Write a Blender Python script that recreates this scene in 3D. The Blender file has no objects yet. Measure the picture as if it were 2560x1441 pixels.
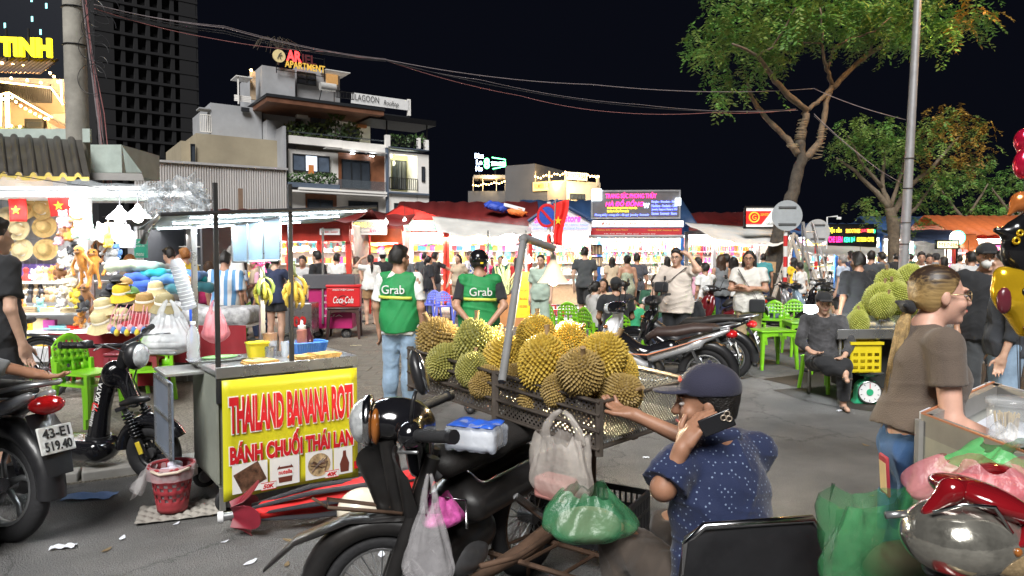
import bpy,bmesh,math,random
import numpy as np
from math import sin,cos,pi,radians as R,sqrt,atan2
from mathutils import Vector as V,Matrix as MX,Euler,noise
sc=bpy.context.scene;COL=sc.collection
random.seed(11);np.random.seed(11)
# ---------------------------------------------------------------- camera, sky, sun, exposure
F=1750.0;CH=1.55;TILT=math.atan(72.5/F)
cam_d=bpy.data.cameras.new('camera');cam_d.lens=36*F/2560;cam_d.sensor_width=36;cam_d.clip_start=.05;cam_d.clip_end=900
cam=bpy.data.objects.new('camera',cam_d);COL.objects.link(cam)
cam.location=(0,0,CH);cam.rotation_euler=(pi/2-TILT,0,0);sc.camera=cam
world=bpy.data.worlds.new('World');sc.world=world;world.use_nodes=True
_n=world.node_tree.nodes;_l=world.node_tree.links
SUN_EL,SUN_ROT=R(52),R(200)
_bg=_n['Background'];_bg.inputs[0].default_value=(.32,.38,.72,1);_bg.inputs[1].default_value=.0022
sun_d=bpy.data.lights.new('sun','SUN');sun_d.energy=1.35;sun_d.angle=R(28);sun_d.color=(1,.985,.96)
sun=bpy.data.objects.new('sun',sun_d);COL.objects.link(sun)
sun.rotation_euler=(R(43),0,R(-12))
sc.view_settings.view_transform='Standard';sc.view_settings.look='None';sc.view_settings.exposure=2;sc.view_settings.gamma=1
sc.render.engine='CYCLES';sc.cycles.use_denoising=True;sc.cycles.max_bounces=6;sc.cycles.transparent_max_bounces=16
sc.cycles.sample_clamp_indirect=4;sc.cycles.caustics_reflective=False;sc.cycles.caustics_refractive=False
_c,_s=cos(TILT),sin(TILT)
def P(px,py,d):
 """world point seen at pixel (px,py) of the 2560-wide photo, d metres ahead"""
 x=(px-1280)/F;v=(720.5-py)/F;k=d/(_c+v*_s)
 return V((x*k,d,CH+(-_s+v*_c)*k))
def G(px,py,z=0):
 x=(px-1280)/F;v=(720.5-py)/F;k=(z-CH)/(-_s+v*_c)
 return V((x*k,(_c+v*_s)*k,z))
def X(px,d):return P(px,648,d).x
def Z(py,d):return P(1280,py,d).z
def S(px,d):return px*d/F
# ---------------------------------------------------------------- materials
_M={}
def mat(name,col=(.5,.5,.5),rough=.6,metal=0,var=.12,scale=6,bump=0,bscale=60,emit=0,ecol=None,alpha=1,trans=0,spec=.5,coat=0,sheen=0,dirt=0,thin=None,sss=0):
 if name in _M:return _M[name]
 m=bpy.data.materials.new(name);m.use_nodes=True;_M[name]=m
 t=m.node_tree;n=t.nodes;l=t.links;b=n['Principled BSDF']
 b.inputs['Roughness'].default_value=rough;b.inputs['Metallic'].default_value=metal
 b.inputs['Specular IOR Level'].default_value=spec;b.inputs['Coat Weight'].default_value=coat
 b.inputs['Alpha'].default_value=alpha;b.inputs['Transmission Weight'].default_value=trans;b.inputs['Sheen Weight'].default_value=sheen
 if sss:b.inputs['Subsurface Weight'].default_value=sss;b.inputs['Subsurface Radius'].default_value=(.02,.008,.004)
 c=(*col,1)
 if var or bump or dirt:
  tc=n.new('ShaderNodeTexCoord')
 if var:
  nz=n.new('ShaderNodeTexNoise');nz.inputs['Scale'].default_value=scale;nz.inputs['Detail'].default_value=6;nz.inputs['Roughness'].default_value=.65
  l.new(tc.outputs['Object'],nz.inputs['Vector'])
  r=n.new('ShaderNodeValToRGB');e=r.color_ramp.elements
  e[0].position=.3;e[1].position=.7
  e[0].color=(*[max(0,x*(1-var))for x in col],1);e[1].color=(*[min(1,x*(1+var))for x in col],1)
  l.new(nz.outputs[0],r.inputs[0]);src=r.outputs[0]
  if dirt:
   n2=n.new('ShaderNodeTexNoise');n2 .inputs['Scale'].default_value=scale*.4;n2 .inputs['Detail'].default_value=8
   l.new(tc.outputs['Object'],n2 .inputs['Vector'])
   r2=n.new('ShaderNodeValToRGB');r2 .color_ramp.elements[0].position=.5;r2 .color_ramp.elements[1].position=.72
   l.new(n2 .outputs[0],r2 .inputs[0])
   mx=n.new('ShaderNodeMix');mx.data_type='RGBA'
   mu=n.new('ShaderNodeMath');mu.operation='MULTIPLY';mu.inputs[1].default_value=dirt
   l.new(r2 .outputs[0],mu.inputs[0]);l.new(mu.outputs[0],mx.inputs[0]);l.new(src,mx.inputs[6]);mx.inputs[7].default_value=(.06,.05,.04,1);src=mx.outputs[2]
  l.new(src,b.inputs['Base Color'])
  if rough>.12:
   mr=n.new('ShaderNodeMapRange');mr.inputs[3].default_value=max(.03,rough-.1);mr.inputs[4].default_value=min(1,rough+.1)
   l.new(nz.outputs[0],mr.inputs[0]);l.new(mr.outputs[0],b.inputs['Roughness'])
 else:b.inputs['Base Color'].default_value=c
 if bump:
  bz=n.new('ShaderNodeTexNoise');bz.inputs['Scale'].default_value=bscale;bz.inputs['Detail'].default_value=5
  l.new(tc.outputs['Object'],bz.inputs['Vector'])
  bp=n.new('ShaderNodeBump');bp.inputs['Strength'].default_value=bump;bp.inputs['Distance'].default_value=.01
  l.new(bz.outputs[0],bp.inputs['Height']);l.new(bp.outputs[0],b.inputs['Normal'])
 if emit:
  b.inputs['Emission Color'].default_value=(*(ecol or col),1);b.inputs['Emission Strength'].default_value=emit
 return m
def nodes(m):
 return m.node_tree.nodes,m.node_tree.links,m.node_tree.nodes['Principled BSDF']
 # ---------------------------------------------------------------- objects
def mk(name,vs,fs,mats,parent=None,smooth=0,mi=None):
 me=bpy.data.meshes.new(name)
 vs=np.asarray(vs,dtype=np.float32)
 if isinstance(fs,np.ndarray):
  nf,w=fs.shape
  me.vertices.add(len(vs));me.vertices.foreach_set('co',vs.ravel())
  me.loops.add(nf*w);me.loops.foreach_set('vertex_index',fs.ravel().astype(np.int32))
  me.polygons.add(nf);me.polygons.foreach_set('loop_start',np.arange(0,nf*w,w,dtype=np.int32))
  me.update(calc_edges=True)
 else:
  me.from_pydata(vs.tolist(),[],fs);me.update()
 for m in(mats if isinstance(mats,(list,tuple))else[mats]):me.materials.append(m)
 if mi is not None:me.polygons.foreach_set('material_index',np.asarray(mi,dtype=np.int32))
 if smooth:
  me.shade_smooth()
  if smooth!=1:me.set_sharp_from_angle(angle=R(smooth))
 o=bpy.data.objects.new(name,me);COL.objects.link(o)
 if parent is not None:o.parent=parent
 return o
def tag(o,label=None,cat=None,group=None,kind=None):
 if label:o['label']=label
 if cat:o['category']=cat
 if group:o['group']=group
 if kind:o['kind']=kind
 return o
def thing(name,label,cat,loc=(0,0,0),rz=0,group=None,rot=None,s=1):
 o=bpy.data.objects.new(name,None);COL.objects.link(o);o.empty_display_size=.1
 o.location=loc;o.rotation_euler=rot if rot is not None else(0,0,rz);o.scale=(s,s,s)if not isinstance(s,(tuple,list))else s
 return tag(o,label,cat,group)
_KIDS={}
def kids(o):return[c for c in o.children]
def dup(o,loc=None,rz=None,label=None,group=None,s=None,parent=None,rot=None):
 c=o.copy();COL.objects.link(c)
 if parent is not None:c.parent=parent
 if loc is not None:c.location=loc
 if rz is not None:c.rotation_euler=(0,0,rz)
 if rot is not None:c.rotation_euler=rot
 if s is not None:c.scale=(s,s,s)if not isinstance(s,(tuple,list))else s
 if label:c['label']=label
 if group:c['group']=group
 for k in kids(o):dup(k,parent=c)
 return c
class Proto:
 """a thing built once; the first call moves it, later calls copy it"""
 def __init__(s,root):s.r=root;s.used=False;s.k=None
 def __call__(s,loc,rz=0,label=None,group=None,sc_=None,rot=None,recol=None):
  if not s.used:o=s.r;s.used=True;s.tree=None
  else:o=dup(s.r)
  o.location=loc;o.rotation_euler=rot if rot is not None else(0,0,rz)
  if sc_ is not None:o.scale=(sc_,)*3 if not isinstance(sc_,(tuple,list))else sc_
  if label:o['label']=label
  if group:o['group']=group
  return o
def recolor(o,old,new):
 """swap a material on this object and its parts only (object-level slots)"""
 for q in[o]+[x for c in o.children for x in[c]+list(c.children)]:
  if q.type!='MESH':continue
  for i,sl in enumerate(q.material_slots):
   if sl.material==old:sl.link='OBJECT';sl.material=new
def basis(d,up=(0,0,1)):
 d=V(d).normalized();u=V(up)
 if abs(d.dot(u))>.98:u=V((0,1,0))
 x=d.cross(u).normalized();y=x.cross(d).normalized()
 return x,y,d
class MB:
 def __init__(s,M=None):s.v=[];s.f=[];s.mi=[];s.cur=0;s.M=M
 def add(s,vs,fs):
  o=len(s.v)
  if s.M is not None:vs=[s.M@V(v)for v in vs]
  s.v+=[tuple(v)for v in vs];s.f+=[tuple(i+o for i in f)for f in fs];s.mi+=[s.cur]*len(fs);return s
 def box(s,c,sz,rot=None,M=None):
  x,y,z=[a/2 for a in sz];c=V(c)
  vs=[V((a*x,b*y,e*z))for a in(-1,1)for b in(-1,1)for e in(-1,1)]
  if rot:q=Euler(rot).to_matrix();vs=[q@v for v in vs]
  if M:vs=[M@v for v in vs]
  return s.add([v+c for v in vs],[(0,1,3,2),(4,6,7,5),(0,4,5,1),(2,3,7,6),(0,2,6,4),(1,5,7,3)])
 def bx(s,x0,x1,y0,y1,z0,z1):return s.box(((x0+x1)/2,(y0+y1)/2,(z0+z1)/2),(x1-x0,y1-y0,z1-z0))
 def loft(s,pts,rads,n=10,up=(0,0,1),cap=True,ex=2.0,closed=False):
  pts=[V(p)for p in pts];N=len(pts);vs=[];fs=[];px=None
  if not isinstance(rads,(list,tuple)):rads=[rads]*N
  for i,p in enumerate(pts):
   if closed:d=pts[(i+1)%N]-pts[i-1]
   else:d=pts[min(i+1,N-1)]-pts[max(i-1,0)]
   if d.length<1e-9:d=V((0,0,1))
   x,y,d=basis(d,up)
   if px is not None and isinstance(up,str)is False:
    x2=px-d*px.dot(d)
    if x2 .length>.05 and x2 .dot(x)<.5:x=x2 .normalized();y=x.cross(d)*-1;y=d.cross(x)*-1
   px=x
   r=rads[i];rx,ry=r if isinstance(r,(tuple,list))else(r,r)
   for j in range(n):
    a=2*pi*j/n;ca,sa=cos(a),sin(a)
    if ex!=2:ca=math.copysign(abs(ca)**(2/ex),ca);sa=math.copysign(abs(sa)**(2/ex),sa)
    vs.append(p+x*(rx*ca)+y*(ry*sa))
  for i in range(N if closed else N-1):
   for j in range(n):
    a=i*n+j;b=i*n+(j+1)%n;i2=(i+1)%N
    fs.append((a,b,i2*n+(j+1)%n,i2*n+j))
  if cap and not closed:fs+=[tuple(range(n-1,-1,-1)),tuple(range((N-1)*n,N*n))]
  return s.add(vs,fs)
 def tube(s,pts,r,n=6,closed=False):return s.loft(pts,r,n,closed=closed)
 def cyl(s,a,b,ra,rb=None,n=12):return s.loft([a,b],[ra,ra if rb is None else rb],n)
 def lathe(s,prof,n=16,c=(0,0,0),axis=(0,0,1),arc=2*pi,off=0,wob=None):
  x,y,d=basis(axis);c=V(c);vs=[];fs=[];full=abs(arc-2*pi)<1e-6;m=n if full else n+1
  for r,z in prof:
   for j in range(m):
    a=off+arc*j/n;rr=r*(wob(a,z)if wob else 1);vs.append(c+x*(rr*cos(a))+y*(rr*sin(a))+d*z)
  for i in range(len(prof)-1):
   for j in range(n):
    k=(j+1)%m;fs.append((i*m+j,i*m+k,(i+1)*m+k,(i+1)*m+j))
  return s.add(vs,fs)
 def torus(s,c,R_,r,axis=(0,1,0),n=24,k=8,a0=0,a1=2*pi,sq=1):
  x,y,d=basis(axis);c=V(c);full=abs(a1-a0-2*pi)<1e-6;N=n if full else n+1;vs=[];fs=[]
  for i in range(N):
   a=a0+(a1-a0)*i/n;u=x*cos(a)+y*sin(a)
   for j in range(k):
    b=2*pi*j/k;vs.append(c+u*(R_+r*cos(b))+d*(r*sq*sin(b)))
  for i in range(n):
   for j in range(k):
    i2=(i+1)%N;j2=(j+1)%k;fs.append((i*k+j,i2*k+j,i2*k+j2,i*k+j2))
  return s.add(vs,fs)
 def ell(s,c,r,n=12,m=8,rot=None):
  c=V(c);r=r if isinstance(r,(tuple,list))else(r,r,r);q=Euler(rot).to_matrix()if rot else None
  vs=[V((0,0,r[2]))];fs=[]
  for i in range(1,m):
   t=pi*i/m
   for j in range(n):a=2*pi*j/n;vs.append(V((r[0]*sin(t)*cos(a),r[1]*sin(t)*sin(a),r[2]*cos(t))))
  vs.append(V((0,0,-r[2])))
  for j in range(n):fs.append((0,1+j,1+(j+1)%n))
  for i in range(m-2):
   for j in range(n):a=1+i*n;fs.append((a+j,a+n+j,a+n+(j+1)%n,a+(j+1)%n))
  e=len(vs)-1;a=1+(m-2)*n
  for j in range(n):fs.append((a+j,e,a+(j+1)%n))
  if q:vs=[q@v for v in vs]
  return s.add([v+c for v in vs],fs)
 def prism(s,out,t,M=None,c0=None):
  """2-D outline (x,z) extruded along y by t about y=0"""
  n=len(out);vs=[(x,-t/2,z)for x,z in out]+[(x,t/2,z)for x,z in out]
  fs=[tuple(range(n)),tuple(range(2*n-1,n-1,-1))]+[(i,i+n,(i+1)%n+n,(i+1)%n)for i in range(n)]
  if M:vs=[M@V(v)for v in vs]
  return s.add(vs,fs)
 def quad(s,a,b,c,d):return s.add([a,b,c,d],[(0,1,2,3)])
 def grid(s,f,nu,nv,th=0):
  vs=[V(f(i/nu,j/nv))for i in range(nu+1)for j in range(nv+1)];w=nv+1
  fs=[(i*w+j,(i+1)*w+j,(i+1)*w+j+1,i*w+j+1)for i in range(nu)for j in range(nv)]
  if th:
   nv_=[V((0,0,0))for _ in vs]
   for q in fs:
    nn=(vs[q[1]]-vs[q[0]]).cross(vs[q[3]]-vs[q[0]])
    for i in q:nv_[i]+=nn
   k=len(vs);vs=vs+[v+(nn.normalized()*th if nn.length else V((0,0,th)))for v,nn in zip(vs,nv_)]
   top=[tuple(i+k for i in q[::-1])for q in fs];ed=[]
   bord=[(i*w,(i+1)*w)for i in range(nu)]+[((i+1)*w+nv,i*w+nv)for i in range(nu)]+[(j+1,j)for j in range(nv)]+[(nu*w+j,nu*w+j+1)for j in range(nv)]
   fs=fs+top+[(b,a,a+k,b+k)for a,b in bord]
  return s.add(vs,fs)
 def build(s,name,m,parent=None,smooth=0,bev=0,loc=None,seg=2,rot=None):
  o=mk(name,s.v,s.f,m,parent,smooth,s.mi if isinstance(m,(list,tuple))else None)
  if loc is not None:o.location=loc
  if rot is not None:o.rotation_euler=rot
  if bev:
   b=o.modifiers.new('b','BEVEL');b.width=bev;b.segments=seg;b.limit_method='ANGLE';b.angle_limit=R(40)
   if not smooth:o.data.shade_smooth();o.data.set_sharp_from_angle(angle=R(35))
  return o
def text(name,s,m,parent,loc,rot,w=None,h=None,size=.1,ext=.001,bold=0,shear=0,align='CENTER',space=1,italic=None):
 c=bpy.data.curves.new(name,'FONT');c.body=s;c.size=1;c.extrude=0;c.offset=bold;c.shear=shear;c.align_x=align;c.resolution_u=3;c.space_character=space
 c.fill_mode='FRONT' if ext<=0 else 'BOTH';c.extrude=ext/(size if not h else h)
 t=bpy.data.objects.new('tmp',c);COL.objects.link(t)
 dg=bpy.context.evaluated_depsgraph_get();dg.update();me=bpy.data.meshes.new_from_object(t.evaluated_get(dg));bpy.data.objects.remove(t);bpy.data.curves.remove(c)
 n=len(me.vertices)
 a=np.empty(n*3,np.float32);me.vertices.foreach_get('co',a);a=a.reshape(-1,3)
 if n:
  mn,mxx=a.min(0),a.max(0);ww=mxx[0]-mn[0];hh=mxx[1]-mn[1]
  sy=h/hh if h else size;sx=w/ww if w else sy
  if align=='CENTER':a[:,0]-=(mn[0]+mxx[0])/2
  a[:,1]-=(mn[1]+mxx[1])/2
  a*=np.array([sx,sy,1],np.float32);a[:,2]=np.where(a[:,2]>0,ext,np.where(a[:,2]<0,-ext,0))
  me.vertices.foreach_set('co',a.ravel())
 me.materials.clear();me.materials.append(m);me.update()
 o=bpy.data.objects.new(name,me);COL.objects.link(o);o.parent=parent;o.location=loc;o.rotation_euler=rot
 return o
def light(name,kind,loc,energy,col=(1,1,1),parent=None,size=.1,spot=None,rot=None,sy=None):
 d=bpy.data.lights.new(name,kind);d.energy=energy;d.color=col
 if kind=='AREA':
  d.size=size
  if sy:d.shape='RECTANGLE';d.size_y=sy
 else:d.shadow_soft_size=size
 if kind=='SPOT':d.spot_size=spot or R(120);d.spot_blend=.6
 o=bpy.data.objects.new(name,d);COL.objects.link(o);o.location=loc
 if rot:o.rotation_euler=rot
 if parent is not None:o.parent=parent
 return o
 # ---------------------------------------------------------------- implicit surfaces (bodies, clothes, bags)
def sdf(prims,vox,k=.02,disp=None,maxd=1.0):
 lo=np.full(3,1e9);hi=-lo
 for p in prims:
  t=p[0]
  if t=='cap':
   r=max(p[3],p[4]);q=np.array([p[1],p[2]]);lo=np.minimum(lo,q.min(0)-r);hi=np.maximum(hi,q.max(0)+r)
  elif t in('ell','box'):
   r=max(p[2])+(.02 if t=='box' else 0);c=np.array(p[1]);lo=np.minimum(lo,c-r);hi=np.maximum(hi,c+r)
 lo-=vox*2.5+(.02 if disp else 0);hi+=vox*2.5+(.02 if disp else 0)
 n=np.ceil((hi-lo)/vox).astype(int)+1
 ax=[(lo[i]+vox*np.arange(n[i])).astype(np.float32)for i in range(3)]
 D=np.full(n,maxd,np.float32)
 for p in prims:
  t=p[0]
  if t=='pl':
   c,nr=p[1],p[2]
   D=np.maximum(D,((ax[0]-c[0])*nr[0])[:,None,None]+((ax[1]-c[1])*nr[1])[None,:,None]+((ax[2]-c[2])*nr[2])[None,None,:]);continue
  opt=p[-1]if isinstance(p[-1],dict)else{}
  kk=opt.get('k',k)
  if t=='cap':
   r=max(p[3],p[4])+opt.get('ext',0);q=np.array([p[1],p[2]],dtype=float);a,b=q.min(0)-r,q.max(0)+r
  else:
   r=max(p[2])+(.02 if t=='box' else 0);c=np.array(p[1],dtype=float);a,b=c-r,c+r
  m=kk+3*vox
  i0=np.maximum(((a-m-lo)/vox).astype(int),0);i1=np.minimum(((b+m-lo)/vox).astype(int)+2,n)
  if(i1<=i0).any():continue
  sl=tuple(slice(i0[i],i1[i])for i in range(3))
  gx,gy,gz=ax[0][sl[0]][:,None,None],ax[1][sl[1]][None,:,None],ax[2][sl[2]][None,None,:]
  if t=='cap':
   A=np.array(p[1],dtype=np.float32);B=np.array(p[2],dtype=np.float32);ra,rb=p[3],p[4];s=opt.get('s',(1,1,1))
   x,y,z=(gx-A[0])/s[0],(gy-A[1])/s[1],(gz-A[2])/s[2];v=(B-A)/np.array(s);L2=max(float(v@v),1e-9)
   tt=(x*v[0]+y*v[1]+z*v[2])/L2;tc=np.clip(tt,0,1)
   d=np.sqrt((x-v[0]*tc)**2+(y-v[1]*tc)**2+(z-v[2]*tc)**2)-(ra+(rb-ra)*tc)
   if opt.get('flat'):d=np.maximum(d,(tt-1)*sqrt(L2))
   d=d*min(s)
  else:
   c=p[1];x,y,z=gx-c[0],gy-c[1],gz-c[2]
   Rm=opt.get('R')
   if Rm is not None:
    x,y,z=Rm[0][0]*x+Rm[1][0]*y+Rm[2][0]*z,Rm[0][1]*x+Rm[1][1]*y+Rm[2][1]*z,Rm[0][2]*x+Rm[1][2]*y+Rm[2][2]*z
   rr=p[2]
   if t=='ell':
    k0=np.sqrt((x/rr[0])**2+(y/rr[1])**2+(z/rr[2])**2);k1=np.sqrt((x/rr[0]**2)**2+(y/rr[1]**2)**2+(z/rr[2]**2)**2)+1e-6
    d=k0*(k0-1)/k1
   else:
    rd=opt.get('r',.01);qx,qy,qz=np.abs(x)-rr[0]+rd,np.abs(y)-rr[1]+rd,np.abs(z)-rr[2]+rd
    d=np.sqrt(np.maximum(qx,0)**2+np.maximum(qy,0)**2+np.maximum(qz,0)**2)+np.minimum(np.maximum(qx,np.maximum(qy,qz)),0)-rd
  cur=D[sl]
  if opt.get('sub'):
   D[sl]=np.maximum(cur,-d)
  elif kk>0:
   h=np.maximum(kk-np.abs(cur-d),0)/kk;D[sl]=np.minimum(cur,d)-h*h*kk*.25
  else:D[sl]=np.minimum(cur,d)
 if disp is not None:D=D+disp(ax[0][:,None,None],ax[1][None,:,None],ax[2][None,None,:])
 D[0]=D[-1]=maxd;D[:,0]=D[:,-1]=maxd;D[:,:,0]=D[:,:,-1]=maxd
 ins=D<0
 cnt=sum(ins[a:n[0]-1+a,b:n[1]-1+b,c:n[2]-1+c].astype(np.int8)for a in(0,1)for b in(0,1)for c in(0,1))
 act=(cnt>0)&(cnt<8);idx=np.argwhere(act)
 if len(idx)==0:return np.zeros((0,3)),np.zeros((0,4),int)
 cid=np.full(act.shape,-1,np.int32);cid[act]=np.arange(len(idx))
 cs=[(a,b,c)for a in(0,1)for b in(0,1)for c in(0,1)]
 val={o:D[idx[:,0]+o[0],idx[:,1]+o[1],idx[:,2]+o[2]]for o in cs}
 acc=np.zeros((len(idx),3));num=np.zeros(len(idx))
 for o in cs:
  for e in range(3):
   if o[e]:continue
   o2=list(o);o2[e]=1;o2=tuple(o2);a,b=val[o],val[o2];cr=(a<0)!=(b<0)
   tt=np.where(cr,a/np.where(cr,a-b,1),0)
   pt=np.repeat(np.array([o],float),len(idx),0);pt[:,e]+=tt
   acc+=pt*cr[:,None];num+=cr
 vs=lo+vox*(idx+acc/num[:,None]);fs=[]
 for e in range(3):
  o=[slice(1,-1)]*3;o2=[slice(1,-1)]*3
  a=ins;sh=[slice(None)]*3;sh2=[slice(None)]*3;sh[e]=slice(0,-1);sh2[e]=slice(1,None)
  ch=np.argwhere(a[tuple(sh)]!=a[tuple(sh2)])
  f1,f2=(e+1)%3,(e+2)%3
  ch=ch[(ch[:,f1]>0)&(ch[:,f2]>0)]
  if not len(ch):continue
  inn=ins[ch[:,0],ch[:,1],ch[:,2]]
  def cc(d1,d2):
   q=ch.copy();q[:,f1]-=d1;q[:,f2]-=d2;q=np.minimum(q,np.array(cid.shape)-1);return cid[q[:,0],q[:,1],q[:,2]]
  q=np.stack([cc(1,1),cc(0,1),cc(0,0),cc(1,0)],1)
  q[~inn]=q[~inn][:,::-1];fs.append(q)
 fs=np.concatenate(fs);fs=fs[(fs>=0).all(1)]
 return vs,fs
def wr(amp,fr=9,seed=0,st=(1,1,.35)):
 """cloth folds: a few crossed waves"""
 rg=np.random.RandomState(seed);ks=[(rg.normal(size=3)*np.array(st)*fr,rg.uniform(0,6.3))for _ in range(6)]
 def f(x,y,z):
  a=0
  for kv,ph in ks:a=a+np.sin(x*kv[0]+y*kv[1]+z*kv[2]+ph)
  k0,p0=ks[0];k1,p1=ks[1];k2,p2=ks[2]
  w1=1.4*np.sin(x*k1[1]*.5+y*k1[2]*.6+z*k1[0]*.7+p1);b=np.abs(np.sin(x*k0[2]*.8+z*k0[0]*.9+y*k0[1]*.5+w1+p0));c=np.abs(np.sin(z*k2[1]*.8-x*k2[0]*.7+y*k2[2]*.6-w1+p2))
  return(a*amp/3.4+(np.minimum(b,.5)+np.minimum(c,.5)-.7)*amp*1.1).astype(np.float32)
 return f
def blob(name,prims,m,parent=None,vox=.01,k=.02,disp=None):
 vs,fs=sdf(prims,vox,k,disp);return mk(name,vs,fs,m,parent,1)
 # ---------------------------------------------------------------- people
SKIN={k:mat('skin '+k,c,.5,0,.1,14,.06,90,sss=.08)for k,c in{'tan':(.42,.23,.15),'pale':(.58,.36,.26),'fair':(.62,.36,.27),'dark':(.33,.165,.1)}.items()}
HAIRM={k:mat('hair '+k,c,.45,0,.5,40,.5,160)for k,c in{'black':(.012,.01,.009),'brown':(.05,.026,.015),'ginger':(.35,.14,.04),'grey':(.24,.23,.22),'blond':(.36,.24,.1)}.items()}
WHITE_EYE=mat('eye white',(.38,.35,.33),.3,var=0);IRIS=mat('iris',(.015,.01,.008),.55,var=0);LIP=mat('lip',(.42,.13,.11),.45,var=.1)
def cloth(name,col,rough=.85,var=.1,bump=.25):return mat('cloth '+name,col,rough,0,var,5,bump,220,sheen=.15)
BLACKC=cloth('black',(.014,.015,.018));WHITEC=cloth('white',(.72,.72,.7));NAVYC=cloth('navy',(.02,.03,.075));JEANS=cloth('light denim',(.24,.34,.46),var=.3);DENIM=cloth('blue denim',(.045,.13,.33),var=.25)
KHAKI=cloth('khaki',(.34,.25,.15));SHOE=mat('shoe rubber',(.03,.03,.032),.5);SANDAL=mat('sandal',(.05,.035,.025),.6)
J0=dict(hL=(-.085,0,.90),hR=(.085,0,.90),kL=(-.1,.015,.49),kR=(.1,.015,.49),aL=(-.1,-.02,.085),aR=(.1,-.02,.085),pe=(0,0,.96),wa=(0,0,1.1),ch=(0,.0,1.27),nb=(0,-.015,1.44),sL=(-.185,-.01,1.395),sR=(.185,-.01,1.395),hd=(0,.02,1.585),eL=(-.235,-.03,1.11),eR=(.235,-.03,1.11),wL=(-.235,.04,.87),wR=(.235,.04,.87),fL=(-.225,.08,.71),fR=(.225,.08,.71))
UP=('wa','ch','nb','sL','sR','hd','eL','eR','wL','wR','fL','fR')
POSES={'stand':{},'walk':dict(kL=(-.09,.14,.5),aL=(-.09,.2,.1),kR=(.09,-.02,.49),aR=(.09,-.26,.13),eL=(-.23,-.12,1.12),wL=(-.22,-.06,.88),eR=(.23,.06,1.12),wR=(.2,.2,.92),fL=(-.21,0,.73),fR=(.19,.3,.79)),'shift':dict(hL=(-.085,0,.9),kL=(-.13,.06,.49),aL=(-.16,.05,.085)),'behind':dict(eL=(-.25,-.12,1.14),eR=(.25,-.12,1.14),wL=(-.1,-.2,.96),wR=(.06,-.21,.93),fL=(.04,-.215,.92),fR=(-.03,-.22,.84)),'headR':dict(eR=(.34,.12,1.42),wR=(.2,.08,1.62),fR=(.06,.02,1.69)),'headL':dict(eL=(-.34,.12,1.42),wL=(-.2,.08,1.62),fL=(-.06,.02,1.69)),'phone':dict(eR=(.24,.05,1.12),wR=(.12,.25,1.25),fR=(.06,.3,1.38),eL=(-.24,.03,1.12),wL=(-.1,.24,1.16),fL=(0,.3,1.2)),'crossed':dict(eL=(-.25,.06,1.14),wL=(.02,.2,1.17),fL=(.15,.17,1.2),eR=(.25,.06,1.14),wR=(-.02,.21,1.13),fR=(-.16,.17,1.17)),'reachR':dict(eR=(.36,.2,1.25),wR=(.42,.42,1.3),fR=(.45,.58,1.34)),'counter':dict(eR=(.25,.05,1.12),wR=(.2,.28,1.02),fR=(.16,.42,.98),eL=(-.25,.05,1.12),wL=(-.2,.28,1.02),fL=(-.16,.42,.98)),'hips':dict(eL=(-.36,-.06,1.16),wL=(-.2,.02,1.0),fL=(-.14,.08,.96)),'face':dict(eL=(-.22,.16,1.22),wL=(-.1,.16,1.46),fL=(-.05,.13,1.6)),}
SIT=dict(hL=(-.09,.0,.46),hR=(.09,.0,.46),kL=(-.13,.42,.49),kR=(.13,.42,.49),aL=(-.13,.38,.09),aR=(.13,.38,.09),pe=(0,-.02,.5))
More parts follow.
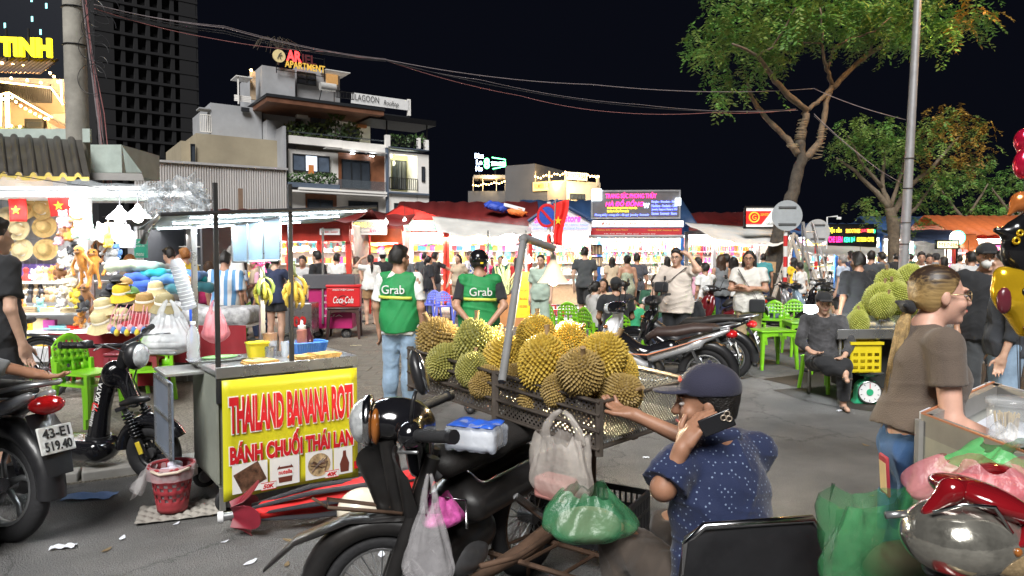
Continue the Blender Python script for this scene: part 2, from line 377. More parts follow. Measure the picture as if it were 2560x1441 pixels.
def person(label,loc,yaw=0,h=1.66,pose='stand',sit=False,fem=False,w=1.0,skin='tan',hair='short',hc='black',top=BLACKC,sleeve=.62,hem=.86,loose=.022,legs=NAVYC,leg_len='long',shoe=SHOE,vox=.016,J=None,lean=0,hy=0,hp=0,face=False,extra=None,group=None,fine=False,topname='shirt',dress=None,belly=0,hroll=0,strap=None,seat=None,hairlen=.3,fold=.009,jtop=.09,hairm=None):
 """forward is local +Y; yaw turns it.  h scales a 1.7 m body"""
 s=h/1.7;j={k:V(v)for k,v in J0 .items()}
 if fem:
  for k in('sL','sR'):j[k].x*=.86
  for k in('eL','eR','wL','wR','fL','fR'):j[k].x*=.9
 for k,v in POSES.get(pose,{}).items():j[k]=V(v)
 drop=0
 if sit:
  for k in UP:j[k].z-=.46;j[k].y-=.02
  for k,v in SIT.items():j[k]=V(v)
  if seat is not None:
   dz=seat-.40
   for k in list(UP)+['hL','hR','pe']:j[k].z+=dz
 if lean:
  q=MX.Rotation(-lean,3,'X');o=j['pe'].copy()
  for k in UP:j[k]=o+q@(j[k]-o)
 for k,v in(J or{}).items():j[k]=V(v)
 root=thing('person',label,'person',loc,yaw,group,s=s)
 Rh=(MX.Rotation(hy,3,'Z')@MX.Rotation(hp-lean*.4,3,'X')@MX.Rotation(hroll,3,'Y'));hd=j['hd']
 def H(x,y,z):return tuple(hd+Rh@V((x,y,z)))
 Rl=[list(r)for r in Rh]
 W=w
 def limb(a,b,ra,rb,**o):return('cap',tuple(j[a]),tuple(j[b]),ra,rb,o)
 chw=(.155 if not fem else .135)*W
 B=[('ell',tuple(j['pe']),(.155*W*(1.04 if fem else 1),.11*W,.13),{'k':.05}),('ell',tuple(j['wa']+V((0,belly*.5,0))),((.13 if not fem else .112)*W,.095*W+belly,.15),{'k':.05}),('ell',tuple(j['ch']),(chw,.105*W,.17),{'k':.05}),('cap',tuple(j['sL']*.9+j['sR']*.1),tuple(j['sR']*.9+j['sL']*.1),.045,.045,{'k':.03}),('cap',tuple(j['nb']+V((-.03,-.015,.01))),tuple(j['sL']*.72+j['sR']*.28+V((0,0,.012))),.04,.034,{'k':.03}),('cap',tuple(j['nb']+V((.03,-.015,.01))),tuple(j['sR']*.72+j['sL']*.28+V((0,0,.012))),.04,.034,{'k':.03}),('cap',tuple(j['nb']),tuple(hd+Rh@V((0,-.025,-.05))),.056,.05,{'k':.03})]
 if fem:B+=[('ell',tuple(j['ch']+V((x,.085,-.03))),(.058,.05,.055),{'k':.03})for x in(-.062,.062)]
 for q in 'LR':
  B+=[limb('h'+q,'k'+q,.088*W,.055*W,k=.04),limb('k'+q,'a'+q,.054*W,.035,k=.03),limb('s'+q,'e'+q,.048*W,.037*W,k=.025),limb('e'+q,'w'+q,.036*W,.025,k=.02)]
  m=j['k'+q]*.68+j['a'+q]*.32;B.append(('ell',tuple(m+V((0,-.018,0))),(.05*W,.052*W,.1),{'k':.03}))
  # hand: palm, four fingers and a thumb that leaves the palm's side
  wv,fv=j['w'+q],j['f'+q];d=(fv-wv).normalized();sg=-1 if q=='L' else 1
  side=V((0,1,0))if abs(d.y)<.8 else V((-sg,0,0));side=(side-d*side.dot(d)).normalized();nrm=d.cross(side).normalized()
  if fine:
   B+=[('cap',tuple(wv),tuple(wv+d*.05),.026,.026,{'k':.015})]
   for f,(o,L)in enumerate(((.03,.075),(.011,.085),(-.009,.08),(-.028,.062))):
    a=wv+d*(.085 if f<3 else .078)+side*o;b=a+d*L*.55+nrm*.01*sg;c=b+d*L*.4+nrm*.028*sg
    B+=[('cap',tuple(wv+d*.03+side*o*.7),tuple(a),.017,.0125,{'k':.01}),('cap',tuple(a),tuple(b),.0105,.0095,{'k':.004}),('cap',tuple(b),tuple(c),.0095,.008,{'k':.004})]
   a=wv+d*.03+side*.03;b=a+d*.04+side*.032;c=b+d*.035+side*.005
   B+=[('cap',tuple(wv+d*.015+side*.012),tuple(a),.018,.015,{'k':.01}),('cap',tuple(a),tuple(b),.013,.011,{'k':.008}),('cap',tuple(b),tuple(c),.011,.009,{'k':.004})]
  else:
   B+=[('cap',tuple(wv),tuple(wv+d*.09),.03,.034,{'k':.02}),('cap',tuple(wv+d*.09),tuple(wv+d*.165+nrm*.02*sg),.026,.014,{'k':.02}),('cap',tuple(wv+d*.03+side*.02),tuple(wv+d*.085+side*.052),.016,.011,{'k':.01})]
  an=j['a'+q];fwd=V((sg*.02,.15,-.05));B+=[('cap',tuple(an+V((0,-.03,-.045))),tuple(an+V((sg*.015,.14,-.06))),.03,.024,{'k':.03})]
 kh=.012
 B+=[('ell',H(0,-.018,.032),(.074,.094,.084),{'R':Rl,'k':.02}),('ell',H(0,.018,-.035),(.058,.07,.082),{'R':Rl,'k':.025}),('ell',H(0,.062,-.098),(.026,.022,.02),{'R':Rl,'k':.02}),('cap',H(0,.088,.012),H(0,.104,-.028),.008,.0135,{'k':kh}),('ell',H(0,.083,.028),(.05,.014,.01),{'R':Rl,'k':kh}),('ell',H(0,.084,-.065),(.024,.012,.012),{'R':Rl,'k':kh})]
 for x in(-1,1):B+=[('ell',H(x*.074,-.008,-.008),(.01,.02,.03),{'R':Rl,'k':.008}),('ell',H(x*.036,.062,-.03),(.025,.022,.025),{'R':Rl,'k':.02})]
 blob('body',B,SKIN[skin],root,vox)
 # ---- clothes
 sd=int(abs(loc[0]*37+loc[1]*91)*10)%9999
 if dress:
  dm,dz,flare=dress;q=[('ell',tuple(j['ch']+V((0,0,-.02))),(chw+.012,.118*W,.12),{'k':.05}),('ell',tuple(j['wa']),(.13*W,.116*W,.17),{'k':.06}),('ell',tuple(j['pe']),(.188*W,.15*W,.17),{'k':.06}),*[('ell',tuple(j['ch']+V((x,.085,-.03))),(.068,.066,.068),{'k':.05})for x in(-.06,.06)],('cap',tuple(j['pe']),(j['pe'].x,j['pe'].y,dz),.15*W,.15*W+flare,{'k':.08,'s':(1,.8,1)}),('pl',(0,0,dz),(0,0,-1)),('pl',(0,0,1.36),(0,0,1))]
  blob('dress',q,dm,root,vox,.05,wr(.006,16,sd,(1,1,.15)))
 if top:
  L=loose
  t=[('ell',tuple(j['ch']),(chw+L,.108*W+L,.185),{'k':.06}),('ell',tuple(j['wa']+V((0,belly*.5,0))),(.135*W+L*1.1,.1*W+L*1.2+belly,.17),{'k':.08}),('cap',tuple(j['sL']+V((.02,0,-.004))),tuple(j['sR']+V((-.02,0,-.004))),.048+L*.5,.048+L*.5,{'k':.035}),('cap',tuple(j['nb']+V((-.03,-.018,.0))),tuple(j['sL']*.72+j['sR']*.28+V((0,0,.008))),.046,.044+L*.4,{'k':.03}),('cap',tuple(j['nb']+V((.03,-.018,.0))),tuple(j['sR']*.72+j['sL']*.28+V((0,0,.008))),.046,.044+L*.4,{'k':.03})]
  if not sit or True:t.append(('ell',tuple(j['pe']+V((0,0,.0))),(.158*W*(1.04 if fem else 1)+L*.6+.022,.118*W+L*.6+.022,.17),{'k':.07}))
  if fem:t+=[('ell',tuple(j['ch']+V((x,.085,-.03))),(.06+L*.5,.052+L*.6,.06+L*.5),{'k':.05})for x in(-.06,.06)]
  if not sit:t.append(('cap',tuple(j['pe']),(j['pe'].x,j['pe'].y,hem-.06),.158*W*(1.04 if fem else 1)+L*.6+.018,.16*W*(1.04 if fem else 1)+L*.6+.02,{'k':.05,'s':(1,.8,1)}))
  hz=hem if not sit else j['pe'].z-.06
  t.append(('pl',(0,0,hz),(0,0,-1)))
  for q in 'LR':
   a,e,w_=j['s'+q],j['e'+q],j['w'+q]
   if sleeve>0:
    f=min(sleeve,1);b=a+(e-a)*f
    t.append(('cap',tuple(a),tuple(b),.056*W+L*.5,(.048*W+L*.9)if f<1 else .05+L*.5,{'k':.025,'flat':sleeve<1}))
    if sleeve>1:t.append(('cap',tuple(e),tuple(e+(w_-e)*(sleeve-1)),.045+L*.5,.034+L*.5,{'k':.02,'flat':1}))
  nb=j['nb'];t.append(('cap',tuple(nb+V((0,.035,.035))),tuple(nb+V((0,.05,.2))),.066,.09,{'sub':1}))
  if sleeve<=0:
   for x in(-1,1):t.append(('ell',tuple(j['s'+('L' if x<0 else 'R')]+V((x*.045,0,.0))),(.07,.12,.1),{'sub':1}))
  blob(topname,t,top,root,vox,.04,wr(fold,24,sd,(1,1,.8)))
 if legs:
  g=[('ell',tuple(j['pe']+V((0,0,-.02))),(.158*W*(1.04 if fem else 1)+.01,.118*W+.008,.125),{'k':.06})]
  for q in 'LR':
   hq,kq,aq=j['h'+q],j['k'+q],j['a'+q];wl=.012 if leg_len!='wide' else .03
   if leg_len in('long','wide'):
    g+=[('cap',tuple(hq),tuple(kq),.092*W+wl,.062*W+wl,{'k':.05}),('cap',tuple(kq),tuple(aq+(kq-aq)*.06),.06*W+wl,.048+wl*1.6,{'k':.04,'flat':1}),('ell',tuple(kq*.68+aq*.32+V((0,-.02,0))),(.062*W+wl,.066*W+wl,.12),{'k':.04})]
   elif leg_len=='knee':g+=[('cap',tuple(hq),tuple(kq+(hq-kq)*.04),.094*W+.015,.078*W+.02,{'k':.04,'flat':1})]
   else:g+=[('cap',tuple(hq),tuple(hq+(kq-hq)*(.45 if leg_len=='short' else .62)),.095*W+.012,.09*W+.018,{'k':.04,'flat':1})]
  g.append(('pl',(0,0,j['pe'].z+jtop),(0,0,1)))
  blob('shorts' if leg_len in('knee','short','mid')else 'trousers',g,legs,root,vox,.04,wr(.0055,30,sd+5,(1,1,.8)))
 if shoe is not None:
  for q,sg in(('L',-1),('R',1)):
   an=j['a'+q]
   z0=an.z-.085
   blob('shoe' if shoe is not SANDAL else 'sandal',([('cap',tuple(an+V((0,-.035,-.045))),tuple(an+V((sg*.018,.15,-.055))),.042,.036,{'k':.03,'s':(1,1,.9)}),('pl',(0,0,an.z-.0 if shoe is not SANDAL else an.z-.07),(0,0,1)),('pl',(0,0,z0+.004),(0,0,-1))]+([('cap',tuple(an+V((-.04,.08,-.05))),tuple(an+V((.04,.08,-.05))),.016,.016)]if shoe is SANDAL else[])),shoe,root,min(vox,.012),.01)
   # ---- hair
 if hair:
  hm=hairm or HAIRM[hc];jit=wr(.004 if not fine else .002,60,sd,(1,1,.3))
  def pl(x,y,z,nx,ny,nz):
   nn=Rh@V((nx,ny,nz)).normalized();return('pl',H(x,y,z),tuple(nn))
  hp_=[('ell',H(0,-.024,.045),(.083,.1,.087),{'R':Rl}),('ell',H(0,-.05,-.01),(.076,.065,.075),{'R':Rl,'k':.03}),pl(0,.058,.075,0,1,-.62),pl(0,0,-.07 if hair=='short' else-.09,0,-.4,-1)]
  if hair=='short':hp_+=[('cap',H(-.04,.045,.1),H(.045,.04,.1),.024,.026,{'k':.03}),('cap',H(0,.02,.118),H(0,-.05,.125),.03,.025,{'k':.03})]
  if hair in('long','mid'):
   Ls=hairlen
   b0=V(H(0,-.06,-.02));b1=b0+V((0,-.03,-Ls));hp_+=[('cap',tuple(b0),tuple(b1),.082,.075,{'k':.03,'s':(1.15,.55,1)})]
   for x in(-1,1):hp_+=[('cap',H(x*.072,-.02,.03),tuple(V(H(x*.075,-.03,-.06))+V((x*.01,-.01,-Ls*.55))),.026,.03,{'k':.03})]
  if hair=='pony':
   b0=V(H(0,-.125,.02));b1=b0+V((0,-.03,-hairlen*.5));b2=b1+V((0,.015,-hairlen*.5));hp_+=[('ell',tuple(b0),(.03,.03,.03)),('cap',tuple(b0),tuple(b1),.03,.032,{'k':.02}),('cap',tuple(b1),tuple(b2),.032,.015,{'k':.02})]
  if hair=='bun':hp_+=[('ell',H(0,-.13,.06),(.045,.04,.045),{'k':.01})]
  blob('hair',hp_,hm,root,min(vox,.012),.02,jit)
 if face:
  e=MB();b=MB();l=MB()
  for x in(-1,1):
   E=MB();E.ell(H(x*.031,.079,.004),(.0125,.009,.0075),10,6);E.build('eye',WHITE_EYE,root,1)
   E=MB();E.ell(H(x*.031,.0855,.004),(.0062,.004,.0062),8,6);E.build('iris',IRIS,root,1)
   E=MB();E.loft([H(x*.016,.091,.022),H(x*.032,.09,.028),H(x*.05,.08,.021)],[.003,.0042,.002],6);E.build('eyebrow',HAIRM[hc if hc!='blond' else 'brown'],root,1)
  E=MB();E.loft([H(-.023,.09,-.064),H(0,.0985,-.061),H(.023,.09,-.064)],[(.002,.002),(.0045,.006),(.002,.002)],8);E.build('mouth',LIP,root,1)
 root['_']=0;del root['_']
 return root,j,H,Rh
def cap_hat(root,H,Rh,m,vox=.008,brim=1,back=False,low=.03):
 Rl=[list(r)for r in Rh]
 def pl(x,y,z,n):return('pl',H(x,y,z),tuple((Rh@V(n)).normalized()))
 sg=-1 if back else 1
 o=blob('cap',[('ell',H(0,-.02,.055),(.09,.108,.088),{'R':Rl}),pl(0,0,low,(0,0,-1)),('ell',H(0,sg*.105-.01,low+.012),(.072,.085,.009),{'R':Rl,'k':.008})],m,root,vox,.005)
 return o
def glasses(root,H,m):
 for x in(-1,1):
  g=MB();ring=[H(x*.034+.023*cos(a),.098-.004*abs(cos(a)),.002+.02*sin(a))for a in np.linspace(0,2*pi,15)[:-1]]
  g.tube(ring,.0022,5,True);g.loft([H(x*.056,.095,.008),H(x*.074,.06,.01),H(x*.078,-.01,.008)],.002,5);g.build('glasses_rim',m,root,1)
 g=MB();g.tube([H(-.012,.1,.006),H(0,.106,.009),H(.012,.1,.006)],.002,5);g.build('glasses_bridge',m,root,1)
def band(name,root,pts,m,w=.02,t=.004):
 b=MB();b.loft(pts,[(w,t)]*len(pts),6);return b.build(name,m,root,1)
 # ---------------------------------------------------------------- ground
def ground_mat(name,c0,c1,sc1,sc2,bump,rough=.85,bsc=90):
 m=mat(name,c0,rough,var=.1);n,l,b=nodes(m)
 for q in list(n):
  if q.type in('TEX_NOISE','VALTORGB','MAP_RANGE'):n.remove(q)
 tc=[q for q in n if q.type=='TEX_COORD'][0]
 a=n.new('ShaderNodeTexNoise');a.inputs['Scale'].default_value=sc1;a.inputs['Detail'].default_value=9;a.inputs['Roughness'].default_value=.7
 f=n.new('ShaderNodeTexNoise');f.inputs['Scale'].default_value=sc2;f.inputs['Detail'].default_value=3
 v=n.new('ShaderNodeTexVoronoi');v.inputs['Scale'].default_value=bsc
 for q in(a,f,v):l.new(tc.outputs['Object'],q.inputs['Vector'])
 r=n.new('ShaderNodeValToRGB');r.color_ramp.elements[0].position=.32;r.color_ramp.elements[1].position=.68
 r.color_ramp.elements[0].color=(*c0,1);r.color_ramp.elements[1].color=(*c1,1);l.new(a.outputs[0],r.inputs[0])
 r2=n.new('ShaderNodeMapRange');r2 .inputs[1].default_value=.35;r2 .inputs[2].default_value=.7;r2 .inputs[3].default_value=.55;r2 .inputs[4].default_value=1.35;l.new(f.outputs[0],r2 .inputs[0])
 mx=n.new('ShaderNodeMix');mx.data_type='RGBA';mx.blend_type='MULTIPLY';mx.inputs[0].default_value=1
 l.new(r.outputs[0],mx.inputs[6]);l.new(r2 .outputs[0],mx.inputs[7]);l.new(mx.outputs[2],b.inputs['Base Color'])
 if name=='asphalt':
  st=n.new('ShaderNodeTexNoise');st.inputs['Scale'].default_value=.55;st.inputs['Detail'].default_value=5;l.new(tc.outputs['Object'],st.inputs['Vector']);sr=n.new('ShaderNodeMapRange');sr.inputs[1].default_value=.5;sr.inputs[2].default_value=.66;sr.inputs[3].default_value=1;sr.inputs[4].default_value=.55;l.new(st.outputs[0],sr.inputs[0])
  cv=n.new('ShaderNodeTexVoronoi');cv.feature='DISTANCE_TO_EDGE';cv.inputs['Scale'].default_value=.6;wn=n.new('ShaderNodeVectorMath');wn.operation='ADD';l.new(tc.outputs['Object'],wn.inputs[0]);l.new(a.outputs['Color'],wn.inputs[1]);l.new(wn.outputs[0],cv.inputs['Vector']);cr=n.new('ShaderNodeMapRange');cr.inputs[1].default_value=0;cr.inputs[2].default_value=.012;cr.inputs[3].default_value=.6;cr.inputs[4].default_value=1;l.new(cv.outputs[0],cr.inputs[0])
  for q in(sr,cr):
   m2=n.new('ShaderNodeMix');m2 .data_type='RGBA';m2 .blend_type='MULTIPLY';m2 .inputs[0].default_value=1;l.new(b.inputs['Base Color'].links[0].from_socket,m2 .inputs[6]);l.new(q.outputs[0],m2 .inputs[7]);l.new(m2 .outputs[2],b.inputs['Base Color'])
 ad=n.new('ShaderNodeMath');ad.operation='ADD';l.new(v.outputs[0],ad.inputs[0]);l.new(f.outputs[0],ad.inputs[1])
 bp=n.new('ShaderNodeBump');bp.inputs['Strength'].default_value=bump;bp.inputs['Distance'].default_value=.012;l.new(ad.outputs[0],bp.inputs['Height']);l.new(bp.outputs[0],b.inputs['Normal'])
 return m
ASPH=ground_mat('asphalt',(.13,.129,.13),(.25,.244,.232),.9,170,.9,.8,130)
SAND=ground_mat('sandy concrete',(.14,.125,.1),(.27,.245,.205),1.3,60,.5)
CONC=mat('concrete',(.3,.29,.27),.85,var=.25,scale=3,bump=.3,bscale=25,dirt=.5)
tag(MB().quad((-450,-60,0),(450,-60,0),(450,700,0),(-450,700,0)).build('road',ASPH),kind='structure')
pv=[G(-600,1290),G(180,1212),G(520,1165),G(800,1075),G(980,985),G(1000,900)]
pv=[(p.x,p.y)for p in pv]+[(-1.0,16),(-1.0,30),(-40,30),(-40,4.0)]
b=MB();n=len(pv);b.add([(x,y,.012)for x,y in pv]+[(x,y,-.1)for x,y in pv],[tuple(range(n))]+[(i,(i+1)%n,(i+1)%n+n,i+n)for i in range(n)])
PAVE=tag(b.build('pavement',SAND),kind='structure')
# kerb stones along the left edge
ks=[V((*p,0))for p in pv[:3]]
for a,c in zip(ks,ks[1:]):
 d=(c-a).normalized();L=(c-a).length;nn=max(1,round(L/.8))
 for i in range(nn):
  m=a+d*(L*(i+.5)/nn)
  q=MB();q.box((0,0,0),(L/nn-.012,.16,.15));o=q.build('kerb_stone',CONC,PAVE,bev=.012);o.location=(m.x,m.y+.1,.0);o.rotation_euler=(0,0,atan2(d.y,d.x))
  # interlocking pavers in front of the market
PAVER=mat('paver concrete',(.17,.155,.13),.9,var=.3,scale=5,bump=.5,bscale=50,dirt=.35);pvm=None;cnt=0
for r_ in range(14):
 for c_ in range(10):
  x=-2.9+c_*.31+(r_%2)*.15;y=7.9+r_*.36
  if y<8.3+max(0,x+1.4)*.9 or random.random()<.2:continue
  if pvm is None:
   q=MB();q.box((0,0,0),(.3,.35,.05));pvm=q.build('paver',PAVER,PAVE,bev=.008)
   o=pvm
  else:o=pvm.copy();COL.objects.link(o)
  o.location=(x,y,-.007+random.uniform(-.004,.005));o.rotation_euler=(random.uniform(-.012,.012),random.uniform(-.012,.012),random.uniform(-.02,.02))
  # dark sheet painting a cast shadow onto the road under the fruit trolley
SHADOWM=mat('painted shadow',(.03,.022,.017),.7,var=.3,scale=6,bump=.4,bscale=80)
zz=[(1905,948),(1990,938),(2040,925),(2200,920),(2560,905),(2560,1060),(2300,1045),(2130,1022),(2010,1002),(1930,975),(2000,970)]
tag(MB().add([G(x,y,.004)for x,y in zz],[tuple(range(len(zz)-1,-1,-1))]).build('painted_shadow',SHADOWM),kind='structure')
# ---------------------------------------------------------------- apartment building
WALLW=mat('white render',(.84,.82,.79),.8,var=.1,scale=.8,bump=.1,bscale=8,dirt=.12);WALLG=mat('grey render',(.36,.37,.39),.85,var=.15,scale=.6,dirt=.2);BEIGE=mat('beige render',(.36,.31,.22),.85,var=.15,scale=.5,dirt=.3)
WOODP=mat('brown cladding',(.22,.085,.04),.5,var=.25,scale=3);FRAMED=mat('dark window frame',(.03,.033,.038),.4,.3);GLASSD=mat('dark glass',(.05,.06,.075),.08,.0,var=.3,scale=.6,spec=.9);TRIMB=mat('blue grey trim',(.1,.13,.18),.6)
RAIL=mat('black rail',(.02,.02,.022),.4,.6);SOFF=mat('wood soffit',(.16,.07,.04),.5,var=.3,scale=2);CURT=mat('curtain',(.08,.11,.16),.8,var=.3,scale=2)
LEAF=mat('leaf',(.05,.1,.028),.55,var=.45,scale=3);LEAF2=mat('leaf pale',(.085,.12,.03),.55,var=.4,scale=2)
def glow(name,col,e):return mat('lit '+name,col,.5,var=0,emit=e,ecol=col)
WARM=glow('warm',(1,.62,.22),6);WARM2=glow('warm soft',(1,.72,.36),1.2);COOL=glow('cool',(.86,.94,1),6)
class Plane:
 """a house front: local x runs along the facade, y goes back, z up"""
 def __init__(s,px,d,ang):s.o=V((X(px,d),d,0));s.a=ang;s.M=MX.Rotation(ang,3,'Z');s.I=s.M.transposed()
 def at(s,px,py,yl=0):
  o=s.I@(V((0,0,CH))-s.o);dr=s.I@(P(px,py,10)-V((0,0,CH)));k=(yl-o.y)/dr.y;return o+dr*k
 def box(s,name,m,root,p0,p1,y=0,dep=.2,bev=0,fwd=0):
  a,b_=s.at(*p0,y),s.at(*p1,y);q=MB();q.bx(min(a.x,b_.x),max(a.x,b_.x),y-fwd,y+dep,min(a.z,b_.z),max(a.z,b_.z));return q.build(name,m,root,bev=bev)
 def window(s,root,p0,p1,y=0,nx=2,nz=1,fr=.07,lit=None,fm=None,name='window'):
  a,b_=s.at(*p0,y),s.at(*p1,y);x0,x1,z0,z1=min(a.x,b_.x),max(a.x,b_.x),min(a.z,b_.z),max(a.z,b_.z);q=MB()
  q.bx(x0,x1,y-.06,y+.02,z0,z0+fr);q.bx(x0,x1,y-.06,y+.02,z1-fr,z1)
  for i in range(nx+1):xx=x0+(x1-x0)*i/nx;q.bx(max(x0,xx-fr/2),min(x1,xx+fr/2),y-.062,y+.022,z0+fr,z1-fr)
  for k in range(1,nz):zz_=z0+(z1-z0)*k/nz;q.bx(x0,x1,y-.058,y+.018,zz_-fr/2,zz_+fr/2)
  f=q.build(name,fm or FRAMED,root)
  for i in range(nx):
   g=MB();g.bx(x0+(x1-x0)*i/nx+fr/2,x0+(x1-x0)*(i+1)/nx-fr/2,y-.02,y-.012,z0+fr,z1-fr);g.build('pane',lit[i]if lit and lit[i]else GLASSD,f)
  return f
 def rail(s,root,p0,p1,y=0,n=10,name='railing',m=None,h=None):
  a,b_=s.at(*p0,y),s.at(*p1,y);z0,z1=min(a.z,b_.z),max(a.z,b_.z);q=MB();q.bx(a.x,b_.x,y-.03,y+.03,z1-.05,z1);q.bx(a.x,b_.x,y-.02,y+.02,z0,z0+.04)
  for i in range(n+1):xx=a.x+(b_.x-a.x)*i/n;q.bx(xx-.018,xx+.018,y-.018,y+.018,z0,z1-.05)
  return q.build(name,m or RAIL,root)
def shrub(root,c,r,n=60,name='foliage',m=None,leaf=.12,seed=1):
 rg=random.Random(seed);q=MB()
 for _ in range(n):
  u=V((rg.gauss(0,1),rg.gauss(0,1),rg.gauss(0,1))).normalized()*rg.uniform(.4,1)**.5;p=V(c)+V((u.x*r[0],u.y*r[1],u.z*r[2]))
  d=(u+V((rg.gauss(0,.5),rg.gauss(0,.5),rg.gauss(0,.5)))).normalized();x,y,_=basis(d);L=leaf*rg.uniform(.6,1.3);a=rg.uniform(0,6.3);e=(x*cos(a)+y*sin(a));f=d*.5+(y*cos(a)-x*sin(a))
  q.add([p-e*L*.4,p+f*L*.6-e*L*.1,p+e*L*.5+f*L*.2,p-f*L*.5+e*L*.1],[(0,1,2,3)])
 return q.build(name,m or LEAF,root)
A=Plane(718,45,R(34.4))
apt=thing('apartment_building','white four storey apartment block with rooftop signs, brown cladding and planted balconies','building',A.o,A.a)
def ab(name,m,p0,p1,y=0,dep=.2,**k):return A.box(name,m,apt,p0,p1,y,dep,**k)
ab('wall',WALLW,(720,372),(968,640),.35,9)
ab('parapet',WALLW,(722,338),(856,370),0,.3);ab('parapet',WALLW,(856,352),(968,382),0,.3);ab('slab',WALLW,(815,369),(968,384),-.5,.55)
ab('side_pier',WALLG,(708,315),(719,640),-.2,9.5)
A.window(apt,(731,384),(824,434),.28,3,1,lit=[CURT,glow('room',(.75,.85,1),.35),CURT])
ab('door_leaf',mat('orange wood',(.5,.18,.05),.6,emit=.06),(771,412),(785,436),.2,.03)
ab('planter',TRIMB,(722,455),(850,474),-.4,.7)
for i,x in enumerate((735,758,781,804,828)):
 p=A.at(x,447,-.1);shrub(apt,p,(.45,.35,.42),90,'shrub',LEAF,.16,i)
ab('cladding',WOODP,(846,381),(966,478),.26,.06)
A.window(apt,(854,398),(925,474),.2,3,1)
ab('glass_balustrade',mat('balustrade glass',(.12,.14,.16),.1,alpha=.45,spec=.9),(846,448),(966,478),-.35,.03);ab('balcony_slab',WALLW,(720,474),(968,492),-.45,.8)
for x,y in((882,383),(930,389)):ab('ceiling_lamp',COOL,(x-5,y),(x+5,y+3),-.1,.1)
ab('lintel',WALLW,(748,468),(968,486),-.5,.5)
ab('cladding',WOODP,(764,484),(842,524),.26,.06);A.window(apt,(768,498),(832,528),.2,2);A.window(apt,(871,502),(945,540),.24,4,3,.05)
# right wing with the lit balcony
ab('wing_wall',WALLW,(968,372),(978,640),-.2,8);ab('corner_band',TRIMB,(966,360),(973,640),-.3,.2)
ab('wing_wall',WALLW,(1043,385),(1073,640),-.2,8);ab('wing_wall',WALLW,(978,478),(1043,640),-.2,.4);ab('wing_wall',WALLW,(973,377),(1043,390),-.2,.5)
ab('band',TRIMB,(972,368),(1073,376),-.45,1);ab('band',TRIMB,(972,479),(1073,489),-.4,.6)
ab('balcony_back_wall',mat('pale yellow wall',(.62,.62,.36),.8),(974,386),(1050,482),1.4,.2)
A.window(apt,(980,400),(1016,476),1.3,3,1,name='door')
A.rail(apt,(974,443),(1044,477),-.25,14)
for x,y in((977,390),(1027,395)):
 p=A.at(x,y,.6);q=MB();q.ell(p,.12,8,5);q.build('balcony_lamp',glow('balcony lamp',(1,.95,.75),5),apt)
light('balcony_lamp_light','POINT',A.at(1005,402,.5),16,(1,.97,.62),apt,.2)
A.window(apt,(1054,417),(1062,455),-.22,1);A.window(apt,(985,508),(1035,530),-.22,2,1)
A.rail(apt,(973,343),(1070,370),-.3,16);ab('post',WALLW,(965,337),(976,370),-.35,.3);ab('post',WALLW,(1046,345),(1052,372),-.35,.3);ab('post',WALLW,(1064,350),(1072,378),-.35,.3)
for i,x in enumerate((985,1003,1020,1035,1055)):
 p=A.at(x,352,.3);shrub(apt,p,(.35,.3,.5),50,'shrub',LEAF,.2,20+i)
ab('pergola',RAIL,(925,296),(1090,303),-.2,3.2);ab('pergola_post',RAIL,(966,302),(969,370),0,.1);ab('pergola_post',RAIL,(1067,306),(1069,360),0,.1)
# set-back fourth floor under the wide wooden soffit
ab('wall',WALLW,(766,266),(926,372),2.6,6);A.window(apt,(776,288),(823,350),2.5,2);A.window(apt,(855,318),(898,360),2.5,2,1)
ab('shrine',mat('orange box',(.45,.17,.06),.6),(893,300),(917,320),2.2,.3)
for i,(x,y)in enumerate(((775,290),(780,300))):ab('air_conditioner',WALLW,(742+i*14,278+i*2),(756+i*14,296+i*2),2.0,.4)
a,c=A.at(668,236,-.9),A.at(960,268,-.9);q=MB();q.bx(a.x,c.x,-.9,7,a.z-.42,a.z-.12);q.build('roof_slab',SOFF,apt);q=MB();q.bx(a.x-.05,c.x+.05,-.96,7.05,a.z-.12,a.z+.06);q.build('roof_edge',FRAMED,apt)
for i,x in enumerate((735,760,795,840,880)):
 p=A.at(x,330,.5);shrub(apt,p,(.8,.5,.7),120,'shrub',LEAF if i%2 else LEAF2,.22,40+i)
p=A.at(836,330,.6);q=MB();q.loft([p+V((0,0,-.8)),p+V((.1,0,.4)),p+V((0,0,1.4))],[.05,.04,.02],6);q.build('tree_stem',mat('bark pale',(.2,.16,.11),.9),apt)
for i,(x,y)in enumerate(((832,285),(850,290),(840,278),(826,308))):shrub(apt,A.at(x,y,.6),(.35,.3,.28),45,'shrub',LEAF2,.24,60+i)
ab('glass_balustrade',_M['balustrade glass'],(720,330),(966,352),.05,.03)
ab('ridge_wall',WALLG,(667,300),(718,420),1.5,7)
# stair tower and rooftop
ab('tower_wall',WALLG,(655,163),(740,420),3,6);ab('tower_wall',WALLG,(742,166),(850,260),3.6,5)
A.window(apt,(742,178),(790,216),3.4,2,2);ab('lit_panel',mat('lit plywood',(.6,.36,.15),.6,emit=.12,ecol=(1,.55,.2)),(816,180),(845,212),3.4,.1)
ab('canopy',WALLW,(815,174),(876,182),2.4,3)
p=A.at(818,218,2.6);q=MB();q.cyl(p+V((-.5,0,0)),p+V((.6,0,0)),.28,n=14);q.build('solar_tank',mat('white steel',(.7,.7,.68),.3,.4),apt,40)
for x in(-.4,.5):q=MB();q.cyl(p+V((x,0,-.25)),p+V((x*1.2,.3,-1.0)),.03,n=5);q.build('tank_leg',RAIL,apt)
A.rail(apt,(840,226),(885,250),1.0,12)
bn=ab('banner',mat('white banner',(.6,.6,.6),.7,emit=.03,ecol=(1,1,1)),(878,231),(1024,277),1.0,.06)
RB=(pi/2,0,0)
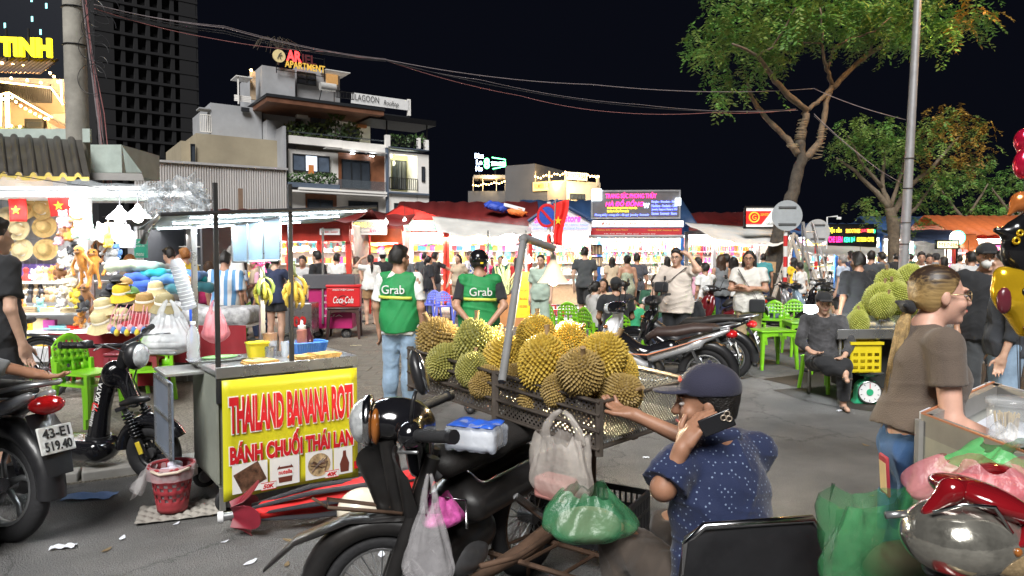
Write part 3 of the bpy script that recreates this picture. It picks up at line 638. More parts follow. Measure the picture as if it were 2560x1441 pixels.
p=A.at(918,247,.95);text('lettering','LAGOON',mat('black print',(.02,.02,.02),.6,var=0),apt,p,RB,w=1.75,h=.42);p=A.at(978,261,.95);text('lettering','Rooftop',_M['black print'],apt,p,RB,w=1.15,h=.45,shear=.3)
ab('post',WALLW,(1020,248),(1027,290),1.0,.2);ab('wing_roof',FRAMED,(930,284),(1024,292),.8,4)
ab('left_block',WALLG,(526,257),(655,352),2.5,6);q=ab('lamp',FRAMED,(604,268),(624,280),2.2,.2)
ab('beige_block',BEIGE,(490,333),(712,440),1.2,9);A.window(apt,(476,360),(489,432),1.1,1)
ab('beige_wing',BEIGE,(452,352),(492,440),3.4,6);ab('stair_lamp_wall',mat('warm wall',(.6,.45,.3),.8),(626,178),(640,250),3.2,.2)
a=A.at(628,176,2.9);light('stair_lamp','POINT',a,12,(1,.7,.4),apt,.08)
q=MB();q.ell(a,.09,8,5);q.build('stair_lamp_bulb',WARM,apt)
for z in range(4):ab('stair_rail',WALLW,(586,252-z*4),(628,254-z*4),2.9,.05)
ab('stair_roof',WALLW,(590,190),(632,194),2.6,1.5);ab('post',WALLW,(594,193),(598,260),2.7,.1);A.rail(apt,(500,285),(528,332),2.5,6,m=WALLW);ab('eave',WALLG,(498,268),(526,274),2.4,1)
# roof sign of the apartment block
sg=thing('roof_sign','red and yellow neon apartment sign on the roof of the white block','sign',A.o,A.a)
p=A.at(718,128,2.6);p.z=A.at(718,140,2.6).z
q=MB();p=A.at(698,140,2.6);q.cyl(p,p+V((0,.1,0)),.42,n=20);q.build('disc',mat('pale yellow disc',(.6,.5,.25),.5,emit=.05,ecol=(1,.8,.4)),sg)
q=MB();q.tube([p+V((-.12,-.03,-.2)),p+V((0,-.03,.1)),p+V((.14,-.03,.22))],.03,5);q.tube([p+V((.1,-.03,-.22)),p+V((.02,-.03,0)),p+V((.2,-.03,.05))],.03,5);q.build('emblem',_M['black print'],sg)
text('lettering','AR',glow('red neon',(1,.04,.04),.9),sg,A.at(735,141,2.6),RB,w=1.0,h=.72,bold=.03,ext=.04);text('lettering','IEL',mat('unlit red',(.12,.02,.025),.5),sg,A.at(773,150,2.6),RB,w=.95,h=.62,bold=.02,ext=.04)
text('lettering','APARTMENT',glow('dim yellow',(.8,.5,.08),.1),sg,A.at(763,167,2.6),RB,w=2.75,h=.46,bold=.01,ext=.04)
q=MB();a,c=A.at(690,152,2.7),A.at(812,160,2.7)
for z in(-.1,.5,1.1):q.bx(a.x,c.x,2.72,2.76,a.z+z-.5,a.z+z-.46)
q.bx(a.x,a.x+.05,2.7,2.75,a.z-.8,a.z+.8);q.bx(c.x-.05,c.x,2.7,2.75,a.z-.9,a.z+.7);q.build('sign_frame',RAIL,sg)
pp=thing('palm_plant','bare drooping palm fronds behind the rooftop disc','plant',A.o,A.a);q=MB();p=A.at(695,125,3.2)
q.loft([p+V((0,0,-1)),p+V((0,0,.1))],[.07,.05],6)
for i in range(18):
 a=i*2.4;L=.9+.5*random.random();q.tube([p,p+V((cos(a)*L*.5,sin(a)*.3,.55+.3*random.random())),p+V((cos(a)*L,sin(a)*.6,.5)),p+V((cos(a)*L*1.25,sin(a)*.7,-.1))],.018,4)
q.build('frond',mat('dry frond',(.08,.065,.045),.9),pp)
# ---------------------------------------------------------------- corrugated shed wall
Wp=Plane(335,27,R(31));shed=thing('metal_shed','grey corrugated metal shed wall below the apartment block','shed',Wp.o,Wp.a)
SHEET=mat('grey sheet',(.5,.485,.48),.5,.15,var=.12,scale=.6,dirt=.15);a,c=Wp.at(335,402),Wp.at(722,425);q=MB();nn=240
q.grid(lambda u,v:(a.x+(c.x-.1-a.x)*u,.022*(1 if int(u*nn)%4<2 else-1),v*a.z),nn,1);q.build('wall',SHEET,shed)
q=MB();q.bx(a.x-.1,c.x-.05,-.1,.12,a.z,a.z+.09);q.build('coping',mat('coping',(.45,.45,.46),.5,.3),shed)
q=MB();p=Wp.at(601,472,-1);q.bx(p.x-.08,p.x+.08,-1.08,-.92,0,p.z);q.build('post',mat('rusty post',(.2,.13,.09),.8),shed)
# ---------------------------------------------------------------- dark unfinished tower
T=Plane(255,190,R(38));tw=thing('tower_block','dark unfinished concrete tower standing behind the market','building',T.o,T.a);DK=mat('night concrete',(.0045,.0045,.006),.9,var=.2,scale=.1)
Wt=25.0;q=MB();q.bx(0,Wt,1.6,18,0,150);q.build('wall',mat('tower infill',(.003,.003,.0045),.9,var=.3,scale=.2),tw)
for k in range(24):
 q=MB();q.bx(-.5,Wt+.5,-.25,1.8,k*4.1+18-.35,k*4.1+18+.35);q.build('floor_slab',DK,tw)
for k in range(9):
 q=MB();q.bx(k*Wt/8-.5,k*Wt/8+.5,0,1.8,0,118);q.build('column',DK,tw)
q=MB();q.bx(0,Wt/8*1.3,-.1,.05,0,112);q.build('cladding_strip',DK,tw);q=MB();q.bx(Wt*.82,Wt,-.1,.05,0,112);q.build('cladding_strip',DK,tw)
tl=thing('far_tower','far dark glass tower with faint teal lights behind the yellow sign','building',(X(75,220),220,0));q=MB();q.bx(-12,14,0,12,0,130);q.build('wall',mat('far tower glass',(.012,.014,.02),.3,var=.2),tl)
for x,z in((2.5,84),(2.5,81),(7,79),(5,71),(-6,73),(2.5,75)):
 q=MB();q.bx(x,x+.6,-.1,0,z,z+1.6);q.build('window',glow('teal window',(.3,.8,.8),.5),tl)
 # ---------------------------------------------------------------- yellow-signed house on the left
Y=Plane(0,19,R(6));hs=thing('cafe_house','cafe house with yellow roof sign and strings of warm bulbs','building',Y.o,Y.a)
def yb(name,m,p0,p1,y=0,dep=.2):return Y.box(name,m,hs,p0,p1,y,dep)
CREAM=mat('cream render',(.5,.42,.32),.85,var=.15,scale=1);TILE=mat('brown tile',(.14,.09,.065),.8,var=.3,scale=4)
yb('wall',CREAM,(-160,190),(176,640),.6,.5);yb('wall',WALLG,(128,285),(178,640),.3,.29)
q=MB();p0,p1=Y.at(-120,150,-.6),Y.at(122,150,-.6);zt=Y.at(60,146,-.2).z;zb=Y.at(60,186,-.9).z
nt=22
for i in range(nt):
 xa=p0 .x+(p1 .x-p0 .x)*i/nt;t_=MB();w_=(p1 .x-p0 .x)/nt
 t_.grid(lambda u,v:(xa+w_*u,-.1-.9*v,zt+(zb-zt)*v+.05*sin(pi*u)),5,3,.02);t_.build('roof_tile',TILE,hs,1)
text('lettering','Y TINH',glow('yellow sign',(1,.78,.01),.75),hs,Y.at(38,118,-.4),RB,w=S(170,18.6),h=S(46,18.6),bold=.05,ext=.05)
q=MB();[q.bx(x-.02,x+.02,-.33,-.29,zt-.1,zt+.75)for x in(0,.5,1.05)];q.build('sign_stand',RAIL,hs)
LS=glow('warm strip',(1,.66,.25),5)
def strip(pts,y=-.5,r=.02):
 q=MB();q.tube([Y.at(x,yy,y)for x,yy in pts],r,5);return q.build('light_strip',LS,hs)
strip([(0,205),(128,220),(158,262)]);strip([(152,200),(155,260)]);strip([(0,237),(22,232),(130,294)]);strip([(18,232),(20,320)],r=.05);strip([(2,238),(0,330)],r=.03)
for x,y in[(5,158),(32,162),(58,165),(85,170),(112,173),(125,183),(135,192),(145,205),(28,196),(68,201),(102,207),(30,245),(40,255),(52,265),(64,272),(76,279),(88,285),(100,292),(112,297),(120,298),(8,248),(28,315),(50,317)]:
 q=MB();q.ell(Y.at(x,y,-.55),.035,8,5);q.build('bulb',WARM,hs)
for x,y,e in((60,190,30),(30,270,40),(110,235,25),(15,310,18)):light('cafe_light','POINT',Y.at(x,y,-.9),e,(1,.65,.3),hs,.15)
Y.rail(hs,(0,208),(128,258),-.3,26);Y.window(hs,(64,298),(112,345),.52,1,2);q=MB();a,c=Y.at(-20,215,.1),Y.at(165,318,.1);q.add([a,c,c+V((0,.6,-.12)),a+V((0,.6,-.12)),a+V((0,0,-.14)),c+V((0,0,-.14))],[(0,1,2,3),(0,1,5,4)]);q.build('stair',TILE,hs)
for i,x in enumerate((20,40,58,5)):shrub(hs,Y.at(x,332,-.7),(.25,.25,.16),40,'shrub',LEAF2,.1,90+i)
# ---------------------------------------------------------------- rooftop bars in the distance
def festoon(root,f,n,y,m=WARM,r=.09):
 for i in range(n):q=MB();q.ell(f(i/(n-1)),r,6,4);q.build('bulb',m,root)
Bq=Plane(1335,72,R(-30));bar=thing('rooftop_bar','dark building topped by a rooftop bar with banners and festoon bulbs','building',Bq.o,Bq.a);GREYN=mat('dark render',(.1,.1,.105),.9,var=.2,scale=.2)
Bl=Plane(1415,68,R(28))
br=thing('rooftop_bar','cream corner of the bar building with white rooftop banner','building',Bl.o,Bl.a)
q=MB();a,c=Bq.at(1264,448),Bq.at(1416,448);q.bx(a.x,c.x,.05,8,0,Bq.at(1335,475).z);q.build('wall',GREYN,bar);q=MB();a=Bq.at(1262,415);c=Bq.at(1336,415);q.bx(a.x,c.x,.1,8,0,a.z);q.build('tall_wall',GREYN,bar)
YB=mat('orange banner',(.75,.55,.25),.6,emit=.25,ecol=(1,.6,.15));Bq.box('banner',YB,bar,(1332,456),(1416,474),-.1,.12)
text('lettering','NUMBER 1 - ROOFTOP BAR',mat('orange print',(.7,.16,.02),.6,emit=.25,ecol=(1,.2,.02),var=0),bar,Bq.at(1374,464,-.14),RB,w=abs(Bq.at(1413,464).x-Bq.at(1334,464).x)*.97,h=S(12,72),bold=.01)
Bq.box('canopy_wall',CREAM,bar,(1334,417),(1356,450),2.0,2);festoon(bar,lambda u:Bq.at(1338+76*u,442-11*u+6*sin(pi*u*3)**2,0),12,0)
for x in(1336,1372,1412):Bq.box('post',CREAM,bar,(x-1,428),(x+2,460),.1,.15)
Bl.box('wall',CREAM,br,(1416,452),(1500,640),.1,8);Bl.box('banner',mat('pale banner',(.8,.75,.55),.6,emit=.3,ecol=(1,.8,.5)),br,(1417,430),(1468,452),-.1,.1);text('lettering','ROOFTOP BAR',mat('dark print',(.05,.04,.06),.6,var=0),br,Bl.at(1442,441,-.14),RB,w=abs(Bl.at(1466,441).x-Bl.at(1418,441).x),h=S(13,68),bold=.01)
festoon(br,lambda u:Bl.at(1470+26*u,438+4*u+3*sin(pi*2*u)**2,0),6,0);Bl.box('post',CREAM,br,(1493,438),(1498,465),0,.2);Bl.window(br,(1425,484),(1462,500),.05,4)
light('bar_light','POINT',Bl.at(1450,470,-2),260,(1,.75,.4),br,.3);light('bar_light','POINT',Bq.at(1375,450,-1.6),180,(1,.65,.3),bar,.3)
Q=Plane(1180,84,R(0));ob=thing('rooftop_terrace','dim rooftop terrace strung with warm bulbs beneath green neon','building',Q.o);Q.box('wall',GREYN,ob,(1170,478),(1270,640),0,8);Q.box('roof',mat('terrace roof',(.4,.35,.28),.8),ob,(1184,438),(1264,446),-.6,3);festoon(ob,lambda u:Q.at(1183+78*u,463-9*u+4*sin(pi*3*u)**2,-.5),13,0)
for x in(1182,1206,1240,1262):Q.box('post',CREAM,ob,(x,442),(x+2,478),-.4,.15)
light('terrace_light','POINT',Q.at(1225,452,-1),120,(1,.7,.35),ob,.3)
n1=thing('neon_sign','blue white neon sign on the distant roof','sign',Q.at(1198,406)+Q.o);[text('lettering',t_,glow('blue white neon',(.55,.7,1),3),n1,(0,0,z),RB,w=w_,h=.6,bold=.04)for t_,z,w_ in(('Phu',.75,1.0),('Le',0,.7),('Ho',-.75,.8))];q=MB();q.bx(-.1,.1,.1,.2,-2.4,-.8);q.build('stand',RAIL,n1)
n2=thing('neon_sign','green neon hotel sign on the distant roof','sign',Q.at(1238,410)+Q.o);text('lettering','TITANIUM',glow('pale green neon',(.5,1,.8),3),n2,(.35,0,0),RB,w=1.7,h=.45,bold=.03);text('lettering','8',glow('green neon',(.1,1,.3),3),n2,(-1.0,0,.05),RB,w=.7,h=1.3,bold=.05)
q=MB();q.tube([(-.4,0,.75),(1.2,0,.5),(1.25,0,-.3),(-.3,0,-.6)],.06,5);q.build('neon_tube',_M['lit green neon'],n2);q=MB();q.bx(-.1,.1,.1,.2,-1.6,-.6);q.build('stand',RAIL,n2)
# ---------------------------------------------------------------- concrete utility pole, wires
PC=mat('pole concrete',(.3,.285,.25),.9,var=.25,scale=3,bump=.4,bscale=30,dirt=.4)
up=thing('utility_pole','tall round concrete utility pole rising through the stall roof','pole',(X(206,11.5),11.5,0));q=MB();q.cyl((0,0,0),(-.045,0,7.0),.185,.155,18);q.build('shaft',PC,up,40)
for z in(5.0,5.6,5.85):q=MB();q.torus((-.03,0,z),.172,.012,(0,0,1),18,5);q.build('band',RAIL,up,1)
q=MB();q.box((.1,0,5.85),(1.1,.08,.08));q.build('crossarm',mat('galvanised',(.35,.36,.37),.4,.7),up)
WIRE=mat('wire',(.03,.03,.034),.5);WIREP=mat('pale wire',(.2,.17,.18),.6);WIRER=mat('reddish wire',(.3,.12,.12),.6)
wires=thing('service_wire','bundle of grey and pink service wires running down beside the utility pole','wire',(X(206,11.5),11.4,0))
for i in range(14):
 x0=.17+.07*random.random();q=MB();q.tube([(x0,-.05*random.random(),5.9),(x0+.06+.05*random.random(),0,4.9),(x0+.14+.1*random.random(),0,3.9),(x0+.22+.12*random.random(),.02,2.6)],.007,5);q.build('strand',(WIREP,WIRE,WIRER)[i%3],wires)
for i in range(10):
 q=MB();c=V((.3+.25*random.random(),-.05,4.3+1.5*random.random()));r_=.1+.2*random.random();q.torus(c,r_,.005,(random.uniform(-.4,.4),1,random.uniform(-.3,.3)),20,4,0,5);q.build('loop',WIRE,wires)
def wire(label,pts,r=.012,m=WIRE,sag=0):
 p=[P(*a)for a in pts];out=[]
 for a,c in zip(p,p[1:]):
  k=10
  for i in range(k):u=i/k;v=a.lerp(c,u);v.z-=sag*4*u*(1-u)*(c-a).length*.01;out.append(v)
 out.append(p[-1]);q=MB();q.tube(out,r*.6,5);return tag(q.build('overhead_wire',m),label,'wire','overhead wires')
wb=[('thick black wire, uppermost of the overhead bundle',[(235,12,11.3),(560,70,13),(965,150,16),(1480,212,18),(2035,222,20),(2265,300,17)],.016,WIREP),('black wire just under the uppermost overhead wire',[(238,18,11.3),(560,78,13),(965,152,16),(1600,268,18.5),(1990,272,19.7)],.014,WIRE),('pink sagging wire below the overhead bundle',[(236,22,11.3),(520,95,13),(830,130,15),(965,152,16),(1300,240,17.5),(1500,278,18),(1780,282,19),(1990,274,19.7)],.011,WIRER),('thin grey wire inside the overhead bundle',[(236,14,11.35),(560,66,13),(965,148,16)],.01,WIREP),('slack dark wire inside the overhead bundle',[(236,20,11.35),(560,84,13),(965,154,16)],.012,WIRE),('pale wire dipping towards the big tree',[(965,152,16),(1200,200,17),(1600,262,18.5),(1995,276,19.7)],.01,WIREP),('twin wire leaving the big tree towards the lamp post',[(2035,285,19.8),(2160,395,19),(2260,460,16.6)],.012,WIREP),('dark wire crossing behind the lamp post',[(2035,290,19.8),(2190,420,18.5),(2262,470,16.5)],.01,WIRE)]
for lb,pts,r_,m_ in wb:wire(lb,pts,r_,m_,2)
wire('dark rope running over the plush stall awning',[(-20,428,7.5),(250,470,8),(500,512,9)],.008,WIRE,1)
# ---------------------------------------------------------------- trees
BARK=mat('bark',(.06,.052,.042),.95,var=.5,scale=9,bump=.9,bscale=22);BARK2=mat('pale bark',(.13,.1,.07),.95,var=.35,scale=9,bump=.6,bscale=25)
LF=[mat('foliage green',(.1,.23,.04),.6,var=.55,scale=.6),mat('foliage olive',(.17,.25,.05),.6,var=.45,scale=.6),mat('foliage lamplit',(.36,.21,.03),.6,var=.4,scale=.6)]  # last tone paints the street lamp's orange light into the leaves
for m_ in LF:
 n_,l_,b_=nodes(m_);tr=n_.new('ShaderNodeBsdfTranslucent');ms=n_.new('ShaderNodeMixShader');ms.inputs[0].default_value=.3;o_=n_['Material Output']
 l_.new(b_.inputs['Base Color'].links[0].from_socket,tr.inputs[0]);l_.new(b_.outputs[0],ms.inputs[1]);l_.new(tr.outputs[0],ms.inputs[2]);l_.new(ms.outputs[0],o_.inputs[0])
def tree(label,base,limbs,clumps,bark,seed=1,leaf=.11,per=110,mixo=None,tk=1.0):
 rg=random.Random(seed);root=thing('tree',label,'tree',base)
 for i,(pts,rs)in enumerate(limbs):
  p=[V(a)-V(base)for a in pts];pp_=[];rr=[]
  for a in range(len(p)-1):
   for u in range(4):
    t=u/4;v=p[a].lerp(p[a+1],t)+V((rg.gauss(0,.012),rg.gauss(0,.02),rg.gauss(0,.012)));pp_.append(v);rr.append((rs[a]*(1-t)+rs[a+1]*t)*rg.uniform(.9,1.12))
  pp_.append(p[-1]);rr.append(rs[-1]);rr=[x*tk for x in rr];q=MB();q.loft(pp_,rr,9);q.build('trunk' if i==0 else 'limb',bark if i==0 else BARK2,root,1)
 vs=[];mi=[];fs=[]
 for ci,(c,r_,n_)in enumerate(clumps):
  c=V(c)-V(base)
  for _ in range(n_):
   u=V((rg.gauss(0,1),rg.gauss(0,1),rg.gauss(0,1)));u=u.normalized()*rg.random()**.4;sp=c+V((u.x*r_[0],u.y*r_[1],u.z*r_[2]))
   tone=rg.random();dd=V((rg.gauss(0,1),rg.gauss(0,1),rg.uniform(-.9,.1))).normalized()
   x,y,d=basis(dd)
   for k in range(per//10):
    p=sp+d*(k*leaf*.2)+V((0,0,-.0012*k*k));sd=1 if k%2 else-1;e=(x*sd+d*.5+V((rg.gauss(0,.25),rg.gauss(0,.25),rg.gauss(0,.25)-.25))).normalized();f=y.cross(e).normalized()*.34+y*rg.uniform(-.2,.2);L=leaf*rg.uniform(.55,1.4);o=len(vs)
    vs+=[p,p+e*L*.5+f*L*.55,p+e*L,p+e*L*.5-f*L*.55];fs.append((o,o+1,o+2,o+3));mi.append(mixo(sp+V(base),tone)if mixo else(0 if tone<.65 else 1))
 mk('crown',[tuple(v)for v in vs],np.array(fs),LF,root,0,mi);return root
D=20
def L3(pts):return[P(x,y,D+dd)for x,y,dd in pts]
bigl=[(L3([(1918,780,0),(1925,690,0),(1935,640,0),(1958,540,0),(1985,480,0),(2003,395,0),(2000,350,0)]),[.62,.5,.44,.37,.33,.28,.24]),(L3([(1995,385,0),(1960,340,.2),(1910,290,.3),(1880,245,.4),(1868,205,.6)]),[.2,.16,.13,.11,.07]),(L3([(2000,352,0),(2012,305,0),(2015,275,0),(1955,225,-.4),(1925,180,-.6),(1895,140,-1),(1830,110,-1.4)]),[.24,.19,.17,.15,.13,.09,.05]),(L3([(2010,400,0),(2050,355,0),(2058,300,.1),(2068,245,.2),(2080,215,.3)]),[.22,.17,.15,.14,.13]),(L3([(2020,275,0),(2050,250,.1),(2080,222,.3)]),[.12,.12,.13]),(L3([(2080,222,.3),(2120,180,.3),(2170,135,.5),(2230,100,.9),(2330,75,1.3)]),[.15,.13,.13,.08,.04]),(L3([(2080,215,.3),(2068,175,0),(2058,150,-.2),(2056,95,-.4),(2050,20,-.6)]),[.11,.1,.08,.06,.04]),(L3([(2070,175,0),(2085,120,-.3),(2130,95,-.5),(2185,82,-.8),(2230,40,-1)]),[.08,.06,.05,.04,.03]),(L3([(1895,140,-1),(1930,120,-1),(1955,80,-1.2),(1990,20,-1.4)]),[.07,.06,.05,.03]),(L3([(2175,130,.5),(2190,80,.7),(2200,-20,.9)]),[.07,.05,.04]),(L3([(2055,110,-.3),(2000,105,-.5),(1960,95,-.8)]),[.05,.04,.025])]
cl=[]
rg_=random.Random(5)
for x,y,rx,rz,n_ in[(1780,80,60,40,26),(1850,40,80,45,40),(1740,115,32,30,12),(1920,60,80,60,45),(1990,30,80,60,50),(2060,60,80,50,45),(2130,40,80,60,48),(2210,40,90,55,48),(2290,50,80,45,36),(2370,55,70,30,28),(2440,45,50,22,16),(1900,120,70,40,28),(1830,110,60,40,24),(1795,190,35,25,13),(1830,215,30,18,7),(1815,235,22,16,6),(1890,225,22,12,4),(1800,145,32,18,8),(2330,85,50,25,14),(2180,75,60,25,14),(2120,5,150,40,60),(1950,-30,150,50,60),(2300,-20,150,50,50),(1800,10,50,40,14),(1905,165,50,22,10),(2260,95,45,18,8)]:
 for _ in range(2):cl.append((P(x+rg_.gauss(0,12),y+rg_.gauss(0,8),D+rg_.uniform(-1.2,1.5)),(S(rx,D),1.1,S(rz,D)),int(n_*.72)))
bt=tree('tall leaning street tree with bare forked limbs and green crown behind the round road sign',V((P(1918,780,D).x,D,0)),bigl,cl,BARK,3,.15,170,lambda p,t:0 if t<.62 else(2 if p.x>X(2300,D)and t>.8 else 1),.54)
ROPE=mat('pale rope',(.3,.25,.16),.8)
for i,(x0,y0,x1,y1,r_)in enumerate(((2008,300,1998,350,.2),(2057,325,2042,395,.19),(1980,362,1988,372,.22))):
 for k in range(9 if i<2 else 5):
  u=k/8;q=MB();p=P(x0+(x1-x0)*u,y0+(y1-y0)*u,D);q.torus(p-V(bt.location),r_*.7,.007,(.25*random.uniform(-1,1),random.uniform(-.2,.2),1),16,4);q.build('rope_coil',ROPE,bt)
D2=27
def L2(pts):return[P(x,y,D2+dd)for x,y,dd in pts]
t2l=[(L2([(2232,700,0),(2235,640,0),(2232,560,0),(2225,520,0)]),[.26,.22,.2,.18]),(L2([(2228,525,0),(2190,480,.2),(2140,430,.3),(2090,395,.4)]),[.13,.1,.07,.03]),(L2([(2225,520,0),(2205,470,.2),(2212,380,.2)]),[.12,.09,.05]),(L2([(2232,540,0),(2270,470,0),(2330,420,0),(2400,340,.2)]),[.13,.1,.07,.03]),(L2([(2235,560,0),(2290,520,.2),(2345,440,.3)]),[.1,.07,.03]),(L2([(2205,470,.2),(2150,400,0),(2120,340,0)]),[.07,.05,.02]),(L2([(2225,525,0),(2255,430,0),(2270,330,0)]),[.09,.06,.03])]
cl=[]
for x,y,rx,rz,n_ in[(2140,320,50,35,26),(2110,360,35,25,16),(2200,330,60,40,34),(2260,370,60,50,36),(2320,340,60,50,40),(2380,310,55,40,34),(2430,360,40,45,24),(2400,410,60,35,30),(2330,430,70,35,30),(2200,400,60,30,22),(2170,370,60,30,22),(2360,280,40,20,14),(2440,320,25,20,10),(2300,500,60,40,16),(2190,530,40,25,14),(2280,560,50,20,12),(2160,500,30,20,7),(2240,480,60,30,12),(2100,400,30,18,7)]:cl.append((P(x,y,D2+rg_.uniform(-1,1)),(S(rx,D2),1.2,S(rz,D2)),int(n_*1.7)))
t2=tree('wide tree with ochre and olive leaves beside the lamp post',V((P(2232,700,D2).x,D2,0)),t2l,cl,BARK2,8,.14,150,lambda p,t:(2 if t<.55 else 1)if p.x>X(2290,D2)and p.z>Z(420,D2)else(1 if t<.6 else 0))  # ochre is the lamp's orange light painted into the upper right leaves
D3=36
def L4(pts):return[P(x,y,D3+dd)for x,y,dd in pts]
for lb,dx in(('dim green tree behind the far stalls, near the round lit sign',0),('dim green tree farthest along the stalls at the picture edge',130)):
 cl=[]
 for x,y,rx,rz,n_ in[(2380,470,60,40,30),(2440,430,60,40,30),(2500,460,50,40,28),(2420,520,70,30,26),(2340,500,40,30,16),(2490,530,50,25,18)]:cl.append((P(x+dx,y,D3+rg_.uniform(-1,1)+dx*.04),(S(rx,D3),1.4,S(rz,D3)),int(n_*2)))
 tree(lb,V((P(2395+dx,690,D3).x,D3+dx*.04,0)),[(L4([(2392+dx,700,0),(2398+dx,600,0),(2410+dx,550,0)]),[.24,.19,.15]),(L4([(2410+dx,550,0),(2370+dx,500,0),(2350+dx,470,0)]),[.1,.07,.03]),(L4([(2410+dx,550,0),(2440+dx,510,0),(2470+dx,460,0)]),[.1,.07,.03])],cl,BARK2,12,.16,100,lambda p,t:0 if t<.7 else 1)
 # timber props holding the big tree
PR=mat('grey timber',(.3,.28,.25),.8,var=.25,scale=8)
for lb,a,c in(('grey timber prop leaning on the left of the big tree trunk',(1915,700,17),(1985,585,19.6)),('grey timber prop beside the round sign pole',(2050,735,16.5),(1978,590,19.6)),('long grey timber prop leaning on the right of the big tree',(2095,770,16),(1990,590,19.7))):
 a=P(*a);a.z=0;c=P(*c);q=MB();q.cyl((0,0,0),c-a,.06,.05,8);tag(q.build('tree_prop',PR,None,40,loc=a),lb,'tree prop','tree props')
 # ---------------------------------------------------------------- street lamp post
sl=thing('street_lamp','tall grey street lamp post with wires tied to it','street lamp',(X(2255,16.5),16.5,0));q=MB();q.cyl((0,0,0),(.27,0,9.0),.115,.075,14);q.build('post',mat('galvanised post',(.42,.42,.43),.45,.5,var=.1),sl,40)
for z in(1.9,2.4,3.2,3.9):q=MB();q.torus((.03*z,0,z),.112,.01,(0,0,1),14,4);q.build('tie',WIRE,sl)
q=MB();q.tube([(.27,0,9.0),(.6,-.1,9.5),(1.6,-.3,9.7)],.05,8);q.build('arm',_M['galvanised post'],sl);q=MB();q.box((1.8,-.33,9.68),(.7,.25,.12));q.build('lamp_head',FRAMED,sl,bev=.03);q=MB();q.box((1.8,-.33,9.61),(.5,.18,.02));q.build('lamp_lens',glow('sodium',(1,.5,.12),30),sl)
light('sodium_light','SPOT',(1.8,-.33,9.55),260,(1,.52,.16),sl,.15,R(160),(0,0,0))
light('sodium_glow','POINT',(1.9,-.33,9.3),90,(1,.52,.16),sl,.2)
# ---------------------------------------------------------------- market stalls
PAL=[(.75,.06,.05),(.85,.5,.04),(.05,.3,.62),(.06,.42,.18),(.8,.78,.72),(.6,.1,.4),(.05,.05,.06),(.85,.35,.08),(.35,.7,.75),(.8,.65,.4),(.45,.05,.08),(.9,.75,.12),(.55,.4,.25),(.75,.72,.85),(.1,.5,.5)]
GM=[mat('goods %s'%w,c,.5,var=.15,scale=12)for w,c in zip('red amber blue green ivory magenta black orange aqua straw crimson yellow tan lilac teal'.split(),PAL)]
CNAME='red amber blue green ivory magenta black orange aqua straw crimson yellow tan lilac teal'.split()
WHT=mat('white panel',(.78,.79,.8),.6,var=.05);TUBE=glow('tube',(.93,.97,1),7);BULB=glow('bulb',(1,.98,.92),6)
def proto_mesh(name,q,smooth=35):
 o=q.build(name,GM[0],None,smooth);me=o.data;bpy.data.objects.remove(o);return me
IT={}
q=MB();q.loft([(0,0,0),(0,0,.09),(0,0,.17),(0,0,.2)],[(.1,.05),(.11,.055),(.095,.04),(.08,.02)],8,ex=4);q.torus((0,0,.2),.05,.008,(0,1,0),8,4,0,pi);IT['handbag']=proto_mesh('handbag',q)
q=MB();q.box((0,0,.07),(.13,.08,.14));q.box((0,-.042,.085),(.1,.006,.07));IT['gift_box']=proto_mesh('gift_box',q,0)
q=MB();q.lathe([(.0,0),(.045,0),(.05,.04),(.03,.08),(.022,.1),(.035,.125),(.032,.15),(0,.17)],8);IT['figurine']=proto_mesh('figurine',q)
q=MB();q.lathe([(.0,0),(.035,0),(.037,.1),(.03,.125),(.013,.145),(.013,.17),(0,.17)],8);IT['bottle']=proto_mesh('bottle',q)
q=MB();q.tube([(0,0,0),(-.03,0,-.12),(-.02,0,-.26),(0,0,-.31),(.02,0,-.26),(.03,0,-.12)],.011,5,True);IT['necklace']=proto_mesh('necklace',q,1)
q=MB();q.lathe([(.0,.1),(.05,.095),(.08,.06),(.088,0)],10);q.loft([(0,-.06,.005),(0,-.12,0),(0,-.16,-.015)],[(.075,.006),(.07,.005),(.04,.004)],8);IT['cap']=proto_mesh('cap',q)
q=MB();q.prism([(-.1,-.3),(.1,-.3),(.1,-.1),(.17,-.14),(.2,-.06),(.09,.02),(.04,0),(-.04,0),(-.09,.02),(-.2,-.06),(-.17,-.14),(-.1,-.1)],.02);IT['shirt']=proto_mesh('shirt',q,0)
q=MB();q.prism([(-.07,-.1),(.07,-.1),(.07,.1),(-.07,.1)],.012);q.ell((0,-.015,-.02),(.045,.02,.05),8,5);IT['blister_pack']=proto_mesh('blister_pack',q,30)
q=MB();q.ell((0,0,.05),(.05,.04,.05),8,5);q.ell((0,-.01,.12),(.04,.038,.038),8,5);q.ell((-.03,0,.155),.016,6,4);q.ell((.03,0,.155),.016,6,4);q.ell((-.05,-.02,.06),(.018,.018,.035),6,4);q.ell((.05,-.02,.06),(.018,.018,.035),6,4);IT['small_plush']=proto_mesh('small_plush',q,1)
q=MB();q.box((0,0,.03),(.2,.16,.012));q.lathe([(.0,.036),(.07,.036),(.08,.06)],8);IT['tray']=proto_mesh('tray',q,30)
q=MB();q.box((0,0,0),(.18,.13,.025));q.box((0,0,.026),(.175,.125,.022));q.box((.005,0,.051),(.18,.13,.022));IT['folded_cloth']=proto_mesh('folded_cloth',q,0)
def item(kind,loc,col,label,group,rz=0,s=1,rot=None):
 o=bpy.data.objects.new(kind,IT[kind]);COL.objects.link(o);o.location=loc;o.rotation_euler=rot or(0,0,rz);o.scale=(s,s,s)
 o.material_slots[0].link='OBJECT';o.material_slots[0].material=GM[col]
 return tag(o,label,kind.replace('_',' ').split()[-1]if kind!='small_plush' else 'plush toy',group)
SWALL=mat('stall wall board',(.42,.4,.37),.7,var=.2,scale=3)
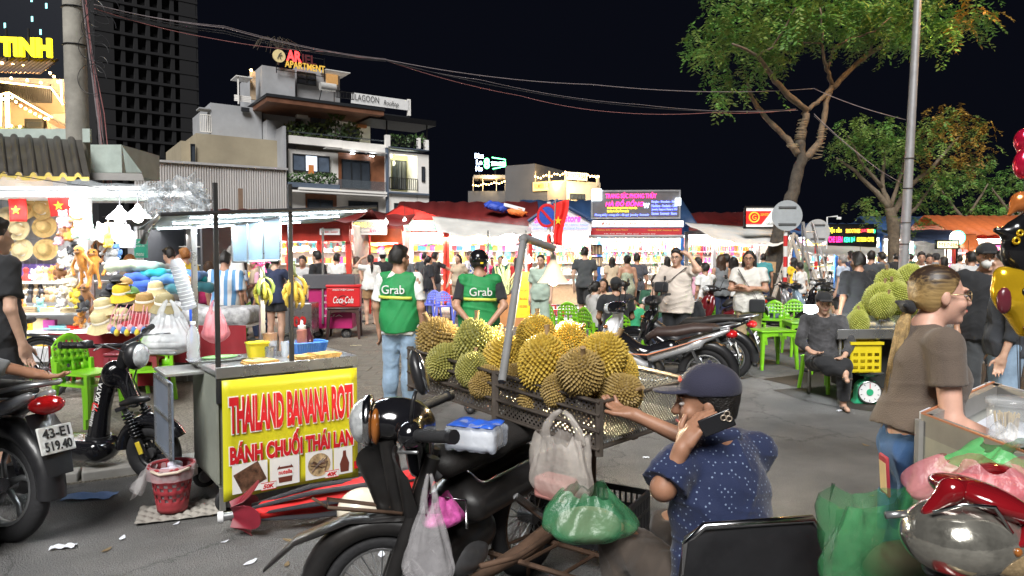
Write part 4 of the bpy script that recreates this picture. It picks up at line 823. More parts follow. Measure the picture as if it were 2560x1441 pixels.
def roof_sheet(q,a,b,c,d,n=60,amp=.025):
 """corrugated sheet: eave a-b, ridge d-c"""
 a,b,c,d=V(a),V(b),V(c),V(d)
 q.grid(lambda u,v:(a.lerp(b,u)).lerp(d.lerp(c,u),v)+V((0,0,amp*sin(u*n*pi/2))),n*2,1,.012)
def stall(name,label,x0,x1,d,eave=2.5,dep=2.6,post=None,posts=None,wall=None,roof=None,roofh=.9,val=None,rows=(),counter=True,watt=22,seed=1,where='',yaw=0,tubes=2,spill=1.0,over=.5,shelf=True):
 rg=random.Random(seed);xa,xb=X(x0,d),X(x1,d);w=xb-xa;st=thing(name,label,'stall',(xa,d,0),yaw)
 for px in(posts or(x0,x1)):
  x=X(px,d)-xa;q=MB();q.box((x,0,eave/2),(.13,.13,eave));q.build('post',post,st,bev=.01);q=MB();q.box((x,0,.06),(.2,.2,.12));q.build('post_base',CONC,st)
 q=MB();q.box((w/2,dep,eave/2),(w,.06,eave));q.build('back_wall',wall or SWALL,st);q=MB();q.box((w/2,dep/2,eave+.02),(w,dep,.04));q.build('ceiling',WHT,st)
 for x in(0,w):q=MB();q.box((x,dep*.6,eave/2),(.04,dep*.78,eave));q.build('side_wall',wall or SWALL,st)
 q=MB();q.bx(-.1,w+.1,-.06,.06,eave-.1,eave+.08);q.build('front_beam',post,st)
 if val:q=MB();q.bx(-.05,w+.05,-.14,-.08,eave-.42,eave-.02);q.build('valance',val,st)
 if roof:q=MB();roof_sheet(q,(-.3,-over,eave+.05),(w+.3,-over,eave+.05),(w+.3,dep*.6,eave+roofh),(-.3,dep*.6,eave+roofh),int(w*9));q.build('roof',roof,st,1);q=MB();roof_sheet(q,(-.3,dep*1.3,eave+.05),(w+.3,dep*1.3,eave+.05),(w+.3,dep*.6,eave+roofh),(-.3,dep*.6,eave+roofh),int(w*4));q.build('roof_back',roof,st,1)
 if counter:
  q=MB();q.bx(.1,w-.1,.1,.75,.72,.78);q.build('counter_top',WHT,st);q=MB();q.bx(.12,w-.12,.16,.7,.05,.72);q.build('counter_front',GM[rg.choice((4,8,12))],st)
 if shelf:
  for z in(1.0,1.42,1.84):q=MB();q.bx(.05,w-.05,dep-.36,dep-.03,z-.02,z);q.build('shelf',WHT,st)
 nt=max(1,round(w/1.3))
 for i in range(nt):
  x=w*(i+.5)/nt
  for k in range(tubes):q=MB();y=.35+k*1.1;q.cyl((x-.5,y,eave-.09),(x+.5,y,eave-.09),.022,n=6);q.build('tube_light',TUBE,st)
 light('stall_light','AREA',(w/2,.9,eave-.12),watt*w*.85,(1,.96,.88),st,w*.9,rot=(R(-14),0,0),sy=.5)
 light('front_light','AREA',(w/2,-.05,eave-.25),watt*w*1.5*spill,(1,.93,.82),st,w*.9,rot=(R(38),0,0),sy=.2)
 # goods: (kind, z, y, spacing, palette, scale)
 Rz=MX.Rotation(yaw,3,'Z')
 for kind,z,y,sp,cols,s_ in rows:
  x=.15
  while x<w-.12:
   c=rg.choice(cols);p=V((xa,d,0))+Rz@V((x,y+rg.uniform(-.03,.03),z+(rg.uniform(-.06,.02)if kind in('necklace','shirt','handbag','blister_pack','cap')and z>1.5 else 0)))
   item(kind,p,c,'%s %s %s, %s, %s'%(CNAME[c],kind.replace('_',' '),('on the counter' if z<.9 else 'low shelf' if z<1.2 else 'middle shelf' if z<1.6 else 'upper row' if z<2 else 'hung high')+(' in front' if y<1 and z>.9 else ''),('far left','left','middle','right','far right')[min(4,int(x/w*5))],where),'goods '+where,rg.uniform(-.25,.25),s_*rg.uniform(1.0,1.45));x+=sp*rg.uniform(.7,1.0)
 return st,xa,w
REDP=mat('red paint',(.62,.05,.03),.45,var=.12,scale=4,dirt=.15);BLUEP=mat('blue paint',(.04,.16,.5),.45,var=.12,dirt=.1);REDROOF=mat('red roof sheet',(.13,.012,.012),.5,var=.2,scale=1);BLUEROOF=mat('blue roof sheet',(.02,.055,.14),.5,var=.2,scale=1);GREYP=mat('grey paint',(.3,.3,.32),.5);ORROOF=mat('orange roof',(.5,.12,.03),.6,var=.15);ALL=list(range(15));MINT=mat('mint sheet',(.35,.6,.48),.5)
CLEAR=mat('clear film',(.75,.8,.85),.12,alpha=.3,var=.1,spec=.8);TARP=mat('white tarp',(.6,.6,.58),.55,var=.12,scale=2,dirt=.1)
stall('market_stall','dark open shop with a green notice behind the plush stall',332,478,14,2.3,2.2,GREYP,wall=mat('dark wall',(.06,.065,.08),.7),roof=mat('dark roof',(.05,.045,.045),.7),roofh=.25,rows=[('bottle',1.0,2.0,.2,(2,3,4,8),1)],watt=3,seed=2,where='in the dark shop',tubes=1)
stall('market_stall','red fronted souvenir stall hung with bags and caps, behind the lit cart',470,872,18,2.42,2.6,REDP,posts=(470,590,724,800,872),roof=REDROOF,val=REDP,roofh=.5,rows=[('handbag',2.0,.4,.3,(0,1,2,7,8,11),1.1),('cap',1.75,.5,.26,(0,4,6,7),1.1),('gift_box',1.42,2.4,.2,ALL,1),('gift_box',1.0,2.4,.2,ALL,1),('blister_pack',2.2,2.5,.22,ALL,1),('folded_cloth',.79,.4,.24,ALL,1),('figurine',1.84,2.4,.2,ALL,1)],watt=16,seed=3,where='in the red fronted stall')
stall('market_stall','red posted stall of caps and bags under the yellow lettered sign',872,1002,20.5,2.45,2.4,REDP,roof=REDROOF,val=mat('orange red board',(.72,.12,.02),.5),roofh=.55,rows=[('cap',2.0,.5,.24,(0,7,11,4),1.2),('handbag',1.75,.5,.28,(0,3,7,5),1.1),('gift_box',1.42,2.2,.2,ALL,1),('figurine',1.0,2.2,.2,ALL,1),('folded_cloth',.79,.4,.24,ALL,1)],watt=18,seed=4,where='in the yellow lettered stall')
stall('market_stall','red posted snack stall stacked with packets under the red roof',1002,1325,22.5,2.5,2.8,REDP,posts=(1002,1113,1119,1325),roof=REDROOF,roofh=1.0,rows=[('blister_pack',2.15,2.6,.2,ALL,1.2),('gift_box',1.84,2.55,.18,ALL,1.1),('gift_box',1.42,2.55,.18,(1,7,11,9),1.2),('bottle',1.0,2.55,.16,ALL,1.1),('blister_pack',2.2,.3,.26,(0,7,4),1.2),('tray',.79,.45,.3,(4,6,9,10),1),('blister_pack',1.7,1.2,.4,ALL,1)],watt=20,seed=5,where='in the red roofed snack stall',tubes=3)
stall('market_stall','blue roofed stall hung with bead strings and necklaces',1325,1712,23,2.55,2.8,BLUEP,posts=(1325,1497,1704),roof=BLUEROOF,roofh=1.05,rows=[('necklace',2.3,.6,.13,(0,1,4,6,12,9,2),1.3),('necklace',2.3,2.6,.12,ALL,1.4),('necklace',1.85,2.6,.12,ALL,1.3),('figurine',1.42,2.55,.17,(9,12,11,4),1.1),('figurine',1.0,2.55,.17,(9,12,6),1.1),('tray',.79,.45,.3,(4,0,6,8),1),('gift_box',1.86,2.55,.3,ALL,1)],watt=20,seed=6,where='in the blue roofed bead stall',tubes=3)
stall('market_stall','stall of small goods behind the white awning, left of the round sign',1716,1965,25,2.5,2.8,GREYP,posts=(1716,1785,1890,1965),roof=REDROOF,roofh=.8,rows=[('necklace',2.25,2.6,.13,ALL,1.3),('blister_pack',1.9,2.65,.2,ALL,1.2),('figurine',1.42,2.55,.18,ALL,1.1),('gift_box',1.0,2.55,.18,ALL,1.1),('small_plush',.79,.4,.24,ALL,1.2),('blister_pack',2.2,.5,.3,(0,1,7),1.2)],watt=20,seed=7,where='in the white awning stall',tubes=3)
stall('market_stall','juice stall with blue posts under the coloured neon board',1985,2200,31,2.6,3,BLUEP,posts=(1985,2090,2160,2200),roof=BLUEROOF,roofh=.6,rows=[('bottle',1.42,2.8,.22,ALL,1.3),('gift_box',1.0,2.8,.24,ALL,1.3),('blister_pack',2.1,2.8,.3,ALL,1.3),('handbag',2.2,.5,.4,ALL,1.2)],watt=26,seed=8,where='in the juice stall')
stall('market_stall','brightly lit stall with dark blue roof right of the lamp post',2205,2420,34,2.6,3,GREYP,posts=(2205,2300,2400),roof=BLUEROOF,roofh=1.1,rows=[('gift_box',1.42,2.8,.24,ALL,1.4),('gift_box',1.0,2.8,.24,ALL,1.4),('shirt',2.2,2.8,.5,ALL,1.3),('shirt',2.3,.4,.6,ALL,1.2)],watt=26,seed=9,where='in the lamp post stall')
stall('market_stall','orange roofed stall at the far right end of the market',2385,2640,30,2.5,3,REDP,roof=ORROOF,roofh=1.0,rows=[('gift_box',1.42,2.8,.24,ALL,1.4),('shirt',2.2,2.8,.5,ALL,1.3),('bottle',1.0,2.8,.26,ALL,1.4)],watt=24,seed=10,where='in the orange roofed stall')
# ---- red gable, green front strip, awnings, folded tarpaulin
gb=thing('gable_roof','small bright red gable roof over the snack stall corner','roof',(X(1003,21.5),21.5,0));q=MB();e=[(X(938,21.5)-X(1003,21.5),Z(552,21.5)),(0,Z(512,21.5)),(X(1128,21.5)-X(1003,21.5),Z(551,21.5))]
q.add([(e[0][0],0,e[0][1]),(e[1][0],0,e[1][1]),(e[1][0],2.2,e[1][1]-.02),(e[0][0],2.2,e[0][1])],[(0,1,2,3)]);q.add([(e[1][0],0,e[1][1]),(e[2][0],0,e[2][1]),(e[2][0],2.2,e[2][1]),(e[1][0],2.2,e[1][1]-.02)],[(0,1,2,3)]);q.build('roof_sheet',mat('bright red sheet',(.62,.03,.02),.4,var=.2,scale=2),gb)
q=MB();q.add([(e[0][0],.03,e[0][1]),(e[1][0],.03,e[1][1]),(e[2][0],.03,e[2][1])],[(0,1,2)]);q.build('gable_panel',_M['bright red sheet'],gb);q=MB();q.bx(e[0][0]-.1,e[2][0]+.1,-.06,0,e[0][1]-.08,e[0][1]+.02);q.build('fascia',REDP,gb)
q=MB();xa,xb=X(985,21.4)-X(1003,21.5),X(1092,21.4)-X(1003,21.5);za,zb=Z(551,21.4),Z(578,21.4);q.grid(lambda u,v:(xa+(xb-xa)*u,-.1+.02*(1 if int(v*8)%2 else-1),za+(zb-za)*v),1,8);q.build('mint_strip',MINT,gb)
def awning(label,p,nu=14,nv=8,sag=.1,m=TARP,seed=1,th=.004,name='awning'):
 a,b_,c,d=[P(*x)for x in p];o=a.copy();rgp=random.Random(seed)
 def f(u,v):
  q_=a.lerp(b_,u).lerp(d.lerp(c,u),v);return q_-o+V((0,0,-sag*4*u*(1-u)*v-.04*sin(u*19+v*3)*v-.03*noise.noise(V((u*5,v*5,seed)))))
 q=MB();q.grid(f,nu,nv,th);return tag(q.build(name,m,None,1,loc=o),label,'awning','stall awnings')
awning('grey white tarp awning stretched out from the snack stall',[(1080,541,21.3),(1325,566,21.8),(1330,580,19.8),(1095,582,19.5)],sag=.12);awning('white tarp awning hanging low beside the red striped sign pole',[(1712,556,22.5),(1965,575,22.5),(1958,608,19.5),(1728,568,20)],18,8,.25,seed=3);awning('pale tarp over the far juice stall',[(1960,612,28),(2200,618,28),(2200,636,25),(1985,622,25)],sag=.15,seed=4)
awning('dark blue tarp over the stall right of the lamp post',[(2195,575,30),(2380,575,30),(2400,600,27),(2240,592,27)],sag=.15,seed=6,m=mat('dark blue tarp',(.03,.045,.09),.6));awning('orange tarp drooping over the far stalls',[(2340,588,29),(2440,585,29),(2450,622,26),(2390,612,26)],sag=.15,seed=7,m=ORROOF)
tp=thing('folded_tarp','blue and orange folded tarpaulin lying on the red roof','tarp',P(1265,545,22.6)+V((0,.2,.02)),rot=(R(20),R(9),0));q=MB()
tp.location.z=3.2
blob('blue_fold',[('ell',(-.3,0,0),(.45,.25,.14)),('cap',(-.6,0,0),(.2,0,-.05),.1,.1)],mat('blue tarp',(.02,.06,.4),.6),tp,.03,.05,wr(.03,18,2));blob('orange_fold',[('ell',(.35,-.05,-.05),(.35,.2,.12))],mat('orange tarp',(.75,.2,.04),.6),tp,.03,.05,wr(.03,20,4));q=MB();q.box((.25,.0,.1),(.7,.3,.03));q.build('board',WHT,tp,rot=(0,.1,0))
# ---------------------------------------------------------------- sign boards
def board(label,p0,p1,d,m,frame=None,th=.08,name='sign_board',yaw=0,cat='sign'):
 a,b_=P(*p0,d),P(*p1,d);c=(a+b_)/2;w,h=abs(b_.x-a.x),abs(a.z-b_.z);o=thing(name,label,cat,(c.x,d,c.z),yaw);q=MB();q.box((0,0,0),(w,th,h));q.build('panel',m,o,bev=.006)
 if frame:
  q=MB()
  for sx in(-1,1):q.box((sx*w/2,-th*.1,0),(.05,th*1.3,h+.05));q.box((0,-th*.1,sx*h/2),(w+.05,th*1.28,.05))
  q.build('frame',frame,o)
 return o,w,h
def tx(o,s,m,x,z,w,h,th=.08,**k):return text('lettering',s,m,o,(x,-th/2-.006,z),RB,w=w,h=h,**k)
GB=mat('grey signboard',(.11,.105,.11),.5);PINKN=glow('pink neon',(1,.03,.25),0.95);YELN=glow('yellow neon',(1,.8,.05),0.8);BLUN=glow('blue neon',(.12,.16,1),1.1);REDN=glow('deep red neon',(1,.05,.08),0.9);GRN=glow('emerald neon',(.05,.9,.4),0.8);ORN=glow('amber neon',(1,.5,.05),0.9)
o,w,h=board('large grey signboard with pink, yellow and blue neon lettering above the bead stall',(1480,478),(1697,546),22.4,GB,mat('steel frame',(.4,.4,.42),.4,.6),yaw=R(-3))
u=w/217
def at_(o,s,m,x0,x1,yc,hh,**k):return tx(o,s,m,((x0+x1)/2-1588.5)*u,(512-yc)*u,(x1-x0)*u,hh*u,ext=.015,**k)
at_(o,'TRANG SỨC PHONG THỦY',PINKN,1514,1640,489,15,bold=.02);at_(o,'HÀ ĐỒ ĐỒNG',PINKN,1514,1608,508,17,bold=.03,shear=.2);at_(o,'Vì Bạn Xứng Đáng Của May Thạch Vận',YELN,1518,1592,521,6,bold=.01);at_(o,'Quality Luxury Anniversary',YELN,1518,1572,529,6,bold=.01);at_(o,'W',_M['lit blue white neon'],1608,1622,515,12)
for i,s in enumerate(('Bangles - Bracelets - Rings','Necklace - Pendants - Gifts','Jewelry Support Made in VN','Stones  Souvenir  Store')):at_(o,s,BLUN,1628,1690,506+i*9.5,7,bold=.03)
at_(o,'Phong thủy - trang sức - đá quý  Jewelry  Souvenir',BLUN,1488,1622,538,7,bold=.03)
for x,yy in((-101,488),(104,506)):q=MB();q.box((x*u,-.08,(512-yy)*u),(.16,.08,.22))if x>0 else q.box((x*u+.06,-.08,(512-yy)*u),(.3,.08,.36));q.build('flood_lamp',glow('flood',(.85,.95,1),2),o)
q=MB();[q.cyl((x,.1,-h/2-.6),(x,.06,-h/2+.1),.03,n=6)for x in(-1.2,)];q.build('stand',RAIL,o)
o,w,h=board('red rolled banner with white print across the bead stall front',(1476,571),(1704,589),21.9,mat('red banner',(.45,.03,.04),.6));tx(o,'TRANG SỨC PHONG THỦY',YELN if 0 else mat('yellow print',(.8,.6,.1),.6,var=0),-.75,.06,1.0,.05);tx(o,'TRANG SỨC PHONG THỦY',_M['yellow print'],.85,.05,1.0,.05);tx(o,'Hà Đồ Đồng  Đá quý  Vòng tay',mat('white print',(.8,.8,.78),.6,var=0),-.2,-.06,1.6,.045);q=MB();q.cyl((-w/2-.05,-.02,-h/2-.03),(w/2+.05,-.02,-h/2-.03),.055,n=8);q.build('roller',GREYP,o,40)
o,w,h=board('lit white strip with orange lettering above the red rolled banner',(1480,552),(1708,568),22.2,mat('lit strip board',(.8,.8,.78),.5,emit=.3));[tx(o,s,mat('orange letters',(.7,.12,.03),.5,var=0),x,0,.3,.09)for s,x in(('Đá',-1.0),('Hoa',-.6),('Bạc',-.1),('Vàng',.4),('Ngọc',.95))]
gs=thing('gable_sign','white gable shaped sign with pink lettering under a blue roof edge','sign',(X(1400,21.6),21.6,0));x0=X(1400,21.6)
pts=[(X(1322,21.6)-x0,Z(585,21.6)),(X(1478,21.6)-x0,Z(578,21.6)),(X(1478,21.6)-x0,Z(556,21.6)),(X(1393,21.6)-x0,Z(503,21.6)),(X(1322,21.6)-x0,Z(554,21.6))];q=MB();q.prism(pts,.05);q.build('panel',mat('white sign',(.62,.62,.64),.5,emit=.02,ecol=(1,1,1)),gs)
for a,c in((pts[4],pts[3]),(pts[3],pts[2])):q=MB();q.cyl((a[0]-.02,-.05,a[1]),(c[0]+.02,-.05,c[1]+.03),.06,n=6);q.build('ridge_trim',BLUEROOF,gs)
text('lettering','Store',PINKN,gs,(X(1430,21.6)-x0,-.04,Z(546,21.6)),RB,w=.5,h=.22,shear=.2,bold=.02);text('lettering','Silver',PINKN,gs,(X(1352,21.6)-x0,-.04,Z(550,21.6)),RB,w=.4,h=.2,shear=.2,bold=.02)
for i,yy in enumerate((561,571)):text('lettering',('Trang sức bạc Đà Nẵng - Silver Store','Jewelry Handmade Pearl Coral Souvenir')[i],BLUN,gs,(0,-.04,Z(yy,21.6)),RB,w=1.7,h=.075,bold=.02)
o,w,h=board('white framed sign with yellow glowing lettering and a white arrow',(873,553),(965,585),19.4,mat('sign silver',(.5,.5,.52),.35,.3),WHT);tx(o,'LONG SONE',glow('gold neon',(1,.85,.15),0.9),0,.07,w*.88,.13,bold=.03);tx(o,'kiss',REDN,.2,-.09,.28,.12,shear=.3)
q=MB();q.prism([(-.2,-.09),(-.11,-.03),(-.11,-.06),(.06,-.06),(.06,-.12),(-.11,-.12),(-.11,-.15)],.02);q.build('arrow',WHT,o,loc=(0,-.06,0));q=MB();q.cyl((.05,.02,-2.4),(.05,.02,-h/2),.03,n=6);q.build('stand',REDP,o)
o,w,h=board('white arrow shaped banner on the red stall front',(800,572),(850,588),17.75,WHT);tx(o,'Loa Bánh - Souvenir',mat('red print',(.6,.03,.03),.6,var=0),0,0,w*.85,.06)
o,w,h=board('green cafe notice on the dark shop front',(337,598),(368,645),13.6,mat('green notice',(.03,.3,.2),.5,emit=.08));tx(o,'CAFE',_M['white print'],0,.12,.18,.05);tx(o,'BÁNH MÌ',_M['white print'],0,.05,.18,.035);tx(o,'menu',_M['white print'],0,-.12,.16,.06,shear=.3)
o,w,h=board('red, white and yellow hanging shop board left of the round road sign',(1862,518),(1960,570),20.5,mat('white lit board',(.75,.75,.72),.5,emit=.1),RAIL)
q=MB();q.prism([(-w/2,-h*.32),(-.1,-h*.32),(.18,h*.3),(-w/2,h*.3)],.02);q.build('red_field',mat('red field',(.65,.02,.02),.5,emit=.06,ecol=(1,.03,.02)),o,loc=(0,-.05,0));q=MB();q.torus((-.32,-.065,0),.14,.022,(0,1,0),20,5);q.build('emblem',mat('yellow paint',(.85,.6,.05),.5,emit=.1),o);tx(o,'G',_M['yellow paint'],-.32,0,.12,.15,.13);tx(o,"LaLa's Friends",_M['black print'],.28,-.17,.45,.08);tx(o,'LALA FOOD',_M['yellow paint'],-.02,.08,.24,.08,.13,shear=.3)
o,w,h=board('long black board of red, green and yellow neon lettering above the juice stall',(2068,562),(2188,618),29,mat('black board',(.012,.012,.015),.4),RAIL);u=w/120
for s,m_,x,z,ww,hh in(('Đặc sản',YELN,-42,13,34,15),('SMOOTHIES',ORN,3,12,36,10),('JUICE',REDN,32,12,18,9),('FRUITS',ORN,46,12,16,9),('TEA',GRN,56,11,8,9),('CHE LIEN',PINKN,-40,-9,34,15),('KEM BƠ',GRN,-5,-9,28,14),('ICE CREAM  COFFEE',YELN,34,-9,42,11)):tx(o,s,m_,x*u,z*u,ww*u,hh*u,bold=.03)
o,w,h=board('white glowing round sign above the far right stalls',(2374,578),(2408,612),27,mat('invisible base',(.8,.8,.78),.5));bpy.data.objects.remove(o.children[0]);q=MB();q.cyl((0,0,0),(0,-.1,0),.27,n=24);q.build('disc',glow('white disc',(.9,1,.98),1.6),o,40);q=MB();q.torus((0,-.11,0),.26,.025,(0,1,0),24,6);q.build('rim',GRN,o,1);tx(o,'BEP',mat('dark green print',(.02,.15,.1),.5,var=0),0,-.02,.3,.11,.23);q=MB();q.cyl((0,-.05,-.27),(0,-.05,-2.4),.04,n=6);q.build('stand',RAIL,o)
for lb,p0,p1,s,m_ in(('yellow glowing menu board on the far stalls',(2340,602),(2395,622),'MENU',glow('menu glow',(.9,.8,.4),.5)),('pink lettered stall sign at the picture edge',(2470,612),(2510,630),'NƯỚC MÍA',glow('pink board',(.9,.12,.35),.6))):
 o,w,h=board(lb,p0,p1,26.5,m_,RAIL);tx(o,s,_M['dark print']if 'MENU' in s else YELN,0,0,w*.8,h*.5);q=MB();q.cyl((0,.02,-h/2),(0,.02,-2.2),.03,n=6);q.build('stand',RAIL,o)
 # ---------------------------------------------------------------- near plush and hat stall on the left
ps=thing('souvenir_stall','bright souvenir stall with tiled awning roof, hats and plush toys on the left','stall',(0,0,0))
def pb(name,m,p0,p1,d,dep=.1,bev=0,dz=0):a,b_=P(*p0,d),P(*p1,d);q=MB();q.bx(a.x,b_.x,d,d+dep,b_.z,a.z);return q.build(name,m,ps,bev=bev)
ROOFT=mat('sooty roof sheet',(.075,.07,.062),.5,.2,var=.4,scale=2,dirt=.4);PALEG=mat('pale green sheet',(.4,.47,.43),.55,var=.12,dirt=.2)
a,b_,c,d=P(-260,437,8.6),P(224,443,8.6),P(205,352,11.3),P(-260,330,11.3);q=MB();q.grid(lambda u,v:(a.lerp(b_,u)).lerp(d.lerp(c,u),v)+V((0,0,.05*max(0,sin(u*26*pi))**.5 if sin(u*26*pi)>0 else 0)),156,6,.01);q.build('roof',ROOFT,ps,50)
q=MB();q.grid(lambda u,v:(a.lerp(b_,u))+V((0,-.012,.05*max(0,sin(u*26*pi))-.05*v)),156,1,.008);q.build('eave_trim',mat('yellow trim',(.55,.42,.1),.6),ps)
pb('ridge_panel',PALEG,(-260,322),(225,356),11.4,.05);pb('roof_box',PALEG,(226,362),(305,432),11.2,1.2);q=MB();e0,e1,e2,e3=P(305,365,11.1),P(355,432,10.2),P(315,432,11.1),P(228,432,10.4);q.add([e0,e1,e2],[(0,1,2)]);q.build('roof_flap',PALEG,ps);q=MB();q.add([P(226,432,10.3),P(355,434,10.3),P(360,452,9.6),P(222,450,9.6)],[(0,1,2,3)]);q.build('roof_flap',mat('grey flap',(.3,.29,.28),.6),ps)
pb('back_wall',WHT,(-200,470),(215,900),10.6,.08);pb('ceiling_beam',WHT,(-200,478),(480,492),8.7,.12);pb('post',WHT,(205,490),(226,880),8.9,.12,.008);pb('lintel',PALEG,(218,490),(365,502),9.2,.1)
a=P(0,480,8.7);q=MB();q.bx(P(-200,480,8.7).x,P(365,480,8.7).x,8.6,10.7,a.z+.02,a.z+.06);q.build('ceiling',WHT,ps)
pb('grid_panel',mat('purple panel',(.25,.16,.5),.6),(-120,660),(160,705),10.4,.05)
q=MB();za,zb=Z(500,10.4),Z(665,10.4);x0,x1=X(-80,10.4),X(160,10.4)
for i in range(15):x=x0+(x1-x0)*i/14;q.bx(x-.004,x+.004,10.4,10.41,zb,za)
for i in range(11):z=zb+(za-zb)*i/10;q.bx(x0,x1,10.405,10.414,z-.004,z+.004)
q.build('wire_grid',mat('wire grid',(.6,.6,.62),.4,.5),ps)
for i,(y,d0)in enumerate(((705,9.4),(783,8.8),(830,8.7))):pb('shelf',WHT,(-160,y),(212,y+5),d0,.8)
pb('shelf_front',mat('shelf white',(.6,.6,.62),.6),(-160,870),(205,905),8.6,.8)
for x,y in((190,508),(192,530),(300,548),(345,545)):
 p=P(x,y,8.4);q=MB();q.ell(p,.075 if x<250 else .06,12,8);q.build('bulb',BULB,ps,1);light('bulb_light','POINT',p+V((0,-.1,-.05)),2.4,(.95,.98,1),ps,.08)
 if x>250:q=MB();q.lathe([(.02,.16),(.04,.12),(.13,.03),(.15,0)],14,p);q.build('lamp_shade',WHT,ps,1);q=MB();q.cyl(p+V((0,0,.16)),p+V((0,0,.3)),.008,n=5);q.build('lamp_cord',WIRE,ps)
for x in(-60,40,120):q=MB();p=P(x,488,9.3);q.cyl(p+V((-.3,0,0)),p+V((.3,0,0)),.02,n=6);q.build('tube_light',TUBE,ps)
light('stall_light','AREA',P(40,500,9.4),11,(.95,.98,1),ps,2.2,rot=(R(-8),0,0),sy=.5);light('front_light','AREA',P(150,500,8.3),10,(.93,.97,1),ps,2.4,rot=(R(32),0,0),sy=.2)
# clear plastic film awning, crumpled
FILM=mat('crumpled film',(.7,.76,.82),.18,alpha=.34,var=.25,scale=3,spec=.9,bump=.9,bscale=9)
def film(label,p,nu,nv,cr,seed,m=FILM):
 a,b_,c,d=[P(*x)for x in p];o=a.copy();q=MB();q.grid(lambda u,v:a.lerp(b_,u).lerp(d.lerp(c,u),v)-o+V((cr*noise.noise(V((u*7,v*7,seed))),cr*1.6*noise.noise(V((u*9,v*9,seed+5))),cr*noise.noise(V((u*8,v*8,seed+9))))),nu,nv);return tag(q.build('plastic_film',m,None,1,loc=o),label,'plastic sheet','rain films')
film('bluish clear rain film stretched below the tiled awning roof',[(-150,440,8.3),(372,462,8.3),(372,500,7.9),(-150,482,7.9)],40,6,.05,2);film('crumpled clear plastic film rolled up above the blue pillows',[(362,462,8.2),(492,440,8.2),(522,545,7.9),(365,545,8.0)],30,16,.16,7);film('loose end of clear plastic film hanging by the lit canopy',[(488,446,8.1),(520,480,8.1),(524,520,8),(500,545,8)],8,12,.1,11)
# flags with a star, straw hats on the wall
RF=mat('flag red',(.75,.02,.015),.7,var=.06);YF=mat('flag yellow',(.9,.65,.03),.6,var=.04)
def star(r):return[(r*(1 if i%2==0 else .4)*sin(i*pi/5),r*(1 if i%2==0 else .4)*cos(i*pi/5))for i in range(10)]
def flag(label,p,w,h,rot=(0,0,0),wav=.02):
 o=thing('flag',label,'flag',p,rot=rot,group='red star flags');q=MB();q.grid(lambda u,v:((u-.5)*w,wav*sin(u*7+v*2),(.5-v)*h),10,8,.003);q.build('cloth',RF,o,1);q=MB();q.prism(star(min(w,h)*.27),.004);q.build('star',YF,o,loc=(0,-.028,0));return o
flag('red flag with yellow star hung left among the straw hats',P(43,526,9.7),S(44,9.7),S(56,9.7));flag('red flag with star glowing beside the bright bulb',P(148,515,9.2),S(46,9.2),S(50,9.2),(0,R(-6),R(15)))
STRAW=mat('straw',(.6,.42,.16),.8,var=.2,scale=20,bump=.5,bscale=120);STRAWL=mat('pale straw',(.72,.6,.34),.8,var=.15,scale=20,bump=.5,bscale=120);HB=mat('hat band',(.75,.7,.6),.7)
def hat_mesh(root,m,band=None,fed=True,r=.17):
 q=MB();q.lathe([(.0,.115),(.05,.12),(.075,.105),(.088,.05),(.093,.012),(.12,.004),(r,.012),(r-.004,.006),(.12,-.003),(.09,0)]if fed else[(0,.11),(.06,.1),(.085,.06),(.095,.01),(r,-.03),(r-.004,-.036),(.09,0)],22,wob=(lambda a,z:1+.04*cos(2*a)));q.build('straw_body',m,root,50)
 if band:q=MB();q.lathe([(.092,.014),(.09,.045),(.088,.045)],22);q.build('band',band,root,1)
for i,(x,y,pale,lb)in enumerate(((108,523,0,'plain straw hat at the top right of the hat wall'),(62,523,0,'straw hat half hidden behind the red flag'),(48,575,1,'pale banded fedora beside the dark shirted man'),(112,568,0,'straw hat with curled crown in the middle of the hat wall'),(57,626,1,'cream fedora on the lowest row of the hat wall'),(115,625,0,'round straw hat at the bottom right of the hat wall'),(18,545,1,'pale hat near the left edge of the wall'),(5,610,0,'straw hat at the left end of the lowest row'))):
 t=thing('straw_hat',lb,'hat',P(x,y,10.3),rot=(R(82),0,R(-5+10*(i%2))),s=1.0);hat_mesh(t,STRAWL if pale else STRAW,HB if i%2==0 else None)
